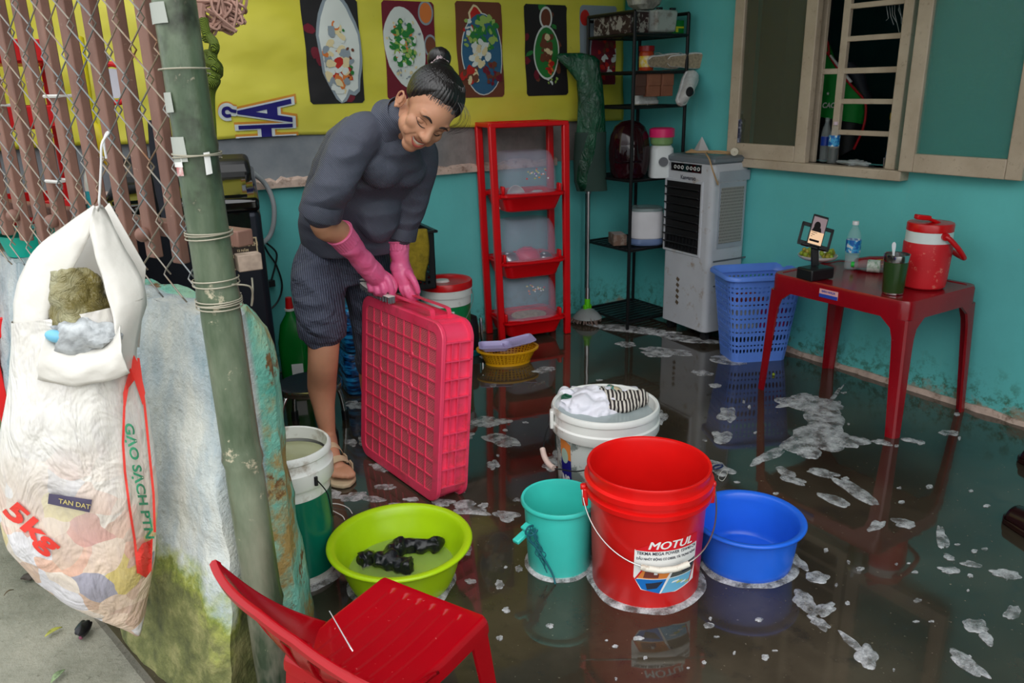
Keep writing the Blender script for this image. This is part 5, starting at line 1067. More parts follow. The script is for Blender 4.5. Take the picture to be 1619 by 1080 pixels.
# ---- black shelf rack in the corner
SX0, SX1, SY0, SY1 = 2.775, 3.135, 3.235, 3.61
t = thing('shelf_rack', 'tall black steel shelf rack standing in the teal corner', 'shelf rack', ((SX0 + SX1) / 2, (SY0 + SY1) / 2, 0))
levels = [.045, .445, .815, 1.185, 1.355, 1.535]
for x in (SX0, SX1):
    for y in (SY0, SY1): b = MB(); b.cyl((x, y, .0), (x, y, 1.64), .0095, n=10); b.build('post', BLACKM, t, world=True)
b = MB()
for x in (SX0, SX1): b.cyl((x, SY0, 1.64), (x, SY1, 1.64), .009, n=10)
b.cyl((SX0, SY1, 1.62), (SX1, SY1, 1.62), .008, n=10)
b.build('top_rail', BLACKM, t, world=True)
for z in levels:
    b = MB()
    for y in (SY0, SY1): b.cyl((SX0, y, z), (SX1, y, z), .008, n=8)
    for x in (SX0, SX1): b.cyl((x, SY0, z), (x, SY1, z), .008, n=8)
    for k in range(1, 9): b.box((SX0 + (SX1 - SX0) / 2, SY0 + (SY1 - SY0) * k / 9, z), (SX1 - SX0, .022 if z > .1 else .022, .006))
    b.build('wire_shelf', BLACKM, t, world=True)
    if z in (1.185, 1.355, 1.535):pass
def sh(x, y, z): return Vector((SX0 + x, SY0 + y, z + .0085))
# top shelf
t = thing('speckled_box', 'speckled grey and brown box at the wall end of the top shelf', 'box', sh(.075, .20, 1.535))
SPK = Mat('speckled_card'); SPK.col(SPK.ramp(SPK.noise(26, 4, .7), [(.46, (48, 26, 26)), (.52, (150, 146, 138))], 'CONSTANT')); SPK.set(Roughness=.6)
b = MB(); b.box((0, 0, .05), (.12, .30, .10)); b.build('box_body', SPK.m, t, bevel=.004)
b = MB(); b.box((0, 0, .104), (.124, .304, .008)); b.build('box_top', plastic('grey_lid', (130, 130, 126)), t, bevel=.003)
t = thing('white_storage_box', 'worn white plastic box in the middle of the top shelf', 'box', sh(.215, .10, 1.535))
b = MB(); b.box((0, 0, .058), (.15, .20, .105), taper=.92); b.build('box_body', M('worn_white', (170, 176, 170), .5, dirt=(110, 96, 84), da=.5, ds=18), t, bevel=.012); b = MB(); b.box((-.04, -.08, .116), (.03, .02, .012)); b.box((.05, -.08, .116), (.03, .02, .012)); b.build('box_clip', BLACKP, t, bevel=.003)
b = MB(); b.box(sh(.31, .05, 1.535) + Vector((0, 0, .033)), (.075, .06, .062)); b.box(sh(.31, .05, 1.535) + Vector((0, -.0005, .03)), (.076, .0605, .008), mi=1); b.box(sh(.30, .05, 1.535) + Vector((0, -.001, .016)), (.016, .0605, .018), mi=1); tag(b.build('green_packet', [plastic('green_card', (10, 120, 40)), plastic('yellow_card', (200, 200, 30))], flat=True), 'small green and yellow packet at the corner of the top shelf', 'packet')
cl = MB(); q0 = sh(.17, .16, 1.535) + Vector((0, 0, .20)); RR = []
for z, r in ((.118, .05), (.14, .085), (.18, .10), (.23, .095), (.28, .07), (.30, .02)):
    RR.append([sh(.17, .13, 1.535) + Vector(((r * .9) * math.cos(2 * PI * k / 32), r * math.sin(2 * PI * k / 32), z)) * 1 + Vector((1, 1, 0)) * .02 * noise.noise(Vector((k * .9, z * 30, 0))) for k in range(32)])
cl.rings(RR); tag(cl.build('grey_plastic_bag', M('cloudy_film', (170, 170, 160), .3, var=.3, vs=22, bump=1, bs=24)), 'crumpled cloudy grey plastic bag sitting on the boxes of the top shelf', 'plastic bag')
# jar and shoes
t = thing('snack_jar', 'jar with red lid and yellow label on the second shelf', 'jar', sh(.205, .14, 1.355))
b = MB(); b.lathe([(.001, 0), (.036, 0), (.038, .01), (.038, .09), (.033, .10)], 32); b.build('jar_body', plastic('jar_orange', (180, 60, 20)), t); b = MB(); b.lathe([(.0385, .02), (.0387, .02), (.0387, .075), (.0385, .075)], 32); b.build('jar_label', M('jar_label', (226, 190, 30), .5, dirt=(230, 230, 225), da=.9, ds=30), t); b = MB(); b.lathe([(.038, .098), (.041, .098), (.041, .125), (.001, .128)], 32); b.build('jar_lid', plastic('jar_red', (150, 10, 16)), t)
SHW = M('white_sneaker', (206, 206, 204), .6, var=.08, vs=40); SOLE = M('tan_sole', (158, 142, 118), .8, var=.2, vs=60); LACE = M('white_lace', (210, 210, 206), .8)
def shoe(label, loc, rot, sc=1.0):
    t = thing('sneaker', label, 'shoe', loc, 0, 'white sneakers on the black shelf rack', rot=rot)
    def prof(s_):  # s along the length 0 heel .. 1 toe : half width, height, base
        w = (.030 + .006 * math.sin(s_ * PI) + .012 * max(0, min(1, (s_ - .35) / .35)) - .016 * max(0, (s_ - .85) / .15) ** 2)
        h = .085 - .0 * s_ if s_ < .35 else .085 - .045 * ((s_ - .35) / .65) ** .8
        return w, h
    b = MB(); RR = []
    for i in range(19):
        s_ = i / 18; w, h = prof(s_); e = math.sin(min(1, s_ * 8 + .25) * PI / 2) * math.sin(min(1, (1 - s_) * 6 + .25) * PI / 2); w *= e; x = (s_ - .5) * .25
        RR.append([Vector((x, w * math.cos(a) * (1 if math.sin(a) < 0 else .92), .018 + (h * e) * max(0, math.sin(a)) ** .8)) if math.sin(a) >= 0 else Vector((x, w * math.cos(a), .018)) for a in [2 * PI * k / 20 for k in range(20)]])
    b.rings(RR); b.build('shoe_upper', SHW, t)
    b = MB(); RR = []
    pts = [(-.125 + .25 * i / 16) for i in range(17)]; out = [(x, prof((x + .125) / .25)[0] * math.sin(min(1, ((x + .125) / .25) * 8 + .25) * PI / 2) * math.sin(min(1, (1 - (x + .125) / .25) * 6 + .25) * PI / 2) + .005) for x in pts]
    poly = [(x, -w) for x, w in out] + [(x, w) for x, w in reversed(out)]; b.prism(poly, .002, .026); b.build('shoe_sole', SHW, t, bevel=.003)
    b = MB(); poly = [(x, -w + .006) for x, w in out] + [(x, w - .006) for x, w in reversed(out)]; b.prism(poly, -.003, .004); b.build('outsole', SOLE, t)
    b = MB(); b.ball((-.075, 0, .098), (.035, .024, .012), 16, 8); b.build('shoe_opening', M('hollow_black', (24, 24, 26), .8), t)  # black ball paints the shade inside the shoe's open top
    b = MB()
    for k in range(4): x = -.02 + k * .02; z = .094 - .010 * k - .004; b.tube(catmull([(x, -.02, z - .008), (x + .008, 0, z + .004), (x + .002, .02, z - .008)], 4), .0028, 5)
    b.tube(catmull([(-.03, 0, .097), (-.05, -.03, .09), (-.04, -.045, .05), (-.03, -.046, .0), (-.04, -.05, -.03)], 6), .002, 5); b.tube(catmull([(-.03, 0, .097), (-.04, .02, .10), (-.02, .03, .095), (-.03, 0, .097)], 5), .0022, 5); b.build('shoelace', LACE, t)
    t.scale = (sc,) * 3; return t
shoe('white sneaker lying with its tan sole showing, nearer the wall corner of the second shelf', sh(.25, .06, 1.355) + Vector((.02, 0, .045)), (math.radians(-75), 0, math.radians(-18)), .78)
shoe('white sneaker lying sole outward, jutting past the shelf end by the window', sh(.36, -.0, 1.355) + Vector((.0, 0, .045)), (math.radians(-78), 0, math.radians(-30)), .80)
shoe('white laced sneaker tilted toe up on the third shelf', sh(.33, -.03, 1.185) + Vector((0, 0, .075)), (math.radians(50), math.radians(-48), math.radians(20)), .85)
shoe('white sneaker lying flat behind the tilted one on the third shelf', sh(.17, .10, 1.185) + Vector((0, 0, .004)), (0, 0, math.radians(10)), .72)
TAN = M('brown_leather', (146, 92, 68), .6, var=.1, vs=20)
for i, (x, w, lb) in enumerate(((.06, .07, 'dark brown leather pouch at the wall end below the second shelf'), (.15, .09, 'tan leather pouch hanging in the middle below the second shelf'), (.245, .08, 'tan leather pouch hanging nearest the white sneakers'))):
    t = thing('leather_pouch', lb, 'pouch', sh(x, .03 + .0 * i, 1.355) + Vector((0, 0, -.13)), 0); b = MB(); b.box((0, 0, .06), (w, .03, .115 if i else .10)); b.box((0, -.018, .085), (w * .98, .006, .06)); b.build('pouch_body', TAN if i else M('dark_leather', (92, 60, 50), .6), t, bevel=.006)
    b = MB(); b.tube([(-w * .3, 0, .115), (-w * .3, 0, .128), (w * .3, 0, .128), (w * .3, 0, .115)], .004, 6); b.build('hanging_strap', TAN, t)
# maroon helmet-like rice cooker, juicer
t = thing('maroon_helmet', 'glossy dark maroon rounded helmet on the middle shelf', 'helmet', sh(.085, .12, .815), RZ); t.scale = (.84, .84, 1.03)
b = MB(); b.lathe([(.001, 0), (.10, 0), (.118, .03), (.128, .09), (.13, .15), (.12, .21), (.095, .255), (.055, .28), (.001, .288)], 56, sy=1.05); b.build('helmet_shell', M('maroon_gloss', (40, 8, 16), .12), t)
b = MB(); b.grid(lambda u, v: ((.1325) * math.sin(-.9 + 1.5 * u) * (1 - .10 * (v - .3) ** 2 * 4), -(.140) * math.cos(-.9 + 1.5 * u) * (1 - .10 * (v - .3) ** 2 * 4), .08 + .13 * v), 20, 10); b.build('visor', M('dark_visor', (30, 10, 16), .05), t, solid=.003)
t = thing('juice_blender', 'white juicer with a pink lid on the middle shelf', 'blender', sh(.205, .0, .815), RZ)
b = MB(); b.rings([rrect(.12, .12, .03, 0), rrect(.125, .125, .03, .01), rrect(.115, .115, .03, .15), rrect(.10, .10, .04, .165)]); b.build('motor_base', plastic('white_base', (216, 220, 220)), t); b = MB(); b.cyl((0, -.062, .085), (0, -.075, .085), .024, n=24); b.build('speed_knob', plastic('grey_knob', (90, 92, 98)), t)
b = MB(); b.lathe([(.045, .163), (.058, .175), (.06, .20), (.06, .215)], 32); b.build('juice_cup', M('green_tint_cup', (140, 176, 110), .2, alpha=.8), t); b = MB(); b.lathe([(.062, .208), (.066, .208), (.066, .25), (.05, .256), (.001, .256)], 32); b.build('pink_lid', plastic('pink_lid_plastic', (232, 40, 110)), t)
t = thing('rice_cooker', 'white rice cooker with a clear lid on the low shelf', 'rice cooker', sh(.20, .10, .445), RZ)
b = MB(); b.rings([rrect(.17, .17, .06, .03), rrect(.185, .185, .06, .04), rrect(.185, .185, .06, .16), rrect(.175, .175, .06, .185)]); b.build('cooker_body', plastic('cooker_white', (208, 206, 210)), t); b = MB(); b.rings([rrect(.18, .18, .06, 0), rrect(.19, .19, .06, .01), rrect(.185, .185, .06, .035)]); b.build('blue_base', plastic('slate_blue', (100, 120, 160)), t); b = MB(); b.rings([rrect(.18, .18, .06, .185), rrect(.175, .175, .06, .20), rrect(.12, .12, .05, .205)]); b.build('clear_lid', M('clear_cover', (150, 170, 170), .1, alpha=.6), t)
t = thing('small_carton', 'small worn brown carton beside the rice cooker on the low shelf', 'carton', sh(.05, .16, .445), math.radians(-25)); b = MB(); b.box((0, 0, .032), (.075, .12, .06)); b.build('carton_body', M('brown_card', (110, 84, 70), .7, dirt=(170, 160, 150), da=.6, ds=24), t, bevel=.003); b = MB(); b.box((0, 0, .0625), (.06, .10, .002)); b.build('carton_label', M('pale_paper', (160, 150, 146), .7), t)

# ---- behind the standing person: green bottle, blue packs, round stool
t = thing('detergent_jug', 'green detergent jug with a red cap on the floor by the teal wall', 'bottle', (.985, 3.45, 0), math.radians(-20))
b = MB(); b.rings([rrect(.11, .08, .03, 0), rrect(.125, .09, .03, .01), rrect(.13, .09, .03, .22), rrect(.10, .07, .03, .30), rrect(.04, .04, .015, .35), rrect(.035, .035, .015, .37)]); b.build('jug_body', plastic('green_jug', (8, 120, 40), .2), t); b = MB(); b.cyl((0, 0, .365), (0, 0, .375), .022); b.build('white_ring', WHITEP, t); b = MB(); b.cyl((0, 0, .375), (0, 0, .425), .018, .014); b.build('red_cap', plastic('red_cap', (210, 20, 20)), t)
b = MB(); b.box((.01, -.047, .09), (.05, .002, .07)); b.build('jug_label', INK_WHITE, t, flat=True)
BPK = Mat('blue_shrink_wrap'); c = BPK.ramp(BPK.noise(16, 5, .6, None, (.6, .6, 3)), [(.40, (6, 16, 34)), (.5, (10, 70, 130)), (.60, (40, 150, 210))]); BPK.col(c); BPK.set(Roughness=.12); BPK.bump(BPK.noise(30, 4, .6), .7, .01)
for k, (z, lb) in enumerate(((0, 'blue wrapped drinks pack on the floor, lowest of two behind the legs'), (.20, 'blue wrapped drinks pack stacked on top behind the legs'))):
    t = thing('drinks_pack', lb, 'drinks pack', (1.30, 3.27, z), math.radians(-8 + 4 * k), 'stacked blue drinks packs'); b = MB(); b.rings([rrect(.30, .22, .03, 0), rrect(.32, .24, .04, .015), rrect(.32, .24, .04, .18), rrect(.30, .22, .03, .195)]); b.build('wrapped_pack', BPK.m, t)
SC = onZ(508, 640, .235); t = thing('round_stool', 'low round stool with black ribbed seat and chrome legs behind the bare leg', 'stool', (.885, 2.93, 0), RZ); t.scale = (.98, .98, .86)
RIB = Mat('ribbed_black_rubber'); wv = RIB.n('ShaderNodeTexWave'); wv.inputs['Scale'].default_value = 60; RIB.L(RIB.co, wv.inputs[0]); RIB.col((30, 40, 46)); RIB.set(Roughness=.4); RIB.bump(wv.outputs['Fac'], .8, .004)
b = MB(); b.lathe([(.001, .245), (.115, .243), (.123, .236)], 48); b.build('stool_seat', RIB.m, t); b = MB(); b.lathe([(.122, .238), (.128, .236), (.130, .228), (.127, .208), (.121, .206), (.001, .206)], 48); b.build('chrome_ring', CHROME, t)
for k in range(4):
    a = PI / 4 + PI / 2 * k; ca, sa = math.cos(a), math.sin(a); b = MB(); b.tube(catmull([(ca * .07, sa * .07, .212), (ca * .11, sa * .11, .195), (ca * .135, sa * .135, .14), (ca * .15, sa * .15, .03)], 6), .010, 12); lg = b.build('leg', CHROME, t); b = MB(); b.cyl((ca * .1495, sa * .1495, .045), (ca * .151, sa * .151, 0), .015, n=16); b.build('rubber_foot', BLACKP, lg)
# ================================================================== RIGHT WALL: WINDOW, COOLER, BASKET, TABLE
m = Mat('cream_old_paint'); g = m.geo(); c = m.ramp(m.noise(6, 5, .6, g), [(.3, (176, 158, 136)), (.7, (200, 184, 162))]); c = m.mix(m.math('MULTIPLY', m.step(m.noise(38, 6, .7, g), .58, .75), .6), c, (120, 96, 74)); m.col(c); m.set(Roughness=.5); m.bump(m.noise(30, 4, .6, g), .25, .005); CREAM = m.m
m = Mat('patterned_window_glass'); v_ = m.n('ShaderNodeTexVoronoi'); v_.inputs['Scale'].default_value = 120; m.L(m.geo(), v_.inputs['Vector']); m.col((92, 96, 78)); m.set(Roughness=.16, Alpha=.5, IOR=1.5); m.bump(v_.outputs['Distance'], .7, .003); GLASS = m.m
def struct(o, label=None):
    o['kind'] = 'structure'
    if label: o['label'] = label
    return o
b = MB(); FX = XR - .015
b.box((FX + .03, (WY0 + WY1) / 2, WZ0 - .021), (.15, WY1 - WY0 + .10, .042)); b.box((FX + .03, WY1 - .02, (WZ0 + WZ1) / 2), (.10, .045, WZ1 - WZ0)); b.box((FX + .03, WY0 + .02, (WZ0 + WZ1) / 2), (.10, .045, WZ1 - WZ0)); b.box((FX + .03, (WY0 + WY1) / 2, WZ1), (.10, WY1 - WY0, .045))
wf = struct(b.build('window_1', CREAM, bevel=.004), 'cream painted wooden window frame with sill in the teal wall')
def sash(y0, y1, x, label, z0=.935, z1=2.06, glass=GLASS):
    b = MB(); w = .062 if y1 - y0 > .3 else .05
    for yy in (y0 + w / 2, y1 - w / 2): b.box((x, yy, (z0 + z1) / 2), (.036, w, z1 - z0))
    b.box((x, (y0 + y1) / 2, z0 + .037), (.036, y1 - y0 - 2 * w, .074)); b.box((x, (y0 + y1) / 2, z1 - .037), (.036, y1 - y0 - 2 * w, .074)); o = struct(b.build('window_sash', CREAM, bevel=.004), label); o.parent = wf
    b = MB(); b.box((x, (y0 + y1) / 2, (z0 + z1) / 2), (.005, y1 - y0 - 2 * w + .006, z1 - z0 - .14)); gl = b.build('window_pane', glass, o, flat=True); return o
sash(2.455, 2.935, XR - .036, 'nearly closed cream casement with patterned glass')
m = Mat('teal_tinted_glass'); v_ = m.n('ShaderNodeTexVoronoi'); v_.inputs['Scale'].default_value = 110; m.L(m.geo(), v_.inputs['Vector']); m.col((84, 150, 140)); m.set(Roughness=.14, Alpha=.42); m.bump(v_.outputs['Distance'], .45, .003)
sash(1.492, 1.978, XR - .052, 'cream casement folded back flat against the teal wall', glass=m.m)
b = MB(); b.box((XR + .03, 2.362, (WZ0 + WZ1) / 2), (.022, .034, WZ1 - WZ0)); 
for i, z in enumerate((1.075, 1.208, 1.336, 1.468, 1.600, 1.73, 1.86, 1.99)): b.box((XR + .03, 2.21, z), (.016, .32, .022)) if i != 2 else b.box((XR + .03, 2.26, z), (.016, .45, .024))
b.box((XR + .03, 2.475, (WZ0 + WZ1) / 2), (.02, .03, WZ1 - WZ0))
o = struct(b.build('window_bars', CREAM, bevel=.002), 'cream painted window bars'); o.parent = wf
# padlock on the bars
t = thing('padlock', 'small brass padlock hanging on the window bars', 'padlock', (XR + .012, 2.075, 1.135)); BRASS = M('brass', (190, 160, 60), .35, .7); b = MB(); b.box((0, 0, .014), (.014, .034, .030)); b.build('lock_body', BRASS, t, bevel=.003); b = MB(); b.tube(catmull([(0, -.011, .028), (0, -.011, .043), (0, 0, .052), (0, .011, .043), (0, .011, .028)], 5), .003, 8); b.build('shackle', CHROME, t)
# green vest hanging in the inner room
VX = XR + .42; GV = M('bright_green_cloth', (20, 150, 56), .6, bump=.3, bs=16)
def vx(px, py): q = onX(px, py, VX); return (q.y, q.z)
t = thing('green_vest', 'green garment with red piping hanging inside behind the window bars', 'vest', (VX, 2.4, 1.2))
def vpoly(pts, mt, name, thick=.02, dx=0):
    P_ = [vx(*p) for p in pts]; b = MB(); n = len(P_); b.add([(VX + dx - thick / 2, y, z) for y, z in P_] + [(VX + dx + thick / 2, y, z) for y, z in P_], [tuple(range(n)), tuple(range(2 * n - 1, n - 1, -1))] + [(i, (i + 1) % n, n + (i + 1) % n, n + i) for i in range(n)]); b = fine(b, .03); b.warp(lambda v: (v.x + .012 * math.sin(v.y * 60) * (1.8 - v.z), v.y, v.z)); return b.build(name, mt, t, world=True)
vpoly([(1284, 70), (1298, 56), (1306, 66), (1310, 80), (1325, 104), (1345, 130), (1366, 158), (1368, 176), (1364, 196), (1330, 190), (1284, 182)], GV, 'vest_front')
vpoly([(1284, 183), (1330, 191), (1364, 197), (1360, 215), (1350, 235), (1330, 248), (1284, 256)], M('black_hem', (26, 28, 30), .4), 'dark_hem')
b = MB(); pp_ = lambda x, y: onX(x, y, VX - .018)
b.tube(catmull([pp_(1296, 82), pp_(1308, 84), pp_(1321, 103), pp_(1345, 134), pp_(1366, 158), pp_(1369, 178), pp_(1364, 205), pp_(1350, 236)], 6), .006, 6); b.build('red_piping', plastic('red_piping', (190, 20, 30), .6), t, world=True); b = MB(); b.tube(catmull([pp_(1298, 56), pp_(1308, 66), pp_(1311, 84)], 6), .005, 6); b.build('neck_piping', plastic('red_piping', (190, 20, 30), .6), t, world=True)
b = MB(); b.tube(catmull([pp_(1313, 88), pp_(1330, 110), pp_(1346, 130)], 4), .007, 6); b.build('white_stripe', INK_WHITE, t, world=True)
b = MB(); tx = text_mb('CAO C', .036, .001, .15); Mt = Matrix(((0, 0, 1, 0), (-1, 0, 0, 0), (0, 1, 0, 0), (0, 0, 0, 1))); q = onX(1315, 167, VX - .032); b.merge(tx, Matrix.Translation(q) @ Mt)
for sx_ in (1298, 1309):
    q = onX(sx_, 148, VX - .03); st = MB(); quad(st, [((.010 if k % 2 == 0 else .004) * math.sin(2 * PI * k / 10), (.010 if k % 2 == 0 else .004) * math.cos(2 * PI * k / 10)) for k in range(10)], 0, 0); b.merge(st, Matrix.Translation(q) @ Mt)
b.build('white_lettering', INK_WHITE, t, world=True, flat=True)
b = MB(); k_ = lambda x, y: onX(x, y, VX + .04); b.tube(catmull([k_(1315, 0), k_(1311, 40), k_(1312, 80), k_(1330, 100)], 6), .008, 6); tag(b.build('dark_strap', BLACKP), 'dark strap hanging inside the window above the green garment', 'strap')
b = MB(); b.rings([[onX(px + w * math.cos(2 * PI * k / 16), y, VX + .07) + Vector((.03 * math.sin(2 * PI * k / 16), 0, 0)) for k in range(16)] for y, px, w in ((98, 1340, 8), (115, 1352, 14), (140, 1362, 10), (156, 1372, 6))]); tag(b.build('dark_bag', M('dark_grey_nylon', (50, 54, 62), .5)), 'dark grey bag hanging inside behind the green garment', 'bag')
# on the sill
SZ = WZ0 + .0005
def bottle(name, label, loc, r, h, prof, mats, group=None, cat='bottle', rot=None):
    t = thing(name, label, cat, loc, 0, group, rot=rot)
    b = MB(); b.lathe([(.001, .002), (r * .6, 0), (r * .95, .004), (r, .012), (r * .94, h * .18), (r, h * .3), (r, h * .58), (r * .97, h * .66), (r * .75, h * .78), (r * .42, h * .87), (r * .38, h * .93), (r * .38, h * .95)], 28); b.build('bottle_body', mats[0], t)
    b = MB(); b.lathe([(r * 1.015, h * prof[0]), (r * 1.02, h * prof[0]), (r * 1.02, h * prof[1]), (r * 1.015, h * prof[1])], 28); b.build('bottle_label', mats[1], t)
    b = MB(); b.lathe([(.001, h), (r * .42, h), (r * .45, h * .99), (r * .45, h * .925), (r * .38, h * .92)], 24); b.build('bottle_cap', mats[2], t)
    if len(mats) > 3: b = MB(); b.lathe([(.001, .003), (r * .93, .005), (r * .97, .012), (r * .90, h * .18), (r * .97, h * .3), (r * .97, h * prof[2]), (.001, h * prof[2])], 28); b.build('bottle_content', mats[3], t)
    return t
PET = Mat('clear_pet'); PET.col((214, 226, 226)); PET.set(Roughness=.05, Alpha=.14, IOR=1.4); PET = PET.m
BLL = Mat('blue_white_label'); c = BLL.ramp(BLL.noise(42, 2), [(.42, (20, 100, 180)), (.5, (60, 160, 210)), (.60, (214, 222, 226))], 'CONSTANT'); BLL.col(c); BLL = BLL.m
COLA = M('cola', (14, 8, 8), .05)
q = onZ(1322, 258, SZ); bottle('soft_drink_bottle', 'plastic bottle with blue label and dark drink on the window sill', (XR + .018, q.y, SZ), .024, .185, (.42, .68, .38), [PET, BLL, plastic('pink_white_cap', (214, 190, 200)), COLA])
bottle('empty_bottle', 'clear bottle with dark blue label wedged beside the casement edge', (XR + .05, 2.428, SZ), .022, .20, (.38, .58, .1), [PET, plastic('dark_blue_label', (10, 50, 140)), PET])
t = thing('steel_cup', 'small shiny steel cup on the window sill', 'cup', (XR + .00, onX(1402, 258, XR).y, SZ)); b = MB(); b.lathe([(.001, 0), (.014, 0), (.016, .045), (.015, .045), (.013, .003), (.001, .003)], 24); b.build('cup_body', CHROME, t)
t = thing('blue_packet', 'blue printed packet leaning on the bars at the sill end', 'packet', (XR + .012, onX(1408, 255, XR).y + .0, SZ)); b = MB(); b.box((0, 0, .038), (.03, .052, .076)); b.build('packet_body', BLL, t, bevel=.006); b = MB(); b.box((.0, 0, .080), (.012, .040, .012)); b.build('packet_top', plastic('grey_foil', (120, 120, 116)), t)
b = MB(); c0 = Vector((XR - .0, onX(1352, 252, XR).y, SZ + .014)); b.ball(c0, (.03, .065, .014), 30, 16, rot=(0, 0, .1)); b.warp(lambda v: v + (v - c0) * .5 * noise.fractal(v * 36, 1, 2, 3)); tag(b.build('clear_film_bag', M('clear_film', (190, 196, 196), .08, alpha=.5, bump=1, bs=60)), 'small crumpled clear plastic bag on the window sill', 'plastic bag')
b = MB(); c0 = Vector((XR - .02, onX(1378, 260, XR).y, SZ + .004)); b.beam(c0, c0 + Vector((0, -.03, 0)), .006, .006); tag(b.build('dark_peg', BLACKP), 'tiny dark peg lying on the sill by the steel cup', 'peg')
b = MB(); random.seed(2)
for k in range(9):
    px = 1400 + k * 5; b.tube([onX(px, 0, XR + .06), onX(px + random.uniform(-5, 5), random.uniform(15, 30), XR + .07), onX(px + random.uniform(0, 12), random.uniform(30, 60), XR + .07)], .0015, 4)
tag(b.build('clear_strings', M('clear_string', (180, 190, 190), .3, alpha=.6)), 'thin clear plastic strings hanging at the top of the window bars', 'string', kind='stuff')

# ---- evaporative air cooler
AG = M('cooler_grey_white', (188, 190, 196), .4, var=.04, dirt=(150, 130, 110), da=.15, ds=14); AGD = plastic('cooler_side_grey', (160, 164, 172), .45)
C1 = onZ(1113, 527, .055); a_ = math.radians(-4); cf = Vector((-math.sin(a_), math.cos(a_), 0)); cs = Vector((math.cos(a_), math.sin(a_), 0))   # along the front towards the corner / depth towards the wall
CW, CD, CHh = .36, .245, .93
cen = Vector((C1.x, C1.y, 0)) + cf * CW / 2 + cs * CD / 2
t = thing('air_cooler', 'tall grey white air cooler on castors under the window', 'air cooler', (cen.x, cen.y, 0), a_)
# local: -x is the front, y along the front
b = MB(); HX, HY = CD / 2, CW / 2
def crr(w, d, z, r=.03): return rrect(d, w, r, z, 6)
b.rings([crr(CW, CD, .055), crr(CW, CD, .80), crr(CW, CD, .90), crr(CW - .01, CD - .01, .915)]); b.build('cooler_body', AG, t)
b = MB(); b.rings([crr(CW - .02, CD - .0, .915, .02), crr(CW + .004, CD + .004, .925, .02), crr(CW + .004, CD + .004, .94, .02), crr(CW - .03, CD - .03, .952, .02)]); b.build('top_cover', plastic('cooler_top_grey', (112, 120, 126), .3), t)
b = MB(); b.box((-HX - .0008, .02, .888), (.006, .235, .042)); pn = b.build('control_panel', GLB, t, bevel=.002); b = MB()
for i in range(7):
    y = .10 - i * .028 - (.012 if i > 2 else 0); b.tube([(-HX - .005, y + .008 * math.cos(2 * PI * k / 12), .888 + .008 * math.sin(2 * PI * k / 12)) for k in range(12)], .0016, 5, closed=True)
b.build('dial_marks', INK_WHITE, pn)
b = MB(); tx = text_mb('Kangaroo', .030, .0006); b.merge(tx, Matrix.Translation((-HX - .0012, -.0, .838)) @ Matrix(((0, 0, 1, 0), (-1, 0, 0, 0), (0, 1, 0, 0), (0, 0, 0, 1)))); b.build('brand_lettering', INK_DARK, t, flat=True)
b = MB(); y0, y1, z0, z1 = -.105, .165, .455, .815
b.rings([[Vector((-HX + x, y, z)) for y, z in ((y0 - e, z0 - e), (y1 + e, z0 - e), (y1 + e, z1 + e), (y0 - e, z1 + e))] for x, e in ((.001, .014), (-.006, .010), (-.006, .0), (.001, -.0))], cap0=False, cap1=False); b.build('grille_frame', AG, t, ang=30)
b = MB(); b.box((-HX - .0005, (y0 + y1) / 2, (z0 + z1) / 2), (.003, y1 - y0, z1 - z0)); gr_ = b.build('grille_back', M('grille_black', (16, 16, 18), .6), t)
random.seed(4)
for k in range(8): b = MB(); z = z1 - .035 - k * .041; b.box((-HX - .010, (y0 + y1) / 2, z), (.026, y1 - y0 - .006, .006), rot=(0, .5, random.uniform(-.02, .02))); b.build('louvre', BLACKP, t)
b = MB()
for k in range(9): y = y0 + .03 + k * .027; b.box((-HX - .008, y, z0 + .045), (.012, .005, .07), rot=(.12, 0, 0))
b.build('vertical_vanes', BLACKP, t)
b = MB()
for k in range(5): b.box((-HX - .001, .045, .30 - k * .032), (.003, .022, .018), rot=(.5, 0, 0))
b.build('level_marks', M('brass_brown', (96, 80, 62), .4), t, bevel=.001)
b = MB(); b.box((.01, -HY - .002, .66), (.170, .004, .33)); b.build('filter_frame', AGD, t); FLT = Mat('cooler_filter'); bk_ = FLT.n('ShaderNodeTexBrick'); bk_.inputs['Scale'].default_value = 1; [setattr(bk_.inputs[k_], 'default_value', v_) for k_, v_ in (('Brick Width', .010), ('Row Height', .016), ('Mortar Size', .0035))]
mp = FLT.n('ShaderNodeMapping'); mp.inputs['Rotation'].default_value = (PI / 2, 0, 0); FLT.L(FLT.co, mp.inputs[0]); FLT.L(mp.outputs[0], bk_.inputs[0]); FLT.col(FLT.mix(bk_.outputs['Fac'], (66, 60, 54), (150, 146, 140))); FLT.set(Roughness=.7)
b = MB(); b.box((.01, -HY - .004, .66), (.150, .004, .28)); b.build('filter_mesh', FLT.m, t); b = MB(); b.box((.02, -HY - .0015, .30), (.20, .003, .006)); b.box((.02, -HY - .0015, .43), (.22, .003, .008)); b.build('panel_groove', plastic('groove_grey', (96, 100, 106)), t); b = MB(); b.box((-.03, -HY - .0018, .345), (.05, .003, .045)); b.build('blue_sticker', M('faded_blue', (70, 120, 140), .6), t); b = MB(); b.box((.02, -HY - .002, .855), (.20, .004, .05)); b.build('side_vent', AGD, t)
for sx in (-1, 1):
    for sy in (-1, 1): b = MB(); p = Vector((sx * (HX - .04), sy * (HY - .04), .022)); b.cyl(p + Vector((-.012, 0, 0)), p + Vector((.012, 0, 0)), .022, n=18); b.cyl(p, p + Vector((0, 0, .035)), .012, n=10); b.build('castor', BLACKP, t)
ctop = _wm(t)
def ct(x, y, z=.953): return ctop @ Vector((x, y, z))
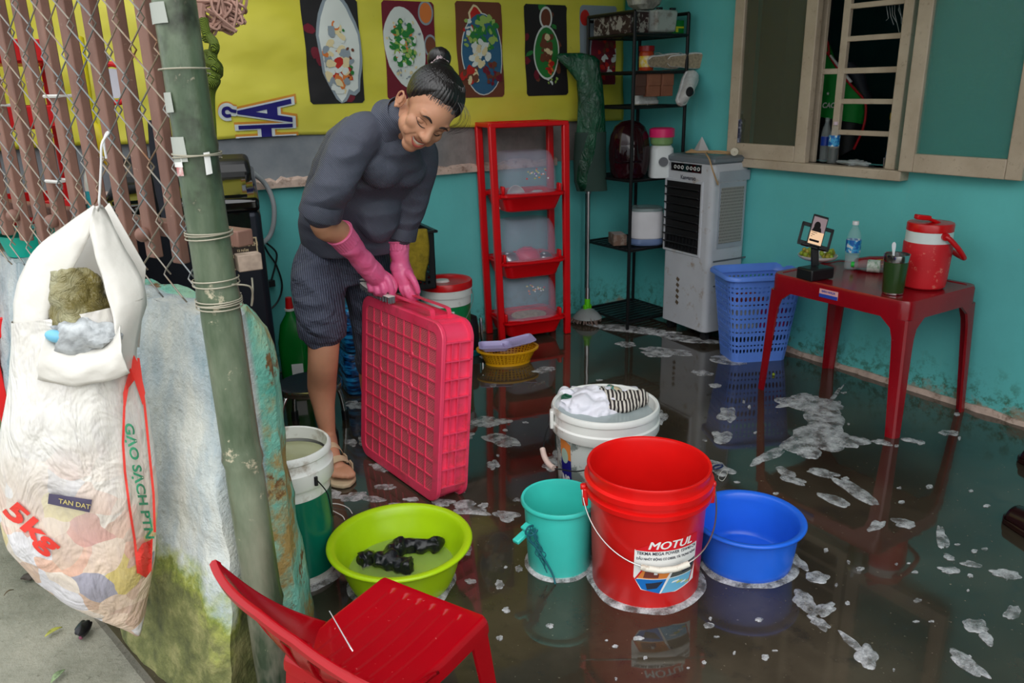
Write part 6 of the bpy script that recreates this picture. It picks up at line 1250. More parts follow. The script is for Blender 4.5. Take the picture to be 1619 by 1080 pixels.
# cable bundle, plug, bottle and cone on top
CB = M('tan_cable', (186, 150, 108), .5); b = MB(); random.seed(6); pts = []
for k in range(5):
    o1 = k * .006; b.tube(catmull([ct(-.06 + o1, .10 - o1, .958), ct(-.10 + o1, .04, .962 + .003 * k), ct(-.08, -.05 + o1, .966), ct(-.02, -.10 - o1 * .5, .962), ct(.02 + o1, -.13, .960), ct(-.01, -.09, .970), ct(-.05, .0 + o1, .964)], 8), .0042, 7)
b.tube(catmull([ct(-.06, -.06, .964), ct(-.12, -.12, .966), ct(-.142, -.17, .945), ct(-.145, -.198, .90), ct(-.12, -.20, .85), ct(-.10, -.196, .82)], 8), .004, 7)
tc = tag(b.build('coiled_cable', CB), 'tan power cable coiled on top of the air cooler', 'cable'); b = MB(); q = ct(.03, -.165, .972); b.cyl(q, q + Vector((-.03, -.02, .0)), .019, n=20); b.cyl(q + Vector((-.03, -.02, 0)), q + Vector((-.045, -.03, 0)), .003, n=8); b.build('plug_top', plastic('cream_plug', (206, 196, 176)), tc)
bottle('dark_label_bottle', 'slim bottle in a dark blue sleeve standing by the casement on the cooler', ct(.10, -.115, .953), .022, .21, (.0, .80, .5), [M('dark_bottle', (30, 32, 50), .1), Mat('x').m if False else M('navy_sleeve', (26, 30, 62), .3, dirt=(180, 184, 196), da=.4, ds=45), plastic('grey_cap', (190, 196, 196))])
b = MB(); q = ct(.06, .12, .953); b.rings([[q + Vector((r * math.cos(2 * PI * k / 4 + .4), r * math.sin(2 * PI * k / 4 + .4), z)) for k in range(4)] for r, z in ((.045, 0), (.002, .075))]); tag(b.build('paper_cone', M('folded_paper', (206, 198, 196), .7), flat=True), 'small white folded paper cone on top of the air cooler', 'paper')

# ---- blue laundry basket
BB = plastic('periwinkle_plastic', (98, 140, 232), .32); bp = onZ(1222, 562, 0); bp = Vector((min(bp.x, 3.0), 2.55, 0)); t = thing('laundry_basket', 'tall periwinkle blue slotted laundry basket full of clothes', 'basket', bp, RZ + .12)
BW, BD, BH = .37, .26, .43
def brr(s_, w=BW, d=BD): k = .74 + .26 * s_; return rrect(w * k, d * k, .05 * k, BH * s_, 7)
def basket_pt(i, n, s_):
    r = brr(s_); N = len(r); per_ = [0]
    for k in range(N): per_.append(per_[-1] + (r[(k + 1) % N] - r[k]).length)
    x = (i % n) / n * per_[-1]
    for k in range(N):
        if per_[k + 1] >= x: f = (x - per_[k]) / max(1e-9, per_[k + 1] - per_[k]); return r[k].lerp(r[(k + 1) % N], f)
b = MB(); n = 52; rows = [(.10, .18, 1), (.185, .22, 0), (.225, .34, 1), (.345, .38, 0), (.385, .50, 1), (.505, .54, 0), (.545, .66, 1), (.665, .70, 0), (.705, .80, 1), (.805, .85, 0), (.86, .90, 0)]
for i in range(n):
    for s0_, s1_, lg_ in rows:
        oc = [basket_pt(i, n, s0_), basket_pt(i + .5, n, s0_), basket_pt(i + 1, n, s0_), basket_pt(i + 1, n, (s0_ + s1_) / 2), basket_pt(i + 1, n, s1_), basket_pt(i + .5, n, s1_), basket_pt(i, n, s1_), basket_pt(i, n, (s0_ + s1_) / 2)]
        cc_ = sum(oc, Vector()) / 8; ic = [cc_ + (p - cc_) * (.46 if k % 2 == 0 else .60) for k, p in enumerate(oc)]; b.add(oc + ic, [(k, (k + 1) % 8, 8 + (k + 1) % 8, 8 + k) for k in range(8)])
gaps = [(0, .10)] + [(rows[k][1], rows[k + 1][0]) for k in range(len(rows) - 1)] + [(.90, 1.0)]
for s0_, s1_ in gaps: b.rings([[basket_pt(i, n, s0_) for i in range(n)], [basket_pt(i, n, s1_) for i in range(n)]], cap0=(s0_ == 0), cap1=False)
bw_ = b.build('basket_wall', BB, t, solid=.003, flat=True)
b = MB(); b.rings([rrect(BW + .0, BD + .0, .05, BH - .01, 7), rrect(BW + .035, BD + .035, .06, BH - .014, 7), rrect(BW + .035, BD + .035, .06, BH - .002, 7), rrect(BW + .02, BD + .02, .055, BH + .006, 7), rrect(BW - .004, BD - .004, .05, BH, 7), rrect(BW - .02, BD - .02, .05, BH - .03, 7)], cap0=False, cap1=False); b.build('basket_rim', BB, t, ang=60)
b = MB(); b.tube([(BW * .485 + .004, .05 * math.cos(a) , BH * .86 + .016 * math.sin(a)) for a in [2 * PI * k / 20 for k in range(20)]], .005, 6, closed=True); b.build('hand_hole', plastic('dark_blue_hole', (30, 50, 150)), t)
bm_ = _wm(t)
for i, (lb, mt, x, y, z, r) in enumerate((('crumpled magenta cloth inside the blue laundry basket', plastic('magenta_cloth', (180, 40, 120), .8), .06, -.03, .20, (.10, .07, .08)), ('grey white cloth inside the blue laundry basket', M('grey_white_cloth', (176, 180, 184), .8, bump=.4), -.07, -.02, .20, (.08, .075, .10)), ('dark navy cloth at the bottom of the laundry basket', M('navy_cloth', (30, 34, 48), .8), .0, .0, .08, (.12, .08, .06)), ('red orange cloth on top inside the laundry basket', M('red_orange_cloth', (190, 70, 50), .8, var=.3, vs=30), -.05, -.02, .30, (.08, .07, .03)))):
    c0 = bm_ @ Vector((x, y, z)); b = MB(); b.ball(c0, r, 30, 20, rot=(0, 0, RZ)); b.warp(lambda v: v + (v - c0) * .18 * noise.fractal(v * 22 + Vector((i * 3, 0, 0)), 1, 2, 3)); tag(b.build('laundry_cloth', mt, ang=80), lb, 'laundry')
b = MB(); b.ball(onZ(1223, 592, .006), .007, 10, 8); tag(b.build('green_fruit', plastic('yellow_green_fruit', (140, 160, 30), .4)), 'tiny yellow green fruit on the wet floor below the basket', 'fruit')

# ---- dark red plastic table
TBM = Mat('dark_red_table'); c = TBM.ramp(TBM.noise(4, 4, .6), [(.3, (126, 8, 20)), (.7, (150, 14, 28))]); c = TBM.mix(TBM.math('MULTIPLY', TBM.step(TBM.noise(60, 6, .75), .66, .72), .5), c, (190, 130, 130)); TBM.col(c); TBM.set(Roughness=.22); TBM = TBM.m
TX0, TX1, TY0, TY1, TZ = 2.685, 3.150, 1.585, 2.215, .527
TB = Vector(((TX0 + TX1) / 2, (TY0 + TY1) / 2, 0)); t = thing('plastic_table', 'dark red rectangular plastic table against the teal wall', 'table', TB)
tw, td = TX1 - TX0, TY1 - TY0
b = MB(); b.rings([rrect(tw - .02, td - .02, .04, TZ - .075, 7), rrect(tw + .0, td + .0, .045, TZ - .072, 7), rrect(tw, td, .045, TZ - .010, 7), rrect(tw - .008, td - .008, .042, TZ, 7), rrect(tw - .05, td - .05, .03, TZ, 7), rrect(tw - .056, td - .056, .03, TZ - .003, 7), rrect(tw - .06, td - .06, .03, TZ - .003, 7)], cap0=False); b.build('tabletop', TBM, t, ang=30)
for sx in (-1, 1):
    for sy in (-1, 1):
        b = MB(); RR = []
        for k in range(13):
            s_ = k / 12; z = (TZ - .07) * (1 - s_); fl_ = .055 * math.exp(-s_ * 20); w = .056 - .018 * s_; cx0, cy0 = sx * (tw / 2 + .014 * s_), sy * (td / 2 + .018 * s_)
            prf = [(-(w + fl_), 0), (-.022, 0), (-.010, -.003), (-.003, -.010), (0, -.022), (0, -(w + fl_)), (-.010, -(w + fl_)), (-.014, -w * .8), (-.016, -.030), (-.020, -.020), (-w * .8, -.014), (-(w + fl_), -.010)]
            RR.append([Vector((cx0 + sx * px_, cy0 + sy * py_, z)) for px_, py_ in prf])
        b.rings(RR); b.build('leg', TBM, t, ang=30)
b = MB(); q = onX(1310, 468, TX0); b.box((TX0 - TB.x - .0012, q.y - TB.y, TZ - .036), (.0016, .085, .034)); b.box((TX0 - TB.x - .0022, q.y - TB.y, TZ - .046), (.0012, .084, .014), mi=1); tx = text_mb('BÀN NHỰA', .012, .0003); b._mg(tx, Matrix.Translation((TX0 - TB.x - .0032, q.y - TB.y, TZ - .028)) @ Matrix(((0, 0, 1, 0), (-1, 0, 0, 0), (0, 1, 0, 0), (0, 0, 0, 1))), 1); b.build('maker_sticker', [ink('sticker_pink', (224, 170, 170)), ink('sticker_blue', (40, 70, 170))], t, flat=True)
TZS = TZ
def ont(px, py): p = onZ(px, py, TZS); return Vector((p.x, p.y, TZS))
# speaker used as phone stand
q = ont(1288, 440); t = thing('black_speaker', 'black box speaker with silver grille under the phone holder', 'speaker', q, RZ + .45); b = MB(); b.box((0, 0, .024), (.125, .085, .048)); b.build('speaker_body', BLACKP, t, bevel=.007, bseg=3); b = MB(); b.box((.0628, -.005, .024), (.003, .066, .034)); b.build('silver_grille', M('silver_mesh', (150, 150, 150), .4, .6, var=.2, vs=200), t); b = MB(); b.cyl((.064, -.005, .024), (.068, -.005, .024), .009, n=16); b.build('round_badge', BLACKP, t)
q2 = Vector((q.x, q.y, TZS + .0485)); t = thing('phone_holder', 'folding black phone holder standing on the black speaker', 'phone holder', q2, RZ - .12)
b = MB(); b.beam((0, .015, 0), (-.010, .005, .075), .030, .012); b.beam((-.01, .005, .07), (-.014, -.004, .10), .028, .012); b.build('hinged_arm', BLACKP, t, bevel=.003)
tilt = Matrix.Rotation(math.radians(-22), 4, 'X'); roll_ = Matrix.Rotation(math.radians(16), 4, 'Y'); PM_ = Matrix.Translation((-.012, -.008, .128)) @ roll_ @ tilt
b = MB(); s0 = len(b.v)
for x0_, x1_ in ((-.066, -.055), (-.03, -.022), (.022, .030), (.055, .066)): b.box(((x0_ + x1_) / 2, .006, 0), (x1_ - x0_, .005, .088))
for z0_, z1_ in ((-.05, -.030), (.030, .046)): b.box((0, .006, (z0_ + z1_) / 2), (.13, .005, z1_ - z0_))
b.box((-.035, -.004, -.048), (.03, .022, .008)); b.box((.035, -.004, -.048), (.03, .022, .008)); b.xf(PM_); b.build('back_plate', BLACKP, t, bevel=.002)
hold = _wm(t) @ PM_; PHX = Matrix.Translation((-.002, -.0035, .020)); tp = thing('smartphone', 'smartphone with lit screen propped upright in the black holder', 'phone', (0, 0, 0)); Mw = hold @ PHX; tp.location = Mw.translation; tp.rotation_euler = Mw.to_euler()
b = MB(); b.box((0, 0, 0), (.062, .008, .128)); b.build('phone_body', BLACKP, tp, bevel=.0035, bseg=3)
b = MB(); b.add([(-.027, -.0044, -.058), (.027, -.0044, -.058), (.027, -.0044, .054), (-.027, -.0044, .054)], [(0, 1, 2, 3)]); b.add([(-.027, -.0046, -.058), (.027, -.0046, -.058), (.027, -.0046, -.006), (-.027, -.0046, -.006)], [(0, 1, 2, 3)], 1)
b.add([(-.006 + .013 * math.cos(2 * PI * k / 16), -.0048, .018 + .018 * math.sin(2 * PI * k / 16)) for k in range(16)], [tuple(range(16))], 2); b.add([(-.024, -.0047, -.006), (.016, -.0047, -.006), (.010, -.0047, .012), (-.018, -.0047, .012)], [(0, 1, 2, 3)], 2); b.add([(-.024, -.0049, -.048), (.016, -.0049, -.048), (.016, -.0049, -.039), (-.024, -.0049, -.039)], [(0, 1, 2, 3)], 2)
for z in (-.012, -.020, -.028): b.add([(-.022, -.0049, z), (.012 - abs(z), -.0049, z), (.012 - abs(z), -.0049, z + .002), (-.022, -.0049, z + .002)], [(0, 1, 2, 3)], 2)
def em(n, c, e): return M(n, c, .2, var=0, emit=e)
b.build('phone_screen', [em('screen_mauve', (140, 120, 124), .35), em('screen_peach', (226, 186, 150), .5), em('screen_dark', (24, 18, 20), .05)], tp, flat=True)
# grapes in a bowl
q = ont(1292, 413); q.x = min(q.x, 3.03); BWp = Vector((q.x, q.y, TZS)); bowl('fruit_bowl', 'shallow white bowl of green grapes behind the phone holder', BWp, .085, .03, CER)
random.seed(7); GRP = [M('grape_green', (150, 168, 50), .2, sss=.1), M('grape_yellow', (174, 160, 60), .2, sss=.1)]; k_ = 0
gm = {}
for (ox, nn_) in ((-.042, 17), (.045, 15)):
    for k in range(nn_):
        a = random.uniform(0, 6.28); r = .032 * math.sqrt(random.random()); z = TZS + .022 + .010 * (k // 6) * 1.3; p = BWp + _r0 * (ox + r * math.cos(a)) + _fh * (r * math.sin(a)); p.z = z; mi_ = k % 2
        if mi_ not in gm: b = MB(); b.ball((0, 0, 0), (.0095, .0095, .011), 14, 10); o = b.build('grape', GRP[mi_]); gm[mi_] = o; o.location = p
        else: o = gm[mi_].copy(); COL.objects.link(o); o.location = p
        tag(o, ('green' if mi_ == 0 else 'yellowish') + (' grape of the heap by the basket side of the bowl' if ox < 0 else ' grape of the heap by the water bottle side of the bowl'), 'grape', 'grapes in the white bowl'); k_ += 1
# bottles, packet, tumbler, jug
bottle('water_bottle', 'upright clear water bottle with blue label on the red table', ont(1345, 425), .030, .205, (.36, .62, .3), [PET, BLL, plastic('white_cap', (226, 226, 226)), M('drinking_water', (200, 214, 220), .03, alpha=.25)])
q = ont(1385, 432); tb_ = bottle('tipped_bottle', 'clear green capped bottle lying on its side on the red table', q + Vector((0, 0, .027)), .026, .16, (.30, .60, .2), [PET, Mat('y').m if False else M('white_green_label', (206, 214, 204), .5, dirt=(40, 130, 70), da=.7, ds=50), plastic('green_cap', (40, 200, 70))]); d_ = (ont(1352, 428) - ont(1400, 432)).normalized(); tb_.rotation_euler = d_.to_track_quat('Z', 'Y').to_euler(); tb_.location = ont(1410, 433) + Vector((0, 0, .0265))
t = thing('red_packet', 'dark red biscuit packet lying behind the bottles on the table', 'packet', (3.10, 2.0, TZS), RZ - .1); b = MB(); b.rings([[Vector((x, d * math.cos(a), h * (1 + math.sin(a)))) for a in [2 * PI * k / 16 for k in range(16)]] for x, d, h in ((-.10, .03, .002), (-.085, .032, .022), (-.03, .034, .026), (.04, .034, .026), (.085, .032, .021), (.10, .03, .002))]); b.build('packet_body', M('maroon_foil', (150, 22, 34), .22, bump=.4, bs=30), t)
b = MB(); b.tube([(.0 + .03 * math.cos(2 * PI * k / 16), -.0335, .034 + .010 * math.sin(2 * PI * k / 16)) for k in range(16)], .0018, 5, closed=True); b.build('packet_emblem', ink('packet_gold_line', (214, 150, 60)), t)
q = ont(1411, 463); t = thing('green_tumbler', 'steel rimmed tumbler of dark green drink on the red table', 'tumbler', q); b = MB(); b.lathe([(.001, 0), (.036, 0), (.038, .004), (.044, .125)], 40); b.build('tumbler_body', M('moss_green_drink', (46, 72, 36), .2), t); b = MB(); b.lathe([(.0442, .122), (.0455, .124), (.047, .148), (.0455, .150), (.043, .148), (.042, .128), (.001, .126)], 40); b.build('steel_rim', CHROME, t); b = MB(); b.lathe([(.0365, -.0), (.038, .0), (.0385, .006), (.0375, .006)], 32); b.build('steel_foot', CHROME, t)
t2_ = thing('white_spoon', 'white plastic spoon standing in the green tumbler', 'spoon', q + Vector((-.012, .004, .10)), RZ); b = MB(); b.rings([[Vector((x * w, .0012 * s, z)) for x, s in ((-1, -1), (1, -1), (1, 1), (-1, 1))] for z, w in ((0.03, .0035), (.055, .004), (.075, .007), (.088, .0075), (.095, .003))]); b.xf(Matrix.Rotation(-.08, 4, 'Y')); b.build('spoon_handle', plastic('white_spoon_plastic', (236, 236, 240)), t2_)
q = ont(1458, 452); q = Vector((q.x, q.y, TZS)); t = thing('drinks_jug', 'large red insulated jug with white band and red lid on the table', 'jug', q, RZ)
JR = M('matte_red_jug', (206, 30, 40), .45, dirt=(230, 150, 130), da=.18, ds=40)
b = MB(); b.lathe([(.001, 0), (.072, 0), (.079, .006), (.083, .04), (.086, .12), (.087, .168), (.085, .178)], 64); b.build('jug_body', JR, t); b = MB(); b.lathe([(.0845, .176), (.083, .180), (.082, .215), (.080, .22)], 64); b.build('white_band', plastic('jug_white', (214, 224, 222)), t); b = MB(); b.lathe([(.080, .218), (.083, .220), (.083, .245), (.080, .250), (.055, .252), (.001, .252)], 64); ld = b.build('jug_lid', plastic('jug_lid_red', (206, 14, 20), .25), t)
b = MB(); b.box((-.045, -.02, .272), (.055, .030, .018), rot=(0, .12, 0)); b.box((-.012, -.02, .262), (.07, .024, .012), rot=(0, .38, 0)); b.build('spout_cap', plastic('jug_lid_red', (206, 14, 20), .25), ld, bevel=.004)
b = MB(); b.tube(catmull([(.015, -.088, .208), (.03, -.096, .198), (.062, -.10, .165), (.095, -.086, .130), (.108, -.06, .122), (.112, .0, .125), (.105, .06, .14), (.06, .09, .18), (.02, .088, .205)], 8), .0095, 12); b.build('carry_handle', plastic('jug_handle_red', (200, 16, 24), .3), t); b = MB(); b.cyl((.015, -.080, .208), (.015, -.094, .208), .014, n=20); b.build('handle_pivot', plastic('jug_handle_red', (200, 16, 24), .3), t)

# ---- shoes at the frame edge
LEA = M('dark_maroon_leather', (34, 12, 14), .25)
def slipper(px, py, rz, label):
    q = onZ(px, py, 0); t = thing('slipper', label, 'shoe', (q.x, q.y, 0), rz); b = MB(); out = [(-.12 + .24 * i / 16, .030 + .016 * math.sin(i / 16 * PI) + .006 * (i > 8)) for i in range(17)]; out[0] = (-.12, .014); out[-1] = (.125, .016)
    b.prism([(x, -w) for x, w in out] + [(x, w) for x, w in reversed(out)], 0, .022); b.build('sole', LEA, t, bevel=.005)
    b = MB(); b.grid(lambda u, v: ((-.01 + .11 * v), (.046 - .006 * v) * math.cos(PI * u), .02 + (.048 - .012 * v) * math.sin(PI * u)), 20, 10); b.build('upper', LEA, t, solid=.004)
    return t
slipper(1650, 852, RZ + 1.9, 'dark maroon slipper at the frame edge, the one nearer the camera'); slipper(1668, 748, RZ + 2.0, 'dark maroon slipper at the frame edge, the one nearer the table')
# oddments floating behind the tall red pail
b = MB(); q = onZ(1135, 738, .01); b.tube([q + Vector((.022 * math.cos(2 * PI * k / 20), .010 * math.sin(2 * PI * k / 20), 0)) for k in range(20)], .003, 6, closed=True); tag(b.build('blue_ring', plastic('navy_ring', (24, 34, 80))), 'small dark blue oval ring on the floor behind the red pail', 'ring')
b = MB(); b.tube(catmull([onZ(1138, 748, .003), onZ(1146, 742, .004), onZ(1150, 748, .004), onZ(1143, 760, .003), onZ(1136, 756, .003), onZ(1140, 746, .004)], 5), .0012, 5); tag(b.build('thin_string', plastic('pale_string', (200, 196, 190))), 'tiny pale string loop on the floor behind the red pail', 'string')
# ================================================================== THE PERSON SCRUBBING
SKIN = M('skin', (196, 142, 112), .5, var=.05, vs=14, sss=.12, bump=.08, bs=120)
m = Mat('dark_ribbed_shirt'); wv = m.n('ShaderNodeTexWave'); wv.inputs['Scale'].default_value = 75; wv.inputs['Distortion'].default_value = .6; mp = m.n('ShaderNodeMapping'); mp.inputs['Rotation'].default_value = (.35, .5, .35); m.L(m.co, mp.inputs[0]); m.L(mp.outputs[0], wv.inputs[0]); fo = m.noise(5, 4, .55, None, (1.6, 1.6, .7), .6)
m.col(m.mix(wv.outputs['Fac'], (62, 66, 80), (88, 92, 108))); m.set(Roughness=.62); m.bump(m.math('ADD', m.math('MULTIPLY', wv.outputs['Fac'], .05), m.math('MULTIPLY', fo, 1.0)), .55, .035); SHIRT = m.m
m = Mat('dark_striped_trousers'); wv = m.n('ShaderNodeTexWave'); wv.inputs['Scale'].default_value = 42; wv.inputs['Distortion'].default_value = 1.2; mp = m.n('ShaderNodeMapping'); mp.inputs['Rotation'].default_value = (0, .1, .4); m.L(m.co, mp.inputs[0]); m.L(mp.outputs[0], wv.inputs[0]); fo = m.noise(6, 4, .6, None, (.8, .8, 1.5), 1.2)
m.col(m.mix(wv.outputs['Fac'], (48, 52, 68), (82, 88, 108))); m.set(Roughness=.75); m.bump(m.math('ADD', m.math('MULTIPLY', wv.outputs['Fac'], .06), m.math('MULTIPLY', fo, 1.2)), .7, .035); TROU = m.m
m = Mat('pink_rubber'); c = m.ramp(m.noise(8, 3), [(.3, (232, 92, 146)), (.7, (242, 124, 168))]); m.col(c); m.set(Roughness=.30, Subsurface_Weight=.1); m.b.inputs['Subsurface Radius'].default_value = (.01, .004, .005); m.bump(m.noise(20, 4, .55, None, None, 1.0), .4, .012); PINK = m.m
m = Mat('black_hair'); wv = m.n('ShaderNodeTexNoise'); wv.inputs['Scale'].default_value = 1; mp = m.n('ShaderNodeMapping'); mp.inputs['Scale'].default_value = (150, 150, 6); m.L(m.co, mp.inputs[0]); m.L(mp.outputs[0], wv.inputs[0]); m.col((22, 17, 17)); m.set(Roughness=.36, Specular_IOR_Level=.6); m.bump(wv.outputs['Fac'], .5, .004); HAIR = m.m
SAND = M('cream_sandal', (206, 184, 150), .55, bump=.2, bs=120)
def pd(px, py, dep):                       # point on the sight line at horizontal distance dep along the camera heading
    d = ray(px, py); return EYE + d * (dep / d.dot(_fh))
PB_ = Vector((.93, 2.70, 0)); per = thing('person', 'person in dark grey ribbed top and rolled trousers bending over to scrub a pink crate', 'person', PB_)
def baked(b, name, mat, vox, sm=4, fac=.5, parent=per, post=None, dec=None):
    o = b.build(name, mat); voxel(o, vox, sm, fac); dg = bpy.context.evaluated_depsgraph_get(); me = bpy.data.meshes.new_from_object(o.evaluated_get(dg)); o.modifiers.clear(); old = o.data; o.data = me; bpy.data.meshes.remove(old)
    me.name = name; me.materials.clear(); me.materials.append(mat)
    inv = _wm(parent).inverted() if parent else Matrix.Identity(4)
    for v in me.vertices:
        p = v.co.copy()
        if post: p = post(p)
        v.co = inv @ p
    me.shade_smooth(); o.parent = parent; return o
def limb(b, pts, rs, n=18, per_=6, flat=None):
    """tapering limb through joints with rounded ends; flat=(axis, factor) squashes the section"""
    P_ = catmull(pts, per_); k = len(pts) - 1; R_ = []
    for i in range(len(P_)):
        s_ = i / (len(P_) - 1) * k; j = min(int(s_), k - 1); f = s_ - j; f = f * f * (3 - 2 * f) * .5 + f * .5; R_.append(rs[j] * (1 - f) + rs[j + 1] * f)
    s0 = len(b.v); b.tube(P_, R_, n); b.ball(P_[0], R_[0] * .98, n, 8); b.ball(P_[-1], R_[-1] * .98, n, 8)
    if flat:
        ax_, fa = Vector(flat[0]).normalized(), flat[1]; idx = 0
        for i in range(s0, s0 + len(P_) * n): c0 = P_[(i - s0) // n]; d = b.v[i] - c0; b.v[i] = c0 + d - ax_ * d.dot(ax_) * (1 - fa)
# joints
J = dict(pel=pd(540, 392, 2.80), rhip=pd(510, 400, 2.76), lhip=pd(578, 402, 2.88), rkn=pd(514, 548, 2.66), lkn=pd(590, 545, 2.84), rank=pd(519, 694, 2.70), lank=pd(592, 676, 2.94),
         waist=pd(552, 335, 2.72), chest=pd(588, 262, 2.60), upch=pd(612, 215, 2.52), neck=pd(628, 188, 2.46), head=pd(662, 178, 2.40),
         rsh=pd(560, 222, 2.44), rel=pd(512, 345, 2.40), rwr=pd(578, 408, 2.55), rhd=pd(602, 440, 2.62), lsh=pd(662, 232, 2.60), lel=pd(648, 330, 2.70), lwr=pd(630, 400, 2.72), lhd=pd(640, 440, 2.70))
# ---- body (skin): legs, forearms, neck in one surface
b = MB()
limb(b, [J['rhip'], J['rhip'].lerp(J['rkn'], .5), J['rkn'] + Vector((0, 0, .05)), pd(511, 568, 2.65), pd(509, 610, 2.70), pd(513, 650, 2.70), J['rank'] + Vector((0, 0, .03)), J['rank']], [.075, .068, .056, .053, .052, .038, .029, .033], 22)
toeR = onZ(541, 752, .03); heelR = onZ(514, 715, .035)
limb(b, [J['lhip'], J['lhip'].lerp(J['lkn'], .5), J['lkn'], pd(588, 590, 2.86), pd(590, 640, 2.92), J['lank']], [.075, .066, .054, .050, .038, .031], 20)
toeL = onZ(612, 712, .03); heelL = onZ(590, 690, .035)
for toe, heel, ank in ((toeR, heelR, J['rank']), (toeL, heelL, J['lank'])):
    f_ = (toe - heel).normalized(); sd_ = Vector((-f_.y, f_.x, 0)); ball_ = heel + f_ * .15 + Vector((0, 0, .0))
    limb(b, [ank, heel + Vector((0, 0, .02))], [.032, .030]); limb(b, [ank + Vector((0, 0, -.005)), heel.lerp(toe, .35) + Vector((0, 0, .035)), heel.lerp(toe, .62) + Vector((0, 0, .018))], [.033, .033, .026])
    limb(b, [heel + Vector((0, 0, .008)), heel.lerp(toe, .4) + Vector((0, 0, .006)), heel.lerp(toe, .72) + Vector((0, 0, .006))], [.026, .028, .030])
    for k, (o_s, ln, r) in enumerate(((.030, .225, .0125), (.013, .230, .0095), (-.002, .222, .009), (-.016, .212, .0085), (-.029, .200, .0085))):
        s_ = 1 if toe is toeR else 1; base_ = heel + f_ * .165 + sd_ * o_s * .8 + Vector((0, 0, .008)); tip_ = heel + f_ * ln + sd_ * o_s * 1.05 + Vector((0, 0, .004)); limb(b, [base_, base_.lerp(tip_, .6) + Vector((0, 0, .006)), tip_], [r * 1.05, r * .95, r], 12, 4)
limb(b, [J['rsh'], J['rel'], pd(536, 368, 2.46), pd(560, 396, 2.525), pd(578, 418, 2.57)], [.045, .042, .039, .030, .024], 20)
limb(b, [J['lsh'], J['lel'], J['lwr']], [.042, .038, .026], 20)
limb(b, [J['upch'], J['neck'], J['neck'].lerp(J['head'], .55)], [.06, .050, .048], 22)
limb(b, [J['pel'], J['waist'] + _fh * .03, J['chest'] + _fh * .05, J['upch']], [.085, .070, .065, .055], 24)
body = baked(b, 'body', SKIN, .0055, 5)
# ---- head
hc = pd(675, 175, 2.395)
def cv(a, b_, c): return (_R * a + _U * b_ - _fw * c)
FW = cv(.161, -.816, .55).normalized(); UPh = cv(.709, .296, .62); UPh = (UPh - FW * UPh.dot(FW)).normalized(); LF = UPh.cross(FW).normalized()   # face forward, head up, the head's own left
HM = Matrix(((LF.x, FW.x, UPh.x, hc.x), (LF.y, FW.y, UPh.y, hc.y), (LF.z, FW.z, UPh.z, hc.z), (0, 0, 0, 1)))       # local x left, y forward, z up
SC_ = 1.0
def hx(v): return HM @ Vector(v)
b = MB()
b.ball((0, -.015, .035), (.072, .090, .078), 40, 30); b.ball((0, .030, .010), (.060, .060, .072), 32, 24); b.ball((0, .035, -.045), (.050, .050, .050), 32, 24)
b.ball((0, .062, -.088), (.026, .024, .020), 24, 16); b.ball((.0, .020, -.055), (.056, .048, .040), 24, 16)
for s_ in (-1, 1):
    b.ball((s_ * .036, .054, -.022), (.026, .024, .024), 24, 16); b.ball((s_ * .028, .060, -.046), (.026, .020, .024), 20, 14)          # cheek bones and smiling cheeks
    b.ball((s_ * .028, .068, .026), (.028, .016, .011), 20, 12)                                                                # brow ridge
b.ball((0, .068, -.064), (.034, .022, .026), 20, 14); b.ball((0, .055, -.03), (.050, .036, .050), 28, 20)
limb(b, [(0, -.02, -.03), (0, -.035, -.10)], [.052, .050], 20)
limb(b, [(0, .082, .018), (0, .092, .000), (0, .103, -.020)], [.009, .0105, .0135], 14, 5)
b.ball((.0095, .094, -.024), (.0105, .011, .0085), 14, 10); b.ball((-.0095, .094, -.024), (.0105, .011, .0085), 14, 10)
def headpost(p):
    q = p.copy()
    for s_ in (-1, 1):
        d = Vector((q.x - s_ * .030, (q.y - .085) * .8, (q.z - .004) * 1.4)); e = math.exp(-(d.length / .016) ** 2); q.y -= .0075 * e
        # folds beside the mouth
        d2 = abs((q.x - s_ * (.026 + (-.035 - q.z) * .45))); 
        if -.075 < q.z < -.032 and q.y > .05: q.y -= .0022 * math.exp(-(d2 / .0035) ** 2)
    dm_ = Vector((q.x * .9, 0, (q.z + .055 - .25 * abs(q.x)) * 3.4)); 
    if q.y > .06: q.y -= .0060 * math.exp(-(dm_.length / .020) ** 2)
    return q
head = baked(b, 'head', SKIN, .0028, 14, .5, None, headpost)
inv = _wm(per).inverted()
for v in head.data.vertices: v.co = inv @ (HM @ v.co)
head.parent = per
def hpart(b, name, mat, parent=head, **k):
    b.xf(HM); o = b.build(name, mat, per, world=True, **k); o.parent = parent; return o
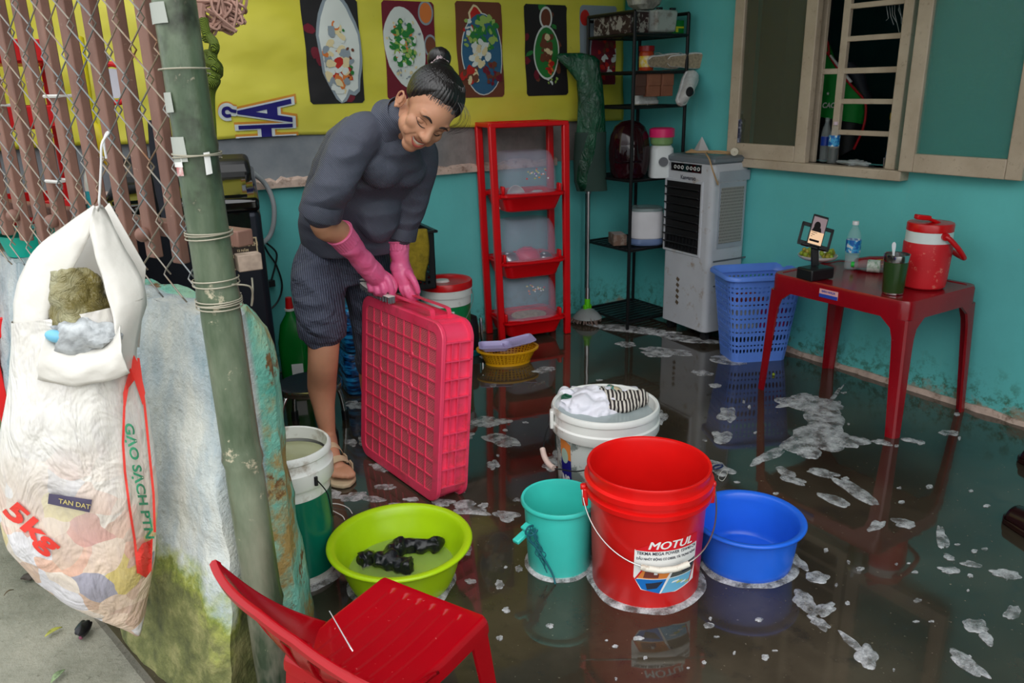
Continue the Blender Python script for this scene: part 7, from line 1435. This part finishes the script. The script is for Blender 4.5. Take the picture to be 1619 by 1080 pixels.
# surface finder for small face pieces
from mathutils.bvhtree import BVHTree
bv = BVHTree.FromPolygons([HM.inverted() @ (_wm(per) @ v.co) for v in head.data.vertices], [tuple(p.vertices) for p in head.data.polygons])
def fs(x, z, off=0.0005, y0=.2):
    h = bv.ray_cast(Vector((x, y0, z)), Vector((0, -1, 0)))
    return (h[0] + Vector((0, off, 0))) if h[0] else Vector((x, .08, z))
BROW = M('brow_hair', (44, 34, 32), .6); LIP = M('lips', (172, 82, 74), .4, sss=.1); TOOTH = M('teeth', (206, 196, 178), .3)
for s_, nm in ((-1, 'r'), (1, 'l')):
    b = MB(); b.tube([fs(s_ * x, z, .0008) for x, z in ((.014, .0235), (.020, .0270), (.028, .0295), (.038, .0290), (.046, .0245))], [.0016, .0032, .0034, .0026, .0010], 8); hpart(b, 'eyebrow', BROW)
    b = MB(); cpt = fs(s_ * .031, .002, -.007); b.ball(cpt, (.0155, .010, .0095), 20, 14); el = hpart(b, 'eyelid', SKIN)
    b = MB(); b.tube([fs(s_ * x, z, .0022 if .02 < x < .042 else .001) for x, z in ((.017, -.0025), (.022, -.0055), (.029, -.0075), (.037, -.0065), (.045, -.001), (.049, .002))], [.0006, .0012, .0014, .0014, .0012, .0005], 6); hpart(b, 'eyelashes', BROW)
    b = MB(); b.tube([fs(s_ * x, z, .0004) for x, z in ((.018, .008), (.025, .0115), (.033, .0125), (.042, .009))], .0006, 5); hpart(b, 'lid_crease', M('lid_shadow', (120, 76, 62), .6))
    # ear
    b = MB(); ec = Vector((s_ * .072, -.014, -.026)); b.ball(ec, (.008, .018, .028), 18, 14, rot=(.15, 0, s_ * .35)); b.tube(catmull([ec + Vector((s_ * .004, .012, .006)), ec + Vector((s_ * .010, .008, .026)), ec + Vector((s_ * .015, -.010, .030)), ec + Vector((s_ * .017, -.019, .014)), ec + Vector((s_ * .013, -.015, -.008)), ec + Vector((s_ * .006, -.002, -.026))], 6), .0042, 10); b.ball(ec + Vector((s_ * .005, .002, -.026)), (.005, .007, .008), 12, 8); b.ball(ec + Vector((s_ * .007, .012, -.002)), (.004, .004, .007), 12, 8)
    b.warp(lambda v: ec + (v - ec) * .80); o = baked(b, 'ear', SKIN, .0018, 3, .5, None); [setattr(v, 'co', inv @ (HM @ v.co)) for v in o.data.vertices]; o.parent = head
mp_ = [(-.024, -.0465), (-.016, -.0530), (-.008, -.0560), (0, -.0565), (.008, -.0560), (.016, -.0530), (.024, -.0465)]
b = MB(); up_ = catmull([fs(x, z + .004, -.0005) for x, z in mp_], 4); lo_ = catmull([fs(x, z - .0065 * (1 - (x / .028) ** 2), -.0015) for x, z in mp_], 4); b.rings([up_, lo_], closed=False, cap0=False, cap1=False); hpart(b, 'teeth', TOOTH, solid=.001)
b = MB(); b.tube(catmull([fs(x, z + .0045, .0002) for x, z in mp_], 4), [.0008 + .0011 * math.sin(PI * i / 24) for i in range(25)], 8); b.tube(catmull([fs(x, z - .0090 * (1 - (x / .029) ** 2), .0005) for x, z in mp_], 4), [.0008 + .0026 * math.sin(PI * i / 24) for i in range(25)], 8); hpart(b, 'lips', LIP)
b = MB(); [b.ball(fs(s_ * .0065, -.0305, -.001), (.0028, .002, .0018), 10, 8) for s_ in (-1, 1)]; hpart(b, 'nostrils', M('nostril_dark', (70, 36, 30), .8))
# hair: cap swept up to a bun
b = MB(); b.ball((0, -.022, .043), (.0785, .093, .083), 48, 36)
limb(b, [(0, -.070, .07), (.0, -.105, .080), (0, -.128, .078)], [.046, .026, .017], 18); b.ball((0, -.155, .080), (.032, .024, .032), 20, 14)
def hairlim(v):
    x, y, z = v; line = .079 - .018 * (abs(x) / .07) ** 2 + .004 * noise.noise(Vector((x * 60, 0, 0)))
    if y > .035: lim = line
    elif y > -.012: t_ = (.035 - y) / .047; lim = line + (-.008 - line) * (t_ ** .8)
    else: lim = -.008 - (-.012 - y) * .75
    return lim
def hairpost(p): 
    q = p.copy(); a = math.atan2(q.x, q.y + .055); n_ = (q - Vector((0, -.02, .035))).normalized(); q += n_ * (.0007 * math.sin(a * 60 + q.z * 12) + .0012 * noise.noise(Vector((a * 9, q.z * 8, 0)))) * (1 if q.z < .11 else .4)
    h_ = q.z - hairlim(q); k_ = max(0, min(1, h_ / .030)); k_ = k_ * k_ * (3 - 2 * k_); q -= n_ * .0065 * (1 - k_) if h_ > -.03 else Vector((0, 0, 0)); return q
hb_ = MB()
o = baked(b, 'hair', HAIR, .0026, 3, .5, None, hairpost)
# trim the hair cap along the hairline
me = o.data; bm = bmesh.new(); bm.from_mesh(me)
kill = []
for v in bm.verts:
    z = v.co.z; lim = hairlim(v.co)
    if z < lim: kill.append(v)
bmesh.ops.delete(bm, geom=kill, context='VERTS'); bm.to_mesh(me); bm.free()
for v in me.vertices: v.co = inv @ (HM @ v.co)
o.parent = head; q = o.modifiers.new('s', 'SOLIDIFY'); q.thickness = .004; q.offset = -1
hair = o
b = MB(); random.seed(5)
for k in range(150):           # fine strands over the hairline and temples
    s_ = random.choice((-1, 1)); x0_ = random.uniform(-.062, .062); z0_ = .078 - .020 * (abs(x0_) / .07) ** 2 + random.uniform(-.010, .006); p0 = fs(x0_, z0_, .0003); p1 = Vector((x0_ * .9, p0.y - .016, z0_ + .022)); p2 = Vector((x0_ * .75, p0.y - .045, z0_ + .050)); nrm = lambda p, r: Vector((0, -.022, .043)) + (p - Vector((0, -.022, .043))).normalized() * r
    b.tube([p0, nrm(p1, .0860), nrm(p2, .0880)], .0007, 4)
for k in range(14):            # loose flyaways at the forehead side
    p0 = Vector((.035 + random.uniform(-.02, .02), .035, .100)); b.tube(catmull([p0, p0 + Vector((.02, .03, -.005)), p0 + Vector((.025 + random.uniform(0, .01), .045, -.035)), p0 + Vector((.012, .05, -.06 - random.uniform(0, .02)))], 5), .0004, 4)
hpart(b, 'loose_strands', HAIR, hair)
GCL = M('grey_hair_clip', (176, 156, 160), .35); b = MB(); b.rings([rrect(.030, .030, .010, -.014), rrect(.035, .035, .012, -.008), rrect(.035, .035, .012, .010), rrect(.030, .030, .010, .015)], cap0=False, cap1=False)
for x_ in (-.012, .0, .012): b.box((x_, .0185, .0), (.007, .004, .028)); b.box((x_, -.0185, .0), (.007, .004, .028))
for y_ in (-.012, 0, .012): b.box((-.0185, y_, .0), (.004, .007, .028)); b.box((.0185, y_, .0), (.004, .007, .028))
b.xf(Matrix.Translation((0, -.124, .079)) @ Matrix.Rotation(math.radians(86), 4, 'X'))
hpart(b, 'hair_clip', GCL, hair, solid=.002)

# ---- shirt
b = MB()
def torso(b, sec, n=28):
    """sections: centre, half width vector, half depth vector"""
    R_ = []
    for c0, wv_, dv_ in sec: R_.append([c0 + wv_ * math.cos(2 * PI * k / n) + dv_ * math.sin(2 * PI * k / n) for k in range(n)])
    b.rings(R_)
def sec(px, py, dep, w, d, tilt=0): # half width across the view, half depth
    ax_ = (_r0 * math.cos(tilt) + Vector((0, 0, 1)) * math.sin(tilt)); return (pd(px, py, dep), ax_ * w, _fh * d)
torso(b, [sec(560, 398, 2.76, .165, .125, .02), sec(556, 376, 2.75, .178, .13, .02), sec(556, 345, 2.71, .182, .135, .0), sec(560, 310, 2.66, .170, .13, -.08), sec(576, 272, 2.60, .165, .125, -.26), sec(593, 240, 2.56, .160, .112, -.42), sec(607, 215, 2.51, .125, .085, -.50), sec(618, 200, 2.48, .070, .060, -.5)])
limb(b, [pd(602, 212, 2.50), pd(575, 212, 2.45), pd(550, 240, 2.41), pd(528, 290, 2.38), pd(510, 320, 2.385), pd(507, 330, 2.39)], [.055, .066, .066, .063, .062, .060], 24)
limb(b, [pd(612, 212, 2.55), pd(645, 222, 2.60), pd(663, 245, 2.62), pd(657, 290, 2.66), pd(645, 335, 2.69), pd(634, 366, 2.70)], [.05, .060, .060, .058, .054, .050], 24)
b.ball(pd(604, 262, 2.50), (.078, .056, .07), 24, 16); b.ball(pd(596, 322, 2.61), (.080, .060, .13), 24, 16); b.ball(pd(640, 268, 2.56), (.065, .06, .06), 24, 16)     # bust
limb(b, [J['upch'], J['neck'] + (J['head'] - J['neck']) * .28], [.062, .056], 24)
ZS_ = pd(545, 398, 2.78).z
def fold(p, f=1):
    q = p.copy(); nrm_ = 0
    n1 = noise.noise(Vector((q.x * 7 + 3, q.y * 7, q.z * 16))); n2 = noise.noise(Vector((q.x * 20, q.y * 20, q.z * 30)))
    d = (1 - abs(n1) * 2.2) * .007 + n2 * .003; return q - _fh * d * f + _r0 * d * .5 * f
shirt = baked(b, 'shirt', SHIRT, .0065, 4, .5, per, fold)
for c0, c1, r in ((pd(511, 322, 2.385), pd(506, 340, 2.392), .064), (pd(637, 358, 2.70), pd(633, 376, 2.70), .053)):
    b = MB(); ax2 = (c1 - c0).normalized(); x2 = ax2.orthogonal().normalized(); y2 = ax2.cross(x2); L2 = (c1 - c0).length
    b.rings([[c0 + ax2 * L2 * f + (x2 * math.cos(a) + y2 * math.sin(a)) * r * rr for a in [2 * PI * k / 44 for k in range(44)]] for f, rr in ((-.3, .96), (0, 1.0), (.9, 1.02), (1, 1.0), (.98, .95), (.3, .93))], cap0=False, cap1=False); b.build('sleeve_hem', SHIRT, per, world=True).parent = shirt
b = MB(); cA = J['neck'] + (J['head'] - J['neck']) * .02; dN = (J['head'] - J['upch']).normalized(); xN = dN.orthogonal().normalized(); yN = dN.cross(xN)
R_ = []
for r, o_ in ((.074, -.030), (.062, -.008), (.058, .012), (.056, .030), (.054, .034), (.051, .026), (.050, .0)):
    R_.append([cA + dN * (o_ + .012 * math.sin(a) * 0) + (xN * math.cos(a) + yN * math.sin(a)) * r for a in [2 * PI * k / 40 for k in range(40)]])
b.rings(R_, cap0=False, cap1=False); b.build('turtle_collar', SHIRT, per, world=True).parent = shirt
bpy.data.objects[shirt.name]; [setattr(o_, 'matrix_parent_inverse', Matrix.Identity(4)) for o_ in shirt.children]
# ---- trousers
b = MB()
torso(b, [sec(545, 350, 2.76, .130, .10, .05), sec(540, 385, 2.79, .155, .12, .1), sec(540, 420, 2.80, .165, .12, .1), sec(540, 445, 2.79, .145, .11, .1)])
limb(b, [pd(512, 400, 2.76), pd(504, 440, 2.72), pd(505, 480, 2.67), pd(508, 510, 2.655), pd(509, 522, 2.655)], [.090, .097, .088, .080, .076], 26)
limb(b, [pd(575, 400, 2.86), pd(582, 450, 2.86), pd(588, 500, 2.85), pd(592, 555, 2.85), pd(593, 572, 2.85)], [.090, .092, .082, .072, .068], 26)
def fold2(p):
    q = p.copy(); n1 = noise.noise(Vector((q.x * 5, q.y * 5, q.z * 13 + 5 * q.x))); n2 = noise.noise(Vector((q.x * 17, q.y * 17, q.z * 26))); d = (1 - abs(n1) * 2.4) * .013 + n2 * .004; return q - _fh * d + _r0 * d * .4
tr_o = baked(b, 'trousers', TROU, .007, 3, .5, per, fold2)
for (p0, p1, r) in ((pd(508, 497, 2.655), pd(510, 531, 2.66), .079), (pd(592, 560, 2.85), pd(594, 583, 2.86), .068)):
    b = MB(); ax2 = (p1 - p0).normalized(); x2 = ax2.orthogonal().normalized(); y2 = ax2.cross(x2); L2 = (p1 - p0).length; R_ = []
    for f, rr in ((0, .97), (.04, 1.06), (.2, 1.10), (.6, 1.08), (.95, 1.03), (1.0, .98), (.97, .90), (.5, .92)):
        R_.append([p0 + ax2 * L2 * f + (x2 * math.cos(a) + y2 * math.sin(a)) * r * rr * (1 + .035 * noise.noise(Vector((math.cos(a) * 3, math.sin(a) * 3, f * 4)))) for a in [2 * PI * k / 48 for k in range(48)]])
    b.rings(R_, cap0=False, cap1=False); o = b.build('rolled_cuff', TROU, per, world=True); o.parent = tr_o
# ---- sandals
for toe, heel, ank in ((toeR, heelR, J['rank']), (toeL, heelL, J['lank'])):
    f_ = (toe - heel).normalized(); f_.z = 0; f_.normalize(); sd_ = Vector((-f_.y, f_.x, 0)); h0 = Vector((heel.x, heel.y, 0)); st_ = MB(); out = []
    for i in range(25):
        s_ = i / 24; w = .034 + .012 * math.sin(s_ * PI) + .008 * max(0, min(1, (s_ - .4) / .35)) ; e = math.sin(min(1, s_ * 6 + .2) * PI / 2) * math.sin(min(1, (1 - s_) * 5 + .2) * PI / 2); out.append((-.035 + .285 * s_, w * e))
    def mk(z0_, z1_, g_): 
        P_ = [h0 + f_ * x + sd_ * (-w * g_) for x, w in out] + [h0 + f_ * x + sd_ * (w * g_) for x, w in reversed(out)]; n = len(P_); st_.add([p + Vector((0, 0, z0_)) for p in P_] + [p + Vector((0, 0, z1_)) for p in P_], [tuple(range(n - 1, -1, -1)), tuple(range(n, 2 * n))] + [(i, (i + 1) % n, n + (i + 1) % n, n + i) for i in range(n)])
    mk(0.001, .016, 1.0); so_ = st_.build('sandal', SAND, per, world=True, bevel=.005, bseg=3)
    for x, hh, wd in ((.085, .082, .024), (.150, .056, .024)):
        b = MB(); R_ = []
        for k in range(17):
            a = PI * k / 16; w_ = .048 if x < .1 else .052; c0 = h0 + f_ * (x - .012 * math.cos(a)) + sd_ * (w_ * math.cos(a)) + Vector((0, 0, .010 + hh * math.sin(a) ** .8)); R_.append([c0 - f_ * wd / 1.6 + Vector((0, 0, .006 if 2 < k < 14 else 0)), c0 + f_ * wd / 1.6, c0 + f_ * wd / 1.6 + Vector((0, 0, .004)), c0 - f_ * wd / 1.6 + Vector((0, 0, .010 if 2 < k < 14 else .004))])
        b.rings(R_); o = b.build('sandal_strap', SAND, per, world=True, bevel=.0012); o.parent = so_
        b = MB(); c0 = h0 + f_ * x + sd_ * .051 + Vector((0, 0, .034)); b.tube([c0 + f_ * dx + Vector((0, 0, dz)) for dx, dz in ((-.013, -.012), (.013, -.012), (.013, .012), (-.013, .012))], .003, 6, closed=True); b.beam(c0 + Vector((0, 0, -.012)), c0 + Vector((0, 0, .012)), .004, .004); o = b.build('buckle', SAND, per, world=True); o.parent = so_
# ---- gloves
def glove(name, wr0, wr1, palm, fingers, thumb, cuff_r, label):
    """wr0 cuff centre, wr1 wrist, palm: knuckle centre"""
    b = MB(); limb(b, [wr0, wr0.lerp(wr1, .35), wr0.lerp(wr1, .7), wr1, wr1.lerp(palm, .55), palm], [cuff_r, cuff_r * .93, cuff_r * .80, .036, .038, .034], 24, 8, None)
    for pts, r in fingers: limb(b, [palm.lerp(Vector(pts[0]), .55)] + [Vector(p) for p in pts], [r * 1.15] + [r] * (len(pts) - 1) + [r * .88], 12, 4)
    limb(b, [Vector(p) for p in thumb], [.016, .0125, .0112, .0100][:len(thumb)], 12, 4)
    fw_ = (wr1 - wr0).normalized()
    def cre(p):
        q = p.copy(); s_ = (q - wr0).dot(fw_); L_ = (wr1 - wr0).length; rad = (q - wr0) - fw_ * s_
        if s_ < 0.0: q -= fw_ * s_ * .94; rad = (q - wr0) - fw_ * (q - wr0).dot(fw_)
        if s_ < L_ * 1.05 and rad.length > .001:
            rn = rad.normalized(); 
            if s_ < L_ * .30:
                an = math.atan2(rn.dot(_r0), rn.dot(_U)); q += rn * .0014 * math.sin(an * 26)
            else: q += rn * .0045 * noise.noise(Vector((q.x * 22, q.y * 22, q.z * 34)))
        return q
    g_ = baked(b, name, PINK, .0030, 3, .5, per, cre); g_['label'] = label
    b = MB(); xg = fw_.orthogonal().normalized(); yg = fw_.cross(xg); b.tube([wr0 + (xg * math.cos(a) + yg * math.sin(a)) * (cuff_r + .0005) for a in [2 * PI * k / 36 for k in range(36)]], .0032, 8, closed=True); o = b.build('glove_cuff_rim', PINK, per, world=True); o.parent = g_
    return g_
A0 = pd(536, 368, 2.46); A1 = pd(578, 418, 2.57); AP = pd(598, 440, 2.62)
BH = pd(612, 457, 2.625)          # where the brush handle passes through the fist
glove('rubber_glove', A0, A1, AP, [
    ([pd(612, 440, 2.605), pd(618, 455, 2.60), pd(621, 468, 2.615)], .0125),
    ([pd(604, 448, 2.60), pd(607, 460, 2.595), pd(603, 466, 2.62)], .0122),
    ([pd(594, 450, 2.605), pd(597, 461, 2.60), pd(594, 464, 2.625)], .0118),
    ([pd(584, 448, 2.61), pd(587, 457, 2.605), pd(585, 459, 2.63)], .0108)],
    [pd(603, 432, 2.65), pd(617, 440, 2.665), pd(624, 452, 2.66), pd(622, 462, 2.65)], .044, 'pink rubber glove gripping the scrubbing brush')
B0_ = pd(629, 380, 2.70); B1_ = pd(634, 424, 2.70); BP_ = pd(640, 444, 2.69)
glove('rubber_glove', B0_, B1_, BP_, [
    ([pd(650, 452, 2.68), pd(657, 462, 2.68), pd(660, 470, 2.69)], .0122),
    ([pd(646, 455, 2.67), pd(652, 466, 2.67), pd(656, 474, 2.68)], .0122),
    ([pd(640, 456, 2.665), pd(645, 466, 2.665), pd(650, 473, 2.675)], .0116),
    ([pd(634, 454, 2.67), pd(638, 463, 2.67), pd(642, 469, 2.68)], .0105)],
    [pd(645, 432, 2.67), pd(652, 440, 2.655), pd(658, 452, 2.65), pd(661, 461, 2.655)], .038, 'pink rubber glove steadying the top of the crate')
# ---- the brush
bt = thing('scrub_brush', 'white handled scrubbing brush with grey bristles held on the crate edge', 'brush', pd(620, 466, 2.64))
b = MB(); e_ = catmull([pd(599, 437, 2.615), pd(602, 445, 2.60), kp(.045, KH + .060, -.030), kp(.095, KH + .040, -.024), kp(.155, KH + .032, -.016), kp(.225, KH + .030, -.010)], 5)
R_ = []
for i, p in enumerate(e_):
    t_ = (e_[min(i + 1, len(e_) - 1)] - e_[max(i - 1, 0)]).normalized(); sx_ = t_.cross(Vector((0, 0, 1))).normalized(); up_ = sx_.cross(t_); w = .007 + .006 * min(1, i / 10); R_.append([p + sx_ * w * math.cos(a) + up_ * .004 * math.sin(a) for a in [2 * PI * k / 12 for k in range(12)]])
b.rings(R_); b.build('brush_handle', plastic('white_brush', (224, 222, 216), .35), bt, world=True)
b = MB(); random.seed(3)
for i in range(12, len(e_)):
    for k in range(9):
        t_ = (e_[min(i + 1, len(e_) - 1)] - e_[i - 1]).normalized(); sx_ = t_.cross(Vector((0, 0, 1))).normalized(); p = e_[i] + sx_ * (k - 4) * .0026; b.cyl(p, p + Vector((0, 0, -.022)) + Vector((random.uniform(-.002, .002), random.uniform(-.002, .002), 0)), .0013, n=5)
b.build('bristles', M('grey_bristles', (104, 112, 116), .6), bt, world=True)
# ================================================================== SOAP SUDS ON THE FLOOR
m = Mat('soap_foam'); n1 = m.noise(160, 3, .6, m.geo()); v_ = m.n('ShaderNodeTexVoronoi'); v_.inputs['Scale'].default_value = 240; m.L(m.geo(), v_.inputs['Vector'])
m.col(m.ramp(n1, [(.3, (186, 188, 192)), (.6, (236, 236, 238))])); m.set(Roughness=.45, Alpha=m.ramp(m.noise(24, 5, .6, m.geo()), [(.36, (.10, .10, .10, 1)), (.64, (.7, .7, .7, 1))]))
m.bump(v_.outputs['Distance'], .5, .003); FOAM = m.m
def foam_patch(b, px, py, wx, wy, rot, seed, h=.006):
    """wx, wy: half sizes in photo pixels of the puddle of suds, laid on the floor"""
    n = 40; c = onZ(px, py); ring = []
    for k in range(n):
        a = 2 * PI * k / n; s_ = 1 + .55 * noise.noise(Vector((math.cos(a) * 1.3 + seed, math.sin(a) * 1.3, seed * .7))) + .14 * noise.noise(Vector((math.cos(a) * 3 + seed, math.sin(a) * 3, 4)))
        x, y = wx * math.cos(a) * s_, wy * math.sin(a) * s_; r = math.radians(rot); q = onZ(px + x * math.cos(r) - y * math.sin(r), py + x * math.sin(r) + y * math.cos(r)); ring.append(q)
    R = []
    for s_, z in ((1, .0005), (.97, .0022), (.88, h * .6), (.6, h * .9), (.3, h), (.02, h)):
        R.append([Vector((c.x + (q.x - c.x) * s_, c.y + (q.y - c.y) * s_, z * (1 + .4 * noise.noise(Vector((q.x * s_ * 40, q.y * 40, seed)))))) for q in ring])
    b.rings(R, cap0=False)
b = MB()
for i, a in enumerate([(1290, 640, 58, 12, 8), (1300, 668, 34, 18, 20), (1290, 695, 40, 22, 0), (1335, 694, 34, 12, 10), (1278, 716, 18, 9, 10), (1262, 632, 34, 8, -12), (1150, 655, 15, 12, 30), (1140, 691, 18, 9, 5), (1213, 722, 28, 7, -20), (1196, 730, 16, 5, -30),
    (1300, 748, 26, 5, 10), (1350, 775, 44, 8, 30), (1318, 790, 26, 6, 20), (1240, 748, 18, 8, 20), (1255, 760, 22, 5, 15), (1385, 832, 14, 7, -20), (1430, 828, 20, 7, 10), (1490, 850, 8, 20, -10), (1500, 882, 10, 4, 20), (1535, 892, 16, 4, 10), (1500, 902, 16, 5, 5), (1590, 908, 26, 6, 10), (1250, 880, 10, 10, 0), (1262, 890, 16, 7, 40), (1290, 912, 20, 8, 10), (1270, 950, 20, 14, 30), (1300, 965, 22, 10, -20), (1295, 985, 20, 7, 30),
    (1370, 1040, 20, 18, 40), (1350, 1020, 24, 6, 40), (1545, 990, 22, 11, 20), (1560, 1010, 8, 16, -40), (1530, 1050, 40, 10, 35), (1600, 968, 14, 10, -20), (775, 668, 26, 8, 0), (790, 695, 30, 9, 15), (730, 690, 26, 6, -5), (780, 735, 10, 7, 0), (880, 725, 14, 12, 0), (870, 735, 12, 10, 10), (1045, 660, 10, 10, 0), (1135, 740, 24, 10, 20), (800, 815, 20, 8, 10), (745, 808, 30, 7, 5), (735, 797, 16, 5, 0), (765, 800, 8, 4, 0), (860, 585, 18, 4, -5), (780, 565, 20, 4, 0),
    (1010, 522, 70, 5, 5), (1075, 535, 60, 5, 8), (1050, 555, 44, 5, 5), (1150, 570, 40, 7, 10), (1110, 590, 20, 4, 5), (1040, 560, 26, 4, 4), (1130, 610, 10, 3, 0), (990, 545, 16, 4, 3), (720, 775, 14, 5, 10), (610, 770, 18, 5, 0), (600, 740, 16, 5, 20), (560, 785, 28, 7, -5), (520, 780, 20, 7, 0), (590, 790, 16, 4, 0), (630, 800, 14, 4, 5), (700, 795, 16, 6, 0), (650, 790, 10, 3, 0), (500, 800, 14, 9, 0), (555, 700, 10, 5, 0), (490, 620, 26, 10, 0), (560, 640, 14, 6, 0), (575, 700, 10, 8, 30),
    (735, 850, 8, 10, 0), (740, 870, 6, 8, 0), (745, 920, 8, 4, 0), (790, 925, 7, 7, 0), (1395, 700, 14, 4, 10), (1500, 685, 16, 4, 5), (1440, 697, 12, 3, 15), (1320, 625, 20, 3, -50), (1455, 700, 8, 3, 10), (1590, 660, 8, 3, 0), (800, 965, 6, 4, 0), (790, 1010, 5, 4, 0), (1120, 990, 8, 5, 0), (1200, 980, 6, 3, 0), (820, 900, 6, 5, 0), (1010, 1010, 8, 3, 0), (870, 990, 6, 4, 0), (1210, 1040, 6, 4, 0), (1450, 950, 6, 3, 0), (1360, 900, 6, 3, 0), (1470, 770, 6, 3, 0), (1560, 800, 5, 2, 0)]):
    foam_patch(b, *a, seed=i * 1.7, h=.007 if a[2] * a[3] > 300 else .004)
random.seed(4)
for k in range(80):
    px = random.uniform(760, 1619); py = random.uniform(600, 1075); foam_patch(b, px, py, random.uniform(1.5, 5), random.uniform(1, 3), 0, k * 3.3, .002)
for c_, r, w in ((B0, .142, .020), (B1, .088, .014), (B2, .118, .022), (B3, .128, .02), (B4, .145, .014), (B5, .100, .026)):
    R = []
    for k in range(72):
        a = 2 * PI * k / 72; ww = w * (1 + .6 * noise.noise(Vector((math.cos(a) * 2, math.sin(a) * 2, c_.x * 9)))); ca, sa = math.cos(a), math.sin(a)
        R.append([Vector((c_.x + ca * q, c_.y + sa * q, z)) for q, z in ((r - .004, .0), (r - .002, .007), (r + ww * .4, .007), (r + ww * .8, .004), (r + ww, .0004))])
    R.append(R[0]); b.rings(R, closed=False, cap0=False, cap1=False)
o = b.build('soap_suds', FOAM, ang=70); tag(o, 'white soap suds scattered over the wet patio floor', 'soap suds', kind='stuff')
